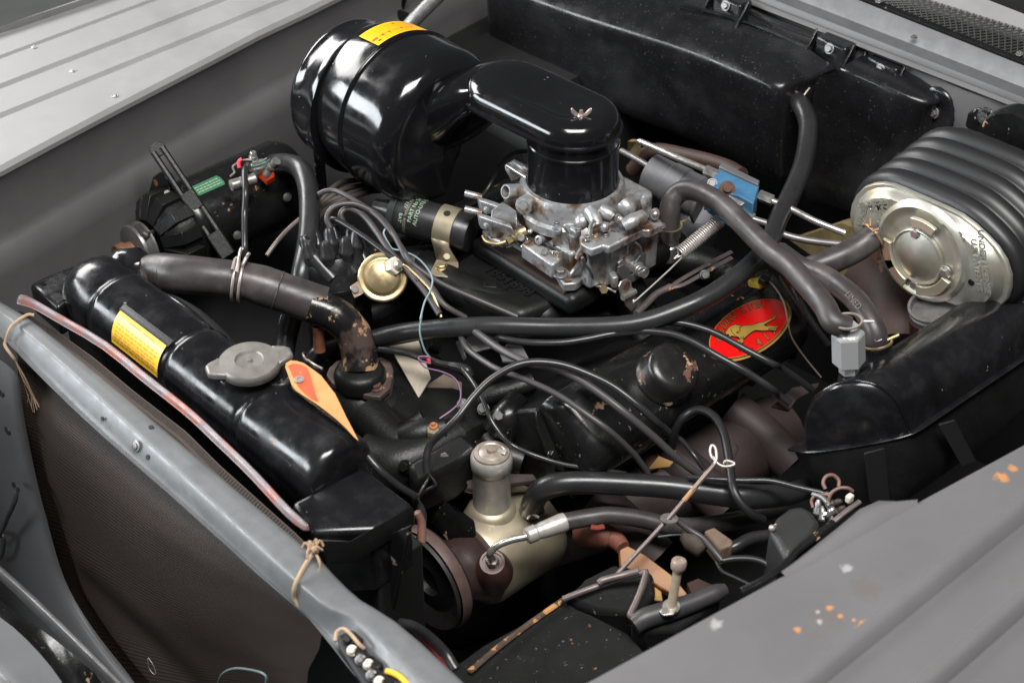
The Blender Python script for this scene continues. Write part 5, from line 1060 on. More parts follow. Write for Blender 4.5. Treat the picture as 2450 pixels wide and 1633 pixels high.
obj('outlet_boss', G().lathe([(.027, -.06), (.026, -.03), (.020, -.006), (.0165, .0), (.0135, .0), (.0135, -.003)], o1, (-.35, -.30, .88), 28), mat('brown_red_boss', (.075, .033, .026), .4, .1, .3, 30), ps, smooth=40)
obj('outlet_nut', G().lathe([(.0082, -.004), (.0090, 0), (.0090, .006), (.0075, .007)], o1, (-.15, -.15, .95), 6), 'palecap', ps)
ph = thing('pressure_hose', 'grey pressure hose with crimped bright metal end at the steering pump', 'hose', p('j', 1500, 620, -.16))
obj('metal_pipe', G().tube([o1+V((0, 0, .006))]+T('j', (1270, 740, -.185), (1310, 690, -.172), (1400, 650, -.165), (1510, 625, -.162)), .0048, 12, 6), 'bright', ph, smooth=60)
e1_, e2_ = p('j', 1500, 625, -.162), p('j', 1755, 530, -.158); de = e2_-e1_; Le = de.length
obj('crimp', G().lathe([(.006, 0), (.0095, .001), (.0112, .003), (.0112, .014), (.0100, .016), (.0100, .020), (.0110, .023), (.0118, Le-.022), (.0128, Le-.006), (.0122, Le)], e1_, de, 28), 'canalu', ph, smooth=30)
obj('hose', G().tube(T('j', (1745, 533, -.158), (1900, 505, -.157), (2050, 490, -.158))+T('k', (880, 500, -.165), (1050, 540, -.175), (1250, 540, -.19), (1500, 500, -.2), (1750, 430, -.22)), .0118, 18, 7), 'oldrubber', ph, smooth=60)
obj('label_band', G().tube(T('k', (560, 548, -.158), (600, 552, -.158), (640, 545, -.158)), .0042, 8, 3, flat=.6), 'orange', ph)
# big hose into the pump can
rh = thing('return_hose', 'fat black hose curving from the pump can along the exhaust manifold', 'hose', p('k', 600, 280, -.13))
obj('hose', G().tube(T('k', (150, 500, -.225), (180, 450, -.20), (195, 400, -.175), (240, 330, -.145), (340, 285, -.13), (500, 272, -.125), (750, 280, -.125), (1050, 300, -.125), (1350, 340, -.13), (1550, 360, -.135), (1750, 350, -.15), (1900, 310, -.17), (2100, 240, -.2)), [.0145, .0145, .0152, .0158, .0158, .0150, .0148, .0150, .0160, .0165, .0152, .014, .014], 22, 7), 'rubber', rh, smooth=60)
g = G(); ringwire(g, p('k', 192, 430, -.19), (.15, -.25, .9), .0160, .0014); g.tube(T('k', (160, 500, -.19), (190, 470, -.185), (235, 490, -.185)), .002, 6, 3); obj('clamp_wire', g, 'palecap', rh, smooth=60)
# ================================================================== RESERVOIR
rs = thing('reservoir_tank', 'black domed reservoir tank with pressed seam flange and hex fitting on top', 'tank', p('i', 1400, 800, -.05))
Ar, Tr, Br = p('i', 815, 1262, -.085), p('i', 1035, 862, .040), p('i', 1402, 1172, -.028)
uR = (Br-Ar); Wd = uR.length; u1 = uR.normalized(); xR = V((1, -.03, .0)).normalized(); nR = u1.cross(xR)
if nR.z < 0: nR = -nR
hgt = 1
dT = ray('i', 1060, 862); pn = u1.cross(V((0, 0, 1))).normalized()
mR = (Ar+Br)/2; upR = EYE+dT*((mR-EYE).dot(pn)/dT.dot(pn))-mR; upR = upR-u1*upR.dot(u1)*.35
def arch(x, s=1.0, hs=1.0, n=20):
    out = []
    for i in range(n+1):
        t = PI*i/n; c, sn = math.cos(t), math.sin(t); c = math.copysign(abs(c)**.88, c); sn = abs(sn)**.84
        out.append(mR+xR*x-u1*(c*Wd/2*s)+upR*(sn*hs))
    return out
obj('dome', G().loft([arch(-.014, .05, .05), arch(-.0135, .5, .5), arch(-.0125, .90, .90), arch(-.010, .945, .95), arch(-.005, .98, .983), arch(.003, .997, .998), arch(.010, 1, 1), arch(.06, 1, 1), arch(.066, .992, .992), arch(.20, .992, .992), arch(.288, .992, .992), arch(.296, .97, .975), arch(.300, .90, .90), arch(.302, .5, .5)], closed=False, caps=False), 'tankblack', rs, smooth=34)
obj('highlight_bead', G().tube([a-upR*.004 for a in arch(-.003, .985, .985, 26)], .0026, 8, 2), 'gloss', rs, smooth=60)  # added bead that gives the front edge its highlight
flo = []
for i in range(13):
    t = PI*i/12; flo.append(mR-u1*(math.cos(t)*(Wd/2+.012+(.022 if i == 0 else 0)))+xR*(.004-(math.sin(t)**.6)*.030))
flo += [mR+u1*(Wd/2+.012)+xR*.31, mR-u1*(Wd/2+.012)+xR*.31]
obj('seam_flange', G().prism(flo, nR*.004), 'tankblack', rs, bevel=.0015)
obj('lower_shell', G().loft([[mR-nR*d+(a-mR)*s for a in flo] for d, s in ((.0005, .90), (.02, .88), (.07, .78), (.10, .5))]), 'castblack', rs, smooth=40)  # smaller and blacker than the dome, the shadow gap put into its colour
for q4 in (((1128, 1290, -.042), (1245, 1262, -.042), (1278, 1570, -.118), (1158, 1570, -.118)), ((1558, 1125, -.018), (1648, 1100, -.018), (1772, 1335, -.082), (1690, 1362, -.082))):
    qa = T('i', *q4); obj('hanger_strap', G().prism(qa, (.003, .002, 0)), mat('strap_black', (.014, .014, .015), .38) if q4[0][0] < 1300 else bpy.data.materials['strap_black'], rs, bevel=.0005)
bs1 = p('i', 1045, 800, .036); up1 = (nR*.85+V((0, 0, 1))*.4).normalized()
obj('weld_boss', G().lathe([(.020, -.012), (.0165, -.002), (.015, .002)], bs1-up1*.008, up1, 26), 'tankblack', rs, smooth=50)
upv = (V((0, 0, 1))*.95+V((-.05, .12, 0))).normalized(); hb0 = p('i', 1040, 770, .046)
half = ((EYE-hb0).normalized()+(V((-.6, -.9, 2.7))-hb0).normalized()).normalized(); fx_, fy_, _ = frame(upv); HEXA = math.atan2(half.dot(fy_), half.dot(fx_))-PI/6
obj('check_valve', G().lathe([(.0130, -.012), (.0130, -.002), (.0195, .001), (.0208, .003), (.0208, .044), (.0195, .047), (.0150, .048), (.0150, .056)], hb0, upv, 6, a0=HEXA), mat('bright_hex', (.66, .67, .67), .26, .55), rs, smooth=20)
bs2 = p('i', 1210, 700, .036)
obj('spout', G().lathe([(.024, -.022), (.021, -.008), (.0185, .0), (.017, .012)], bs2, (nR+V((0, .1, .5))), 26), 'tankblack', rs, smooth=50)
vh = 'brown rubber vacuum hose from the manifold arching over to the hex fitting on the tank'
va = thing('vacuum_hose', vh, 'hose', p('i', 700, 300, .08))
top = hb0+upv*.058
obj('hose', G().tube(T('d', (1745, 680, .03), (1750, 560, .05), (1770, 450, .066), (1850, 375, .078), (1960, 370, .086), (2100, 430, .092), (2250, 540, .097))+T('i', (570, 110, .10), (700, 210, .108), (820, 340, .112), (900, 440, .112), (950, 530, .106))+[top-upv*.004], .0148, 18, 7), 'oldrubber', va, smooth=60)
g = G(); ringwire(g, top+upv*.006, upv, .0175, .0018); g.tube([top+upv*.006+RT*.017, top+upv*.006+RT*.032], .002, 6, 1); obj('clamp_wire', g, 'palecap', va, smooth=60)
g = G(); ringwire(g, p('d', 1750, 655, .032), (0, 0, 1), .0175, .0016); g.tube(T('d', (1830, 640, .03), (1900, 610, .03)), .002, 6, 1); obj('clamp_wire', g, 'brass', va, smooth=60)
obj('manifold_nipple', G().lathe([(.015, -.034), (.0165, -.03), (.0165, -.008), (.0145, -.006), (.0145, .004), (.0165, .006), (.0165, .022)], p('d', 1745, 770, -.002), (0, 0, 1), 12), 'bright', va)
vb = thing('vacuum_hose', 'brown rubber hose with printed marks bending down to the tank spout', 'hose', p('i', 1000, 400, .06))
sp_top = bs2+(nR+V((0, .1, .5))).normalized()*.010
pb_ = T('i', (640, 130, .05), (760, 215, .06), (900, 270, .072), (1020, 350, .078), (1110, 440, .076), (1170, 540, .068), (1200, 620, .056))+[sp_top]
obj('hose', G().tube(pb_, .0148, 18, 7), 'oldrubber', vb, smooth=60)
g = G(); ringwire(g, p('i', 1208, 655, .052), (nR+V((0, .1, .5))), .0175, .0018); g.tube(T('i', (1250, 640, .056), (1330, 605, .064)), .0024, 6, 1); obj('clamp_wire', g, 'brass', vb, smooth=60)
def along_txt(txt, size, a, b, lift, m, par):
    d = (b-a).normalized(); t_ = (EYE-a).normalized(); s_ = t_.cross(d).normalized(); n_ = d.cross(s_).normalized()
    if n_.dot(t_) < 0: n_ = -n_
    return obj('hose_print', letters(txt, size, lambda u, v: a+d*u+s_*v+n_*(lift-(v*v)/(2*.0158)), align='LEFT'), m, par)
along_txt('LINED', .012, p('i', 1055, 395, .078), p('i', 1110, 460, .076), .0163, mat('hose_ink', (.13, .11, .10), .6), vb); along_txt('VACU', .013, p('i', 1150, 520, .068), p('i', 1195, 610, .056), .0163, 'rod', vb)
vc_ = thing('vacuum_hose', 'brown rubber hose running from the gold booster plate into the dark', 'hose', p('i', 1050, 120, .05))
bo = p('i', 1195, 25, .07)
obj('hose', G().tube([bo]+T('i', (1090, 105, .056), (960, 170, .046), (830, 215, .035), (700, 260, .01)), [.0178, .0182, .018, .0165, .016], 18, 7), 'oldrubber', vc_, smooth=60)
g = G(); ringwire(g, p('i', 1180, 34, .068), (p('i', 1090, 105, .056)-bo), .0192, .002); g.tube(T('B', (430, 640, .095), (430, 540, .10)), .002, 6, 1); g.tube(T('B', (460, 690, .09), (545, 665, .095)), .0022, 6, 1); obj('clamp_wire', g, mat('copper_clamp', (.42, .25, .14), .4, .6), vc_, smooth=60)
# ================================================================== BRAKE BOOSTER
bo_ = thing('brake_booster', 'ribbed black rubber brake booster with an oval gold plate and round hub', 'brake booster', (.55, -.29, .05))
X0 = .492
outl = [(180, 480), (200, 360), (260, 240), (360, 140), (480, 98), (600, 90), (720, 110), (860, 165), (1100, 270), (1350, 380), (1580, 490), (1750, 620), (1900, 760), (2030, 900), (2130, 1060), (2190, 1250), (2190, 1400), (2160, 1530), (2060, 1640), (1900, 1700), (1700, 1690), (1500, 1620), (1300, 1520), (1100, 1420), (900, 1310), (700, 1180), (500, 1040), (340, 890), (240, 740), (190, 600)]
op = [pX('B', x, y, X0) for x, y in outl]
cen = sum(op, V())/len(op)
def oring(s, dx, add=0): return [cen+(a-cen)*s+(a-cen).normalized()*add+V((dx, 0, .14*max(0, dx))) for a in op]
obj('plate', G().loft([oring(1.0, .004), oring(1.0, .0), oring(.985, -.002), oring(.935, -.002), oring(.90, -.006), oring(.87, -.015), oring(.83, -.018), oring(.55, -.018), oring(.3, -.018)]), 'gold', bo_, smooth=35)
rings = [oring(.99, .003, .004), oring(.99, .012, .008)]
x = .012
for k in range(5):
    rings += [oring(1.0, x+.002, .010), oring(1.0, x+.016, .011), oring(1.0, x+.021, .004), oring(1.0, x+.024, -.003), oring(1.0, x+.027, .002)]; x += .030
rings.append(oring(.97, x+.01))
obj('bellows', G().loft(rings), 'greyrubber', bo_, sub=1, smooth=180)
hc = pX('B', 1040, 1000, X0-.02)
def hub(name, prof, m, sm=35, o=None): return obj(name, G().lathe(prof, o or hc, (-1, 0, 0), 48), m, bo_, smooth=sm)
hubc = pX('B', 1080, 950, X0-.018)
hub('hub_ring', [(.075, -.002), (.072, .003), (.067, .006), (.063, .005), (.060, .0025), (.052, .0025)], 'gold', 40, hubc)
hub('hub_dome', [(.0405, .001), (.0405, .005), (.039, .006), (.036, .004), (.033, .005), (.026, .0072), (.014, .0095), (.0065, .0112), (.002, .0115)], 'gold', 50, pX('B', 1040, 1000, X0-.02))
lug = lambda a0, a1, r0=.044, r1=.0575: [hub_o+V((0, math.cos(a)*r0, math.sin(a)*r0)) for a in frange(a0, a1, 8)]+[hub_o+V((0, math.cos(a)*r1, math.sin(a)*r1)) for a in frange(a1, a0, 8)]
hub_o = pX('B', 1040, 1000, X0-.024)
for a0, a1 in ((R_(70), R_(112)), (R_(-45), R_(2)), (R_(195), R_(262)), (R_(285), R_(330))): obj('hub_lug', G().prism(lug(a0, a1), (-.006, 0, 0)), mat('cream_gold', (.66, .60, .46), .38, .75), bo_, bevel=.001)
bolts('hub_bolt', .0066, .007, 'bright', bo_, [(pX('B', x, y, X0-.022), (-1, 0, 0)) for x, y in ((1010, 715), (645, 875), (1375, 1200), (1000, 1350))], washer=1.4)
bolts('bleed_screw', .006, .004, 'bright', bo_, [(pX('B', 1170, 800, X0-.02), (-1, 0, 0))], washer=1.0, slot=True)
def bplate(txt, size, x, y, ang, m='gold', arc=None):
    o = pX('B', x, y, X0-.0185); a = R_(ang); ex_ = V((0, -math.cos(a), math.sin(a))); ey_ = V((0, math.sin(a), math.cos(a)))
    raised(txt, size, o, ex_, ey_, V((-1, 0, 0)), .0006, bo_, m, 'embossed_lettering')
bplate('CO. DETROIT', .0105, 480, 355, 30); bplate('32, MICH.', .0105, 560, 400, 30); bplate('WHEEL', .0115, 340, 490, 85); bplate('PAT. PEND.', .0095, 545, 520, 108); bplate('MOTOR', .0095, 640, 530, 108)
bplate('SERIAL No.', .0105, 520, 1000, -60); bplate('PATENT', .0105, 630, 1040, -60); bplate('UNDER LICENSE', .0125, 1850, 1080, -72); bplate('U.S. PATENTS', .0125, 1760, 1120, -72); bplate('26', .014, 1560, 770, -40)
obj('dark_chip', G().lathe([(.005, 0), (.0045, .0006)], pX('B', 1690, 1335, X0-.0187), (-1, 0, 0), 9), 'blackprint', bo_)  # small flat black disc on the plate
obj('mounting_bracket', G().loft([[pX('e', x, y, .735) for x, y in ((1880, 860), (1900, 770), (1960, 730), (2060, 760), (2300, 860), (2300, 1000), (2000, 960))], [pX('e', x, y, .75) for x, y in ((1880, 860), (1900, 770), (1960, 730), (2060, 760), (2300, 860), (2300, 1000), (2000, 960))]]), 'satin', bo_, bevel=.003)
bolts('nut', .008, .010, 'satin', bo_, [(pX('e', 2020, 790, .728), (-1, 0, .3))], washer=1.6)
obj('rear_collar', G().lathe([(.062, 0), (.066, .008), (.066, .03), (.06, .034)], pX('e', 2200, 1060, .70), (1, 0, 0), 32), 'satin', bo_, smooth=40)
mc = thing('master_cylinder', 'shiny dark round canister half hidden below the gold booster plate', 'canister', pX('i', 1520, 420, .44))
mo = pX('i', 1530, 470, .47)
obj('rim', G().lathe([(.030, -.004), (.033, 0), (.033, .004), (.030, .006), (.034, .009), (.034, .013), (.030, .013), (.029, .004)], mo, (-.25, .1, .95), 36), 'dull', mc, smooth=40)
obj('canister', G().lathe([(.036, -.08), (.036, -.002)], mo, (-.25, .1, .95), 36), mat('dark_red_can', (.035, .016, .014), .3), mc, smooth=40)
# ================================================================== BRAKE LINES AND BLUE VALVE
bv = thing('brake_valve', 'blue painted brake junction block with brass plug', 'valve block', p('e', 300, 1320, .05))
zt = .075
obj('block', G().prism(T('e', (205, 1140, zt), (475, 1265, zt), (435, 1390, zt), (330, 1330, zt), (105, 1290, zt)), (0, 0, -.035)), 'blue', bv, bevel=.0015)
obj('lower_block', G().prism(T('e', (105, 1285, .06), (380, 1400, .06), (400, 1450, .055), (300, 1440, .05), (130, 1330, .05)), (0, 0, -.03)), 'blue', bv, bevel=.0015)
obj('back_plate', G().prism([p('e', *t, zt+.004)+V((.004, .004, 0)) for t in ((225, 1120), (480, 1245), (470, 1275), (200, 1150))], (0, 0, -.05)), 'greyzinc', bv, bevel=.001)
obj('plug', G().lathe([(.0115, -.006), (.0115, .003), (.007, .005), (.0065, .010), (.004, .011)], p('e', 255, 1290, zt+.002), (-.5, -.5, .7), 20), 'rust', bv, smooth=30)
bolts('bolt', .0058, .006, 'dull', bv, [(p('e', 155, 1250, zt), (-.6, -.5, .6))], washer=1.3)
obj('switch_clip', G().prism(T('e', (265, 1325, .085), (380, 1380, .085), (350, 1400, .082), (290, 1390, .08)), (0, 0, -.006)), 'dull', bv, bevel=.001)
for k, (x, y, z, d) in enumerate(((150, 1180, .07, (-.2, .9, .1)), (520, 1350, .06, (-.25, .95, .1)), (390, 1475, .05, (-.2, .9, .1)))):
    obj('fitting_nut', G().lathe([(.0075, -.011), (.0082, -.010), (.0082, .010), (.0075, .011)], p('e', x, y, z), d, 6), 'bright', bv)
lines = [('bright steel brake line running to the blue block from the carburetor side', [('d', 1500, -40, .06), ('d', 1620, 10, .065), ('d', 1850, 110, .07), ('d', 2100, 215, .07)]),
         ('grey brake line passing low behind the carburetor neck to the grey motor', [('d', 1350, 40, .0), ('d', 1480, 110, .01), ('d', 1650, 210, .02), ('d', 1850, 320, .03)]),
         ('bright brake line leaving the blue block toward the booster, upper one', [('e', 540, 1360, .06), ('e', 700, 1430, .055), ('e', 860, 1510, .05), ('e', 1060, 1590, .04)]),
         ('grey brake line leaving the blue block toward the booster, lower one', [('e', 420, 1490, .05), ('e', 600, 1550, .042), ('i', 650, 20, .04), ('i', 800, 60, .035), ('i', 1010, 85, .03)])]
for lb_, pts_ in lines: hose('brake_line', [p(*t) for t in pts_], .0050, 'bright' if 'bright' in lb_ else 'dull', lb_, 'pipe', 'brake lines behind the carburetor', n=10)
# grey wiper motor and stuff behind the carburetor
wm = thing('wiper_motor', 'dull grey cylindrical motor behind the carburetor, below the heater box', 'motor', p('d', 1720, 350, .0))
wo = p('d', 1800, 330, .01)
obj('housing', G().lathe([(.027, -.045), (.031, -.04), (.031, -.015), (.0325, -.013), (.0325, .010), (.031, .012), (.031, .045), (.02, .05)], wo, (-.2, 1, .12), 36), 'greyzinc', wm, smooth=35)
obj('end_cover', G().lathe([(.0328, 0), (.0328, .006)], wo+V((.01, -.05, -.01)), (-.2, 1, .12), 36), 'dull', wm, smooth=35)
obj('gearbox', G().prism(T('d', (1820, 450, .0), (1900, 430, .0), (2060, 480, .0), (2180, 620, -.02), (2020, 690, -.03), (1880, 660, -.03)), (0, 0, -.05)), 'greyzinc', wm, bevel=.008, seg=3)
obj('bulkhead_pad', G().prism([p('d', *t) for t in ((1400, -40, -.03), (1480, -40, -.03), (1470, 90, -.06), (1400, 60, -.06))], (.01, 0, 0)), 'olive', None, 'olive brown insulation flap behind the carburetor neck', 'insulation')
obj('red_pipe', G().tube(T('d', (1440, 200, -.10), (1600, 40, -.05), (1900, 80, -.03), (2200, 160, -.01), (2350, 240, .0)), .012, 10, 5), 'manifoldred', None, 'rusty red brown pipe behind the brake lines', 'pipe', smooth=60)
obj('sound_pad', G().prism([pX('i', *t, .66) for t in ((700, 60), (1000, -40), (1250, 60), (1260, 250), (1180, 340), (1060, 300), (900, 200))], (.02, 0, 0)), 'olive', None, 'olive brown insulation pad below the booster hose', 'insulation')
obj('steering_column', G().tube([pX('i', 1200, 330, .62), pX('i', 1330, 460, .55), pX('i', 1340, 700, .50)], .055, 16, 4), 'manifoldred', None, 'rusty brown round casting in the dark below the booster', 'casting', smooth=60)
# ================================================================== HOSES AND WIRES
hh = thing('heater_hose', 'long black heater hose sweeping from the heater box across the engine to the front', 'hose', p('n', 0, 95, .0))
hp = T('e', (715, 670, .062), (770, 735, .066), (808, 850, .062), (800, 1000, .055), (765, 1150, .055), (690, 1330, .055), (610, 1480, .05))+T('i', (575, 80, .045), (480, 195, .04), (300, 340, .03), (100, 445, .02))+T('n', (1150, 78, .0), (600, 103, -.015), (0, 95, -.025))+T('g', (1500, 245, -.055), (1250, 300, -.090), (1080, 330, -.100), (960, 370, -.10), (890, 440, -.115))
obj('hose', G().tube(hp, [.0145]*6+[.0138]*4+[.0132]*9, 18, 8), 'rubber', hh, smooth=60)
g = G(); ringwire(g, p('e', 690, 690, .064), hp[1]-hp[0], .0165, .0014); g.tube(T('e', (705, 640, .075), (708, 585, .085)), .0016, 6, 1); g.tube(T('e', (770, 665, .072), (795, 630, .078), (820, 600, .084)), .0016, 6, 2); obj('clamp_wire', g, 'tan', hh, smooth=60)
g = G(); ringwire(g, p('g', 900, 425, -.112), (hp[-1]-hp[-2]), .0155, .0018); g.tube(T('g', (880, 420, -.10), (920, 450, -.095), (970, 475, -.095)), .002, 6, 3); obj('clamp_wire', g, 'palecap', hh, smooth=60)
bh = hose('bypass_hose', T('a', (1840, 265, .0), (1960, 262, .03), (2050, 300, .045), (2100, 420, .04), (2112, 600, .025), (2098, 800, .005), (2060, 1000, -.015), (2020, 1200, -.05), (1960, 1420, -.09), (1930, 1580, -.11)), .0152, 'rubber', 'black rubber hose standing upright between the alternator and the distributor')
obj('bracket_clip', G().prism(T('a', (1915, 1290, -.075), (1955, 1310, -.075), (1910, 1380, -.085), (1885, 1500, -.1), (1870, 1490, -.1)), (0, 0, -.004)), 'lead', None, 'small bent grey clip under the upper radiator hose', 'clip')
stub = G().lathe([(.0085, -.035), (.0078, -.006), (.0085, -.004), (.0085, .004), (.0070, .005), (.0062, -.01)], p('g', 945, 225, -.04), (.05, .05, 1), 20)
obj('pipe_stub', stub, mat('copper_pipe', (.26, .105, .06), .55, .3, .3, 60), None, 'open copper coloured pipe stub under the end of the radiator hose', 'pipe', smooth=30)
RW = .0038
def wr(name, pts, r, m, label, cat='wire', group=None): return hose(name, pts, r, m, label, cat, group, n=8, res=6)
pw = 'spark plug wires over the distributor'
wr('spark_plug_wire', T('c', (390, 400, .05), (450, 372, .055), (530, 370, .058), (640, 420, .058), (800, 520, .05), (900, 600, .045), (1000, 720, .036), (1090, 850, .028), (1170, 970, .02), (1300, 1070, .01), (1450, 1160, .002), (1700, 1270, -.008), (2050, 1420, -.025)), RW, 'mauve', 'mauve wire arching highest beside the coil and running to the big hose', group=pw)
wr('spark_plug_wire', T('c', (490, 680, .03), (460, 610, .04), (475, 550, .048), (530, 500, .054), (620, 478, .056), (730, 490, .054), (880, 570, .046), (990, 690, .038), (1070, 830, .03), (1130, 950, .02), (1230, 1060, .01), (1340, 1180, .0), (1440, 1320, -.012), (1620, 1430, -.03)), RW*1.1, 'mauve', 'mauve wire rising in a tight hook from the nearest boot', group=pw)
wr('spark_plug_wire', T('c', (600, 640, .03), (575, 570, .04), (615, 525, .045), (690, 530, .045), (780, 590, .04), (880, 720, .034), (960, 840, .028), (1060, 960, .018), (1180, 1090, .005), (1300, 1240, -.008), (1400, 1400, -.02)), RW*1.25, 'mauve', 'thick grey brown wire looping under the mauve one at the distributor', group=pw)
wr('spark_plug_wire', T('c', (500, 605, .036), (560, 620, .038), (660, 680, .036), (800, 775, .032), (940, 880, .026), (1040, 950, .020), (1130, 1020, .012), (1230, 1120, .004)), RW*1.1, 'wire', 'black wire running straight across above the brass disc', group=pw)
for k, (lx, (a, b, c)) in enumerate((('topmost tube of the dark brown wire loom behind the coil', ((430, 430), (560, 310), (720, 282))), ('second tube of the brown wire loom behind the coil', ((450, 450), (600, 360), (770, 325))), ('third tube of the brown wire loom behind the coil', ((470, 470), (640, 400), (800, 352))), ('lowest tube of the brown wire loom behind the coil', ((480, 500), (660, 425), (830, 378))))):
    wr('loom_tube', T('c', (a[0]-90, a[1]+110, .0), (*a, .02), (*b, .025), (*c, .01), (c[0]+70, c[1]-5, -.01)), .0040, mat('loom_brown', (.05, .038, .032), .6) if k == 0 else 'loomm', lx, 'wire', 'brown loom behind the coil') if k == 0 else wr('loom_tube', T('c', (a[0]-90, a[1]+110, .0), (*a, .02), (*b, .025), (*c, .01), (c[0]+70, c[1]-5, -.01)), .0040, bpy.data.materials['loom_brown'], lx, 'wire', 'brown loom behind the coil')
wr('vacuum_pipe', [hx+hd*.012]+T('c', (1085, 985, .018), (1130, 1005, .016), (1180, 1050, .012), (1250, 1115, .006), (1320, 1190, .0), (1370, 1290, -.01), (1415, 1425, -.025)), .0024, 'brass', 'thin brass pipe from the vacuum disc down behind the big hose', 'pipe')
wr('thin_wire', T('c', (945, 690, .04), (935, 730, .036), (975, 810, .03), (1010, 855, .028), (1090, 872, .026), (1200, 920, .022), (1285, 1000, .016), (1340, 1100, .010), (1325, 1200, .006), (1275, 1300, .004), (1240, 1440, .002))+T('h', (170, 10, -.002), (155, 120, -.02), (185, 240, -.045), (225, 300, -.06)), .0013, 'paleblue', 'thin pale teal wire hanging across the big hose')
wr('brown_wire', T('c', (-40, 910, .0), (40, 800, .01), (130, 700, .015), (230, 610, .02), (330, 540, .02)), .0033, 'rod', 'brown wire running up behind the upright hose')
wr('throttle_cable', T('d', (70, 520, .0), (170, 440, .03), (260, 310, .05), (330, 170, .06), (400, 80, .064), (480, 45, .064), (610, 40, .06)), .0034, 'wire', 'black cable curving up behind the carburetor to the air duct')
wr('long_wire', T('h', (425, 130, -.045), (450, 190, -.04), (490, 250, -.03), (600, 330, -.025), (700, 385, -.020), (900, 460, -.018), (1100, 555, -.02), (1300, 690, -.03), (1450, 800, -.045), (1590, 930, -.08), (1650, 1000, -.1), (1710, 1090, -.125)), .0042, 'mauve', 'grey mauve wire crossing lowest over the front of the valve cover', group='wires across the valve cover')
wr('long_wire', T('n', (-60, 120, -.03), (20, 180, -.02), (150, 270, -.012), (350, 365, -.006))+T('n', (540, 405, -.004), (700, 470, -.006), (900, 600, -.015), (1080, 740, -.028), (1300, 925, -.06), (1470, 1080, -.09), (1650, 1215, -.12)), .0052, 'mauve', 'thicker mauve wire with a salmon end crossing over the valve cover', group='wires across the valve cover')
wr('long_wire', T('h', (205, 1085, -.10), (200, 990, -.085), (230, 890, -.07), (320, 800, -.05), (420, 700, -.035), (520, 570, -.02), (640, 450, -.005), (800, 358, .008), (950, 330, .012), (1130, 350, .010), (1300, 410, .004), (1480, 500, -.008), (1650, 630, -.025), (1760, 730, -.045), (1850, 805, -.07)), .0051, 'wire', 'ribbed black wire arching highest from the pump bracket over the valve cover', group='wires across the valve cover')
wr('long_wire', T('n', (60, 150, -.04), (180, 190, -.03), (350, 216, -.025), (600, 218, -.02), (800, 190, -.015), (1000, 150, -.01), (1200, 130, -.005), (1430, 152, -.002), (1600, 215, -.004), (1800, 330, -.012), (2000, 440, -.025), (2200, 575, -.05))+T('i', (620, 940, -.075), (700, 1000, -.09)), .0049, 'wire', 'black wire passing just above the breather cap', group='wires across the valve cover')
wr('long_wire', T('n', (950, 160, -.012), (1100, 110, -.005), (1300, 75, .0), (1480, 68, .002), (1650, 105, .0), (1800, 165, -.004), (2000, 275, -.012), (2200, 380, -.025))+T('i', (640, 790, -.04), (740, 855, -.06), (830, 925, -.08)), .0046, 'wire', 'black wire crossing the lower half of the red decal', group='wires across the valve cover')
wr('spiral_wire', T('h', (430, 360, -.06), (490, 430, -.055), (545, 510, -.055), (590, 600, -.06), (640, 720, -.07), (720, 840, -.085), (800, 905, -.095), (950, 970, -.1), (1150, 1030, -.11), (1400, 1065, -.12), (1560, 1090, -.13)), .0033, mat('glossy_black_wire', (.03, .03, .03), .22), 'thin shiny black wire running down in front of the valve cover to the fat hose')
wr('dipstick_tube', T('n', (860, 1175, -.15), (1000, 1115, -.15), (1160, 1045, -.145), (1330, 950, -.14), (1420, 910, -.14)), .0036, 'rod', 'grey brown tube lying along the bottom of the valve cover', 'pipe')
wr('loop_hose', T('n', (1430, 1010, -.15), (1450, 900, -.12), (1510, 790, -.095), (1590, 730, -.085), (1670, 725, -.08), (1760, 780, -.08), (1820, 890, -.085), (1850, 1020, -.09), (1870, 1150, -.095), (1890, 1290, -.10), (1940, 1400, -.11), (2030, 1500, -.125), (2120, 1545, -.14)), .006, 'greyrubber', 'grey rubber tube looped up and over beside the exhaust manifold', 'hose')
wr('black_lead', T('n', (1440, 900, -.13), (1520, 960, -.13), (1600, 1060, -.135), (1680, 1170, -.15)), .0036, 'wire', 'short black lead drooping in front of the brown manifold')
hr = thing('hold_down_rod', 'rusty rod with a loop at its top and a flat washer halfway', 'rod', p('k', 1050, 500, -.09))
obj('rod', G().tube(T('k', (700, 870, -.145), (1050, 490, -.095), (1335, 155, -.05)), .0030, 10, 4, smooth=False), 'rod', hr, smooth=60)
obj('rust_sleeve', G().tube(T('k', (1140, 385, -.081), (1290, 207, -.0575)), .0033, 10, 1), mat('orange_rust_rod', (.36, .19, .08), .6, 0, .3, 60), hr, smooth=60)
obj('eye', G().tube(T('k', (1330, 155, -.05), (1345, 120, -.046), (1340, 60, -.04), (1318, 38, -.038), (1305, 70, -.042), (1315, 110, -.046), (1345, 140, -.048)), .0020, 8, 5), 'palecap', hr, smooth=60)
obj('washer', G().lathe([(.0112, 0), (.0112, .0016), (.004, .0016), (.004, 0)], p('k', 1048, 500, -.096), (.1, .1, 1), 32, cap=(0, 0)), 'lead', hr)
obj('wire_clip', G().tube(T('k', (1325, 110, -.045), (1350, 150, -.05), (1390, 170, -.052), (1440, 165, -.05), (1455, 150, -.048), (1410, 135, -.046), (1390, 150, -.05)), .0020, 8, 5), 'palecap', hr, smooth=60)
wr('harness', T('n', (1560, 1225, -.105), (1750, 1240, -.1), (1950, 1250, -.1))+T('k', (1680, 260, -.1), (1850, 300, -.1), (1960, 325, -.1), (2060, 345, -.1)), .0036, mat('shiny_tape', (.03, .03, .032), .25), 'shiny taped black harness lying along the top of the fat hose', 'wire')
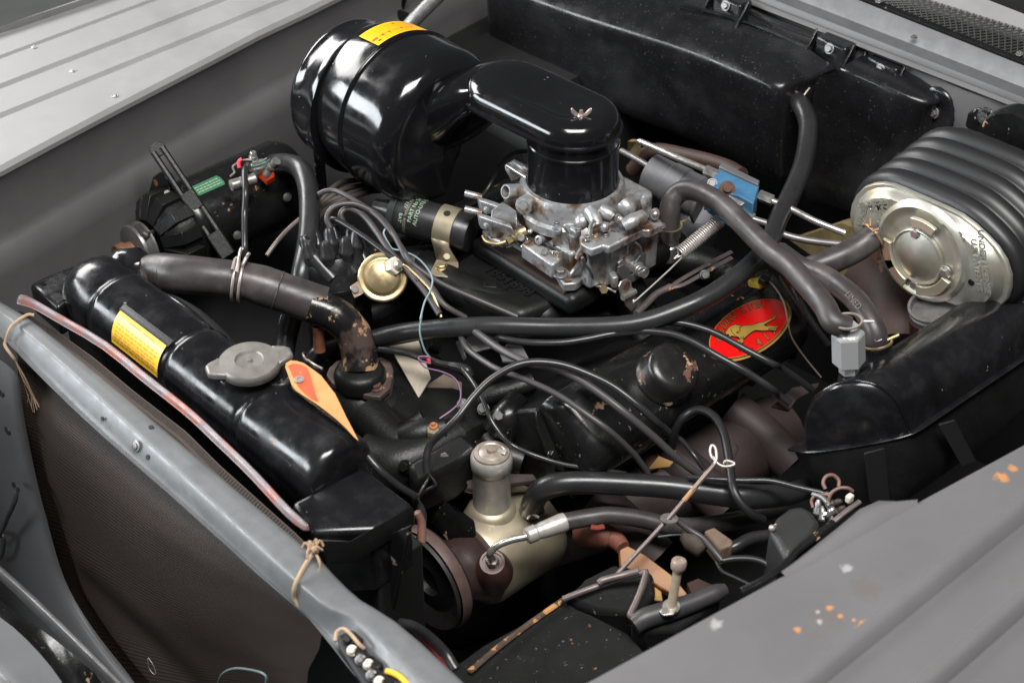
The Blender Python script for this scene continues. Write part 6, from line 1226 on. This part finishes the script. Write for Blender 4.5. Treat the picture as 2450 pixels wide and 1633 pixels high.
# terminals at the fender edge
cl = thing('wire_connectors', 'tangle of brown wires and metal connectors at the fender edge', 'connectors', p('m', 770, 430, -.08))
obj('looped_wire', G().tube(T('m', (740, 320, -.09), (725, 280, -.085), (745, 240, -.08), (790, 232, -.08), (825, 265, -.085), (825, 305, -.09)), .0026, 8, 5), 'salmon', cl, smooth=60)
obj('looped_wire', G().tube(T('m', (755, 400, -.09), (780, 345, -.08), (830, 315, -.075), (885, 315, -.075), (915, 335, -.08)), .0024, 8, 5), 'salmon', cl, smooth=60)
obj('looped_wire', G().tube(T('m', (660, 440, -.1), (650, 400, -.095), (665, 370, -.09), (700, 355, -.09), (760, 360, -.09)), .0022, 8, 5), 'salmon', cl, smooth=60)
obj('white_plug', G().box(p('m', 895, 380, -.08), (.010, .008, .011)), 'chalk', cl, bevel=.002)
for k, (x, y, z, d) in enumerate(((690, 440, -.095, (.4, .3, .6)), (770, 440, -.09, (-.2, .5, .8)), (800, 410, -.09, (.3, -.6, .5)), (720, 480, -.1, (.5, .5, .5)), (760, 500, -.1, (-.5, .2, .7)), (830, 460, -.095, (.2, -.5, .8)))):
    obj('metal_terminal', G().lathe([(.0035, -.010), (.0052, -.008), (.0052, -.002), (.0038, 0), (.0045, .005), (.0025, .010)], p('m', x, y, z), d, 10), ('dull', 'bright', 'exhaust')[k % 3], cl, smooth=30)
obj('connector_rail', G().tube(T('m', (760, 560, -.1), (850, 480, -.09), (960, 400, -.085)), .0038, 8, 2, flat=.6), 'rod', cl)
obj('lead_in', G().tube(T('m', (660, 355, -.09), (720, 375, -.085), (770, 430, -.085)), .0036, 8, 3), 'dull', cl, smooth=60)
# relay at the fender edge
rl = thing('relay', 'black relay housing with rounded top and rust speckled side at the fender edge', 'relay', p('m', 480, 600, -.1))
rp = [(1670, 560), (1720, 480), (1800, 420), (1880, 405), (1940, 440), (2000, 520), (1960, 590), (1850, 680), (1780, 740)]
obj('housing', G().prism(T('k', *[(x, y, -.085) for x, y in rp]), (-.02, -.01, -.16)), mat('speckled_black', (.022, .022, .022), .5, 0, .1, 40, chips=[((.42, .30, .24), 46, .665)], bump=.1), rl, bevel=.008, seg=3)
obj('edge_lip', G().tube(T('k', (1500, 950, -.11), (1640, 880, -.10), (1760, 800, -.095), (1840, 700, -.09), (1960, 610, -.085), (2080, 520, -.08)), .006, 8, 4, flat=.6), 'satin', rl)
obj('rivet', G().ball(p('k', 1692, 556, -.082), .0045, 12), 'palecap', rl, smooth=80)
# cards, plates and sender in front of the engine
obj('card', G().prism(T('g', (1390, 335, -.105), (1572, 300, -.10), (1648, 530, -.11), (1572, 655, -.125)), (0, 0, -.0025)), 'beige', None, 'plain beige card lying beside the thermostat housing', 'card')
obj('card', G().prism(T('g', (1600, 592, -.125), (1730, 508, -.118), (1840, 560, -.12), (1850, 720, -.135), (1800, 740, -.138)), (0, 0, -.0025)), 'browncard', None, 'dark brown plate lying next to the beige card', 'plate')
gp = thing('grey_bracket', 'pair of bent light grey bracket plates below the big hose', 'bracket', p('h', 650, 200, -.08))
obj('bracket_plate', G().prism(T('h', (465, 175, -.06), (500, 145, -.055), (700, 150, -.055), (690, 220, -.06), (600, 240, -.065), (530, 260, -.068)), (0, 0, -.003)), 'dull', gp, bevel=.0006)
obj('bracket_plate', G().prism(T('h', (700, 265, -.07), (760, 200, -.06), (850, 205, -.06), (902, 310, -.07), (840, 330, -.075), (720, 325, -.078)), (0, 0, -.003)), mat('grey_plate_dark', (.13, .13, .135), .45, .4), gp, bevel=.0006)
obj('bracket_plate', G().prism(T('h', (400, 185, -.075), (430, 180, -.07), (475, 290, -.08), (450, 300, -.085)), (0, 0, -.006)), 'greyzinc', gp, bevel=.001)
sn = thing('sender_lead', 'black sleeved lead with a boot joined by a purple wire', 'wire', p('h', 300, 320, -.07))
obj('sleeve', G().tube(T('g', (1325, 355, -.075), (1400, 360, -.07), (1500, 380, -.07), (1600, 415, -.068))+T('h', (210, 305, -.066), (290, 335, -.064), (370, 350, -.062)), .0042, 10, 5), 'wire', sn, smooth=60)
obj('boot', G().tube(T('h', (360, 350, -.062), (430, 365, -.06), (480, 390, -.062), (505, 430, -.068)), [.005, .0062, .0075, .0055], 12, 5), 'rubber', sn, smooth=60)
obj('joint', G().tube(T('h', (205, 325, -.062), (222, 320, -.062)), .0045, 8, 1), 'redwire', sn)
obj('purple_wire', G().tube(T('h', (230, 340, -.062), (160, 320, -.06), (150, 295, -.058), (215, 292, -.056), (150, 300, -.06), (190, 365, -.066), (300, 395, -.07), (390, 440, -.074), (432, 520, -.08), (425, 600, -.086), (370, 660, -.09), (290, 715, -.095)), .0013, 6, 5), 'purple', sn, smooth=60)
se = thing('sender', 'small tan hex sender with a rusty stud in front of the valve cover', 'sender', p('h', 245, 790, -.11))
obj('hex', G().lathe([(.0095, -.014), (.0100, -.012), (.0100, -.003), (.0085, 0)], p('h', 245, 785, -.10), (-.2, -.1, 1), 6), 'tan', se)
obj('stud', G().lathe([(.0062, 0), (.0056, .003), (.0035, .004), (.0025, .007)], p('h', 250, 770, -.099), (-.2, -.1, 1), 14), 'redrust', se, smooth=40)
obj('base_tube', G().tube(T('h', (240, 800, -.11), (230, 850, -.125)), .007, 12, 1), 'tan', se, smooth=60)
# harness along the radiator to the pump
wr('radiator_harness', T('g', (1040, 830, .03), (1130, 890, .028), (1220, 980, .02), (1330, 1110, .005), (1450, 1210, -.02), (1545, 1270, -.04))+T('j', (795, 400, -.06), (835, 480, -.075), (825, 620, -.1), (790, 700, -.12), (700, 790, -.14), (655, 900, -.16), (640, 1100, -.19), (640, 1300, -.22)), .0050, 'wire', 'black taped harness running over the radiator end and down beside the pulley')
wr('red_brown_wire', T('j', (800, 470, -.055), (830, 540, -.07), (832, 660, -.09)), .0053, mat('pinkish_lead', (.20, .10, .08), .3), 'short brownish red sleeve on the harness beside the pump pulley')
wr('bracket_wire', T('j', (890, 190, -.115), (870, 260, -.125), (840, 310, -.13), (800, 380, -.14)), .0022, 'wire', 'thin black wire forked down at the pump bracket')
wr('bracket_wire', T('j', (880, 230, -.12), (920, 290, -.13), (860, 330, -.14), (810, 370, -.15)), .0022, 'wire', 'second thin black wire curled at the pump bracket')
wr('grille_wire', T('j', (690, 1185, .0), (780, 1205, -.01), (880, 1270, -.03), (980, 1370, -.05), (1050, 1480, -.06)), .006, 'wire', 'black wire curving behind the front bar')
wr('red_wire', T('j', (680, 1175, -.006), (740, 1190, -.01), (870, 1310, -.05), (960, 1410, -.06), (1030, 1480, -.065)), .003, mat('crimson_wire', (.30, .012, .02), .4), 'thin crimson wire beside the black one behind the front bar')
# yellow clip on the rear of the valve cover with its lead
yc = thing('yellow_clip', 'small yellow clip with a black lead at the rear of the valve cover', 'clip', p('i', 520, 285, -.01))
obj('clip', G().prism(T('i', (455, 280, -.005), (470, 300, -.008), (530, 312, -.008), (572, 290, -.005), (560, 258, .0), (515, 265, .0)), (0, 0, -.010)), mat('mustard_clip', (.50, .36, .04), .45), yc, bevel=.002)
obj('socket', G().box(p('i', 550, 292, -.003), (.012, .012, .010)), 'blackprint', yc, bevel=.001)
obj('lead', G().tube(T('i', (575, 290, -.004), (620, 340, -.004), (665, 420, -.012), (690, 540, -.035), (715, 630, -.06), (790, 740, -.09), (880, 850, -.11)), .0013, 6, 6), mat('brown_lead', (.17, .12, .10), .45), yc, smooth=60)
wr('corrugated_cable', T('i', (640, 150, .0), (680, 250, -.01), (740, 370, -.025), (800, 490, -.05), (860, 580, -.07), (920, 660, -.09)), .0050, mat('corrugated_black', (.016, .016, .017), .4, bump=.6, bscale=300), 'black corrugated cable running down behind the red decal', 'cable')
obj('wire_bracket', G().prism(T('i', (595, 1015, -.10), (715, 910, -.095), (870, 880, -.10), (860, 905, -.105), (740, 975, -.105), (690, 1040, -.11)), (0, 0, -.003)), 'exhaust', None, 'small grey brown bracket holding the two black wires below the decal', 'bracket')
obj('bare_tag', G().prism(T('h', (1785, 970, -.12), (1885, 1010, -.13), (1860, 1035, -.13), (1720, 1050, -.14)), (0, 0, -.002)), mat('torn_orange_foil', (.42, .24, .09), .6), None, 'torn orange brown scrap under the grey mauve wires', 'scrap')
obj('yellow_scrap', G().prism(T('h', (1880, 925, -.10), (1900, 935, -.10), (1915, 975, -.11), (1890, 965, -.11)), (0, 0, -.004)), 'amber', None, 'tiny yellow end of a wire beside the looped rubber tube', 'wire end')
# bar behind the air cleaner and hinge in the far corner
obj('support_tube', G().tube(T('b', (860, 260, .06), (1000, 110, .10), (1180, -70, .14)), .0118, 16, 3), 'dull', None, 'grey tube rising behind the air cleaner', 'tube', smooth=60)
hn = thing('hood_hinge', 'dark hood hinge parts in the far corner behind the air cleaner', 'hinge', p('b', 800, 80, .05))
obj('hinge_plate', G().prism(T('b', (640, -60, .06), (960, -80, .08), (900, 90, .02), (760, 130, -.02), (650, 100, .0)), (0, .02, -.02)), 'castblack', hn, bevel=.004)
obj('spring', G().tube(T('b', (700, 150, -.02), (800, 140, .0), (900, 100, .02)), .014, 10, 3), 'castblack', hn, smooth=60)
obj('rusty_rod', G().tube(T('b', (870, 90, .02), (890, 170, .0)), .006, 8, 1), 'rust', hn)
bw = thing('gap_occluder', 'added black block that darkens the gap behind the air cleaner', 'housing', (.6, .62, -.2))  # made-up dark box blocking the lit wall seen past the drum
obj('case', G().box((.62, .62, -.27), (.34, .40, .42)), 'dark', bw, bevel=.03, seg=3)
obj('occluder_disc', G().lathe([(.11, 0), (.115, .01), (.11, .03), (.05, .035)], (.60, .60, -.06), (0, 0, 1), 32), 'dark', bw, smooth=40)
# ================================================================== BATTERY CORNER
ba = thing('battery_tray', 'dirty black tray and side wall in the near corner with flaking edges', 'tray', p('k', 300, 1250, -.18))
obj('side_sheet', G().prism(T('k', (-380, 1480, -.19), (-120, 1290, -.185), (120, 1160, -.18), (385, 985, -.175), (470, 1060, -.175), (560, 1100, -.178), (790, 1210, -.18), (900, 1330, -.18), (760, 1480, -.18), (200, 1900, -.18), (-300, 1800, -.19)), (0, 0, -.012)), 'battery', ba, bevel=.003)
obj('post', G().prism(T('k', (385, 985, -.165), (520, 890, -.155), (700, 775, -.15), (760, 790, -.15), (950, 830, -.15), (965, 960, -.155), (860, 1090, -.165), (600, 1080, -.17)), (0, 0, -.05)), 'battery', ba, bevel=.006)
obj('torn_edge', G().tube(T('k', (-200, 1450, -.18), (-60, 1330, -.178), (120, 1190, -.175), (260, 1090, -.172), (390, 1000, -.168)), .004, 6, 4, flat=.5), mat('flaked_rust_edge', (.06, .035, .022), .7, 0, .5, 60, chips=[((.42, .20, .07), 30, .55)]), ba)
fr = thing('battery_clamp', 'bent grey brown rod frame with a black clamp bar in the near corner', 'clamp', p('k', 860, 950, -.14))
obj('rod', G().tube(T('k', (385, 1000, -.16), (500, 955, -.152), (640, 905, -.145), (760, 865, -.138), (880, 835, -.13), (915, 832, -.128)), .0042, 8, 4), 'rod', fr, smooth=60)
obj('rod', G().tube(T('k', (610, 900, -.14), (640, 880, -.137), (760, 850, -.134), (860, 825, -.128)), .0048, 8, 4), 'rod', fr, smooth=60)
obj('rod', G().tube(T('k', (905, 832, -.128), (880, 920, -.132), (840, 1020, -.138), (805, 1095, -.142), (820, 1110, -.142), (880, 1095, -.138)), .0044, 8, 4), 'rod', fr, smooth=60)
obj('clamp_bar', G().tube(T('k', (830, 1165, -.15), (900, 1120, -.145), (1060, 1070, -.142), (1200, 1020, -.14), (1330, 965, -.138), (1400, 940, -.138)), [.0120, .0135, .0130, .0120, .0115, .008], 16, 5), mat('dusty_clamp', (.035, .033, .034), .45, 0, .2, 40), fr, smooth=60)
obj('clamp_web', G().prism(T('k', (800, 1130, -.15), (880, 1200, -.155), (1100, 1190, -.155), (1380, 990, -.145), (1300, 960, -.145)), (0, 0, -.04)), 'battery', fr, bevel=.006)
sb0, sb1 = p('k', 1062, 1045, -.13), p('k', 1105, 800, -.075)
st_ = thing('stud_bolt', 'cream coloured stud with a round head standing on a bright washer', 'bolt', sb0)
obj('stud', G().lathe([(.0062, 0), (.0056, .01), (.0056, (sb1-sb0).length)], sb0, sb1-sb0, 16), mat('cream_stud', (.50, .41, .30), .45, .3, .15, 80), st_, smooth=40)
obj('head', G().lathe([(.0068, -.004), (.0088, -.002), (.0094, .002), (.0094, .008), (.008, .0105), (.004, .011), (.0035, .0095)], sb1, sb1-sb0, 24), mat('pinkish_head', (.40, .31, .26), .45, .4, .2, 60), st_, smooth=40)
obj('washer', G().lathe([(.0108, -.002), (.0112, 0), (.0105, .0015)], sb0, (-.1, -.1, 1), 24), 'bright', st_, smooth=40)
obj('washer_tab', G().prism(T('k', (985, 1085, -.132), (1010, 1110, -.132), (1075, 1105, -.132), (1110, 1060, -.131), (1090, 1030, -.131), (1010, 1060, -.131)), (0, 0, .003)), 'bright', st_, bevel=.001)
wd = thing('wooden_slat', 'orange brown wooden wedge leaning in the near corner', 'wood', p('k', 900, 840, -.17))
obj('slat', G().prism(T('k', (740, 690, -.15), (790, 665, -.145), (900, 725, -.15), (1060, 845, -.155), (1160, 960, -.165), (1150, 1010, -.17), (1000, 930, -.165), (860, 830, -.16), (745, 790, -.155)), (.002, .004, -.012)), mat('stained_wood', (.22, .085, .02), .5, 0, .3, 30, stain=((.28, .13, .04), 20, .5, .62)), wd, bevel=.0015)
obj('lower_slat', G().prism(T('k', (750, 800, -.165), (850, 840, -.165), (1000, 950, -.17), (1010, 1010, -.172), (900, 1000, -.17), (800, 900, -.168)), (.002, .004, -.012)), mat('pale_wood', (.34, .19, .06), .6, 0, .3, 40), wd, bevel=.0015)
obj('rust_patch', G().prism(T('k', (1160, 900, -.19), (1230, 870, -.19), (1340, 920, -.19), (1300, 970, -.19), (1200, 985, -.19)), (0, 0, -.01)), 'manifoldred', None, 'reddish rust patch of sheet beside the wooden wedge', 'sheet')
obj('red_lump', G().tube(T('k', (520, 580, -.22), (620, 600, -.2), (700, 620, -.2), (760, 680, -.2)), [.02, .018, .014, .010], 10, 4), mat('red_iron', (.17, .055, .035), .65, 0, .3, 30, bump=.3), None, 'reddish iron lump under the pressure hose', 'casting', smooth=60)
pc = thing('brown_plug', 'dirty brown connector with leads between the wood and the relay', 'connector', p('k', 1330, 620, -.17))
obj('body', G().prism(T('k', (1265, 570, -.14), (1330, 545, -.14), (1450, 630, -.14), (1440, 660, -.14), (1360, 690, -.145)), (0, 0, -.03)), mat('dirty_brown_plastic', (.15, .10, .07), .6, 0, .3, 60), pc, bevel=.003)
obj('lump', G().tube(T('k', (1150, 600, -.14), (1200, 640, -.14), (1260, 700, -.145)), [.010, .015, .011], 10, 3), mat('dark_brown_grease', (.05, .036, .028), .7, bump=.4), pc, smooth=80)
obj('lead', G().tube(T('k', (1100, 510, -.115), (1180, 570, -.125), (1260, 620, -.13), (1330, 700, -.135), (1380, 760, -.14)), .0042, 8, 5), 'mauve', pc, smooth=60)
obj('lead', G().tube(T('k', (1380, 760, -.14), (1450, 748, -.138), (1560, 748, -.135), (1650, 775, -.135), (1700, 830, -.14)), .0046, 8, 5), 'greyrubber', pc, smooth=60)
obj('lead', G().tube(T('k', (1345, 770, -.145), (1380, 825, -.145), (1460, 865, -.145), (1550, 908, -.145)), .0026, 8, 5), 'greyrubber', pc, smooth=60)
obj('lead', G().tube(T('k', (980, 610, -.15), (1060, 600, -.148), (1160, 595, -.146), (1210, 580, -.145)), .0011, 6, 4), 'paleblue', pc, smooth=60)
obj('lead', G().tube(T('k', (1400, 700, -.16), (1480, 660, -.155), (1560, 620, -.155), (1680, 600, -.16)), .008, 8, 5), 'wire', pc, smooth=60)
# ---- lamp socket strip in the near end of the bar
ls = thing('terminal_strip', 'dark terminal strip of pale studs fixed into the near end of the bar', 'terminal strip', p('j', 430, 1420, .0))
obj('base', G().prism(T('j', (285, 1260, .004), (350, 1230, .006), (620, 1568, .004), (560, 1640, .002), (450, 1568, .002), (300, 1330, .004)), (0, 0, -.01)), 'dark', ls, bevel=.003)
for k, (x, y) in enumerate(((360, 1290), (385, 1360), (440, 1420), (490, 1450), (510, 1520), (560, 1560))):
    obj('stud', G().lathe([(.0058, -.004), (.0062, .002), (.0042, .003), (.0042, .006), (.003, .007)], p('j', x, y, .008), (-.5, -.3, .8), 12), ('dull', 'chalk')[k % 2] if k else 'dark', ls, smooth=40)
    obj('spacer', G().box(p('j', x+35, y+5, .006), (.012, .02, .012)), 'blackprint', ls, bevel=.002)
wr('cord', T('j', (275, 1300, .012), (285, 1240, .016), (330, 1220, .018), (380, 1260, .018), (430, 1320, .016), (460, 1345, .012)), .0022, 'string', 'tan cord looped round the end of the terminal strip', 'string')
wr('yellow_wire', T('j', (600, 1490, .012), (650, 1505, .012), (700, 1535, .012), (760, 1600, .01)), .0034, 'yelwire', 'bright yellow wire at the near end of the bar')
wr('pale_clip', [pX('l', *t) for t in ((1405, 1568, -.52), (1430, 1510, -.53), (1500, 1475, -.53), (1600, 1480, -.53), (1705, 1515, -.53), (1710, 1600, -.53))], .0015, mat('teal_clip', (.12, .16, .16), .4), 'thin teal wire loop at the bottom of the brown screen')
wr('thread', [pX('l', *t) for t in ((950, 1410, -.515), (960, 1470, -.515), (990, 1510, -.515), (1003, 1500, -.515), (985, 1450, -.515), (955, 1405, -.515))], .0006, 'palecap', 'tiny pale thread loop caught on the brown screen', 'thread')
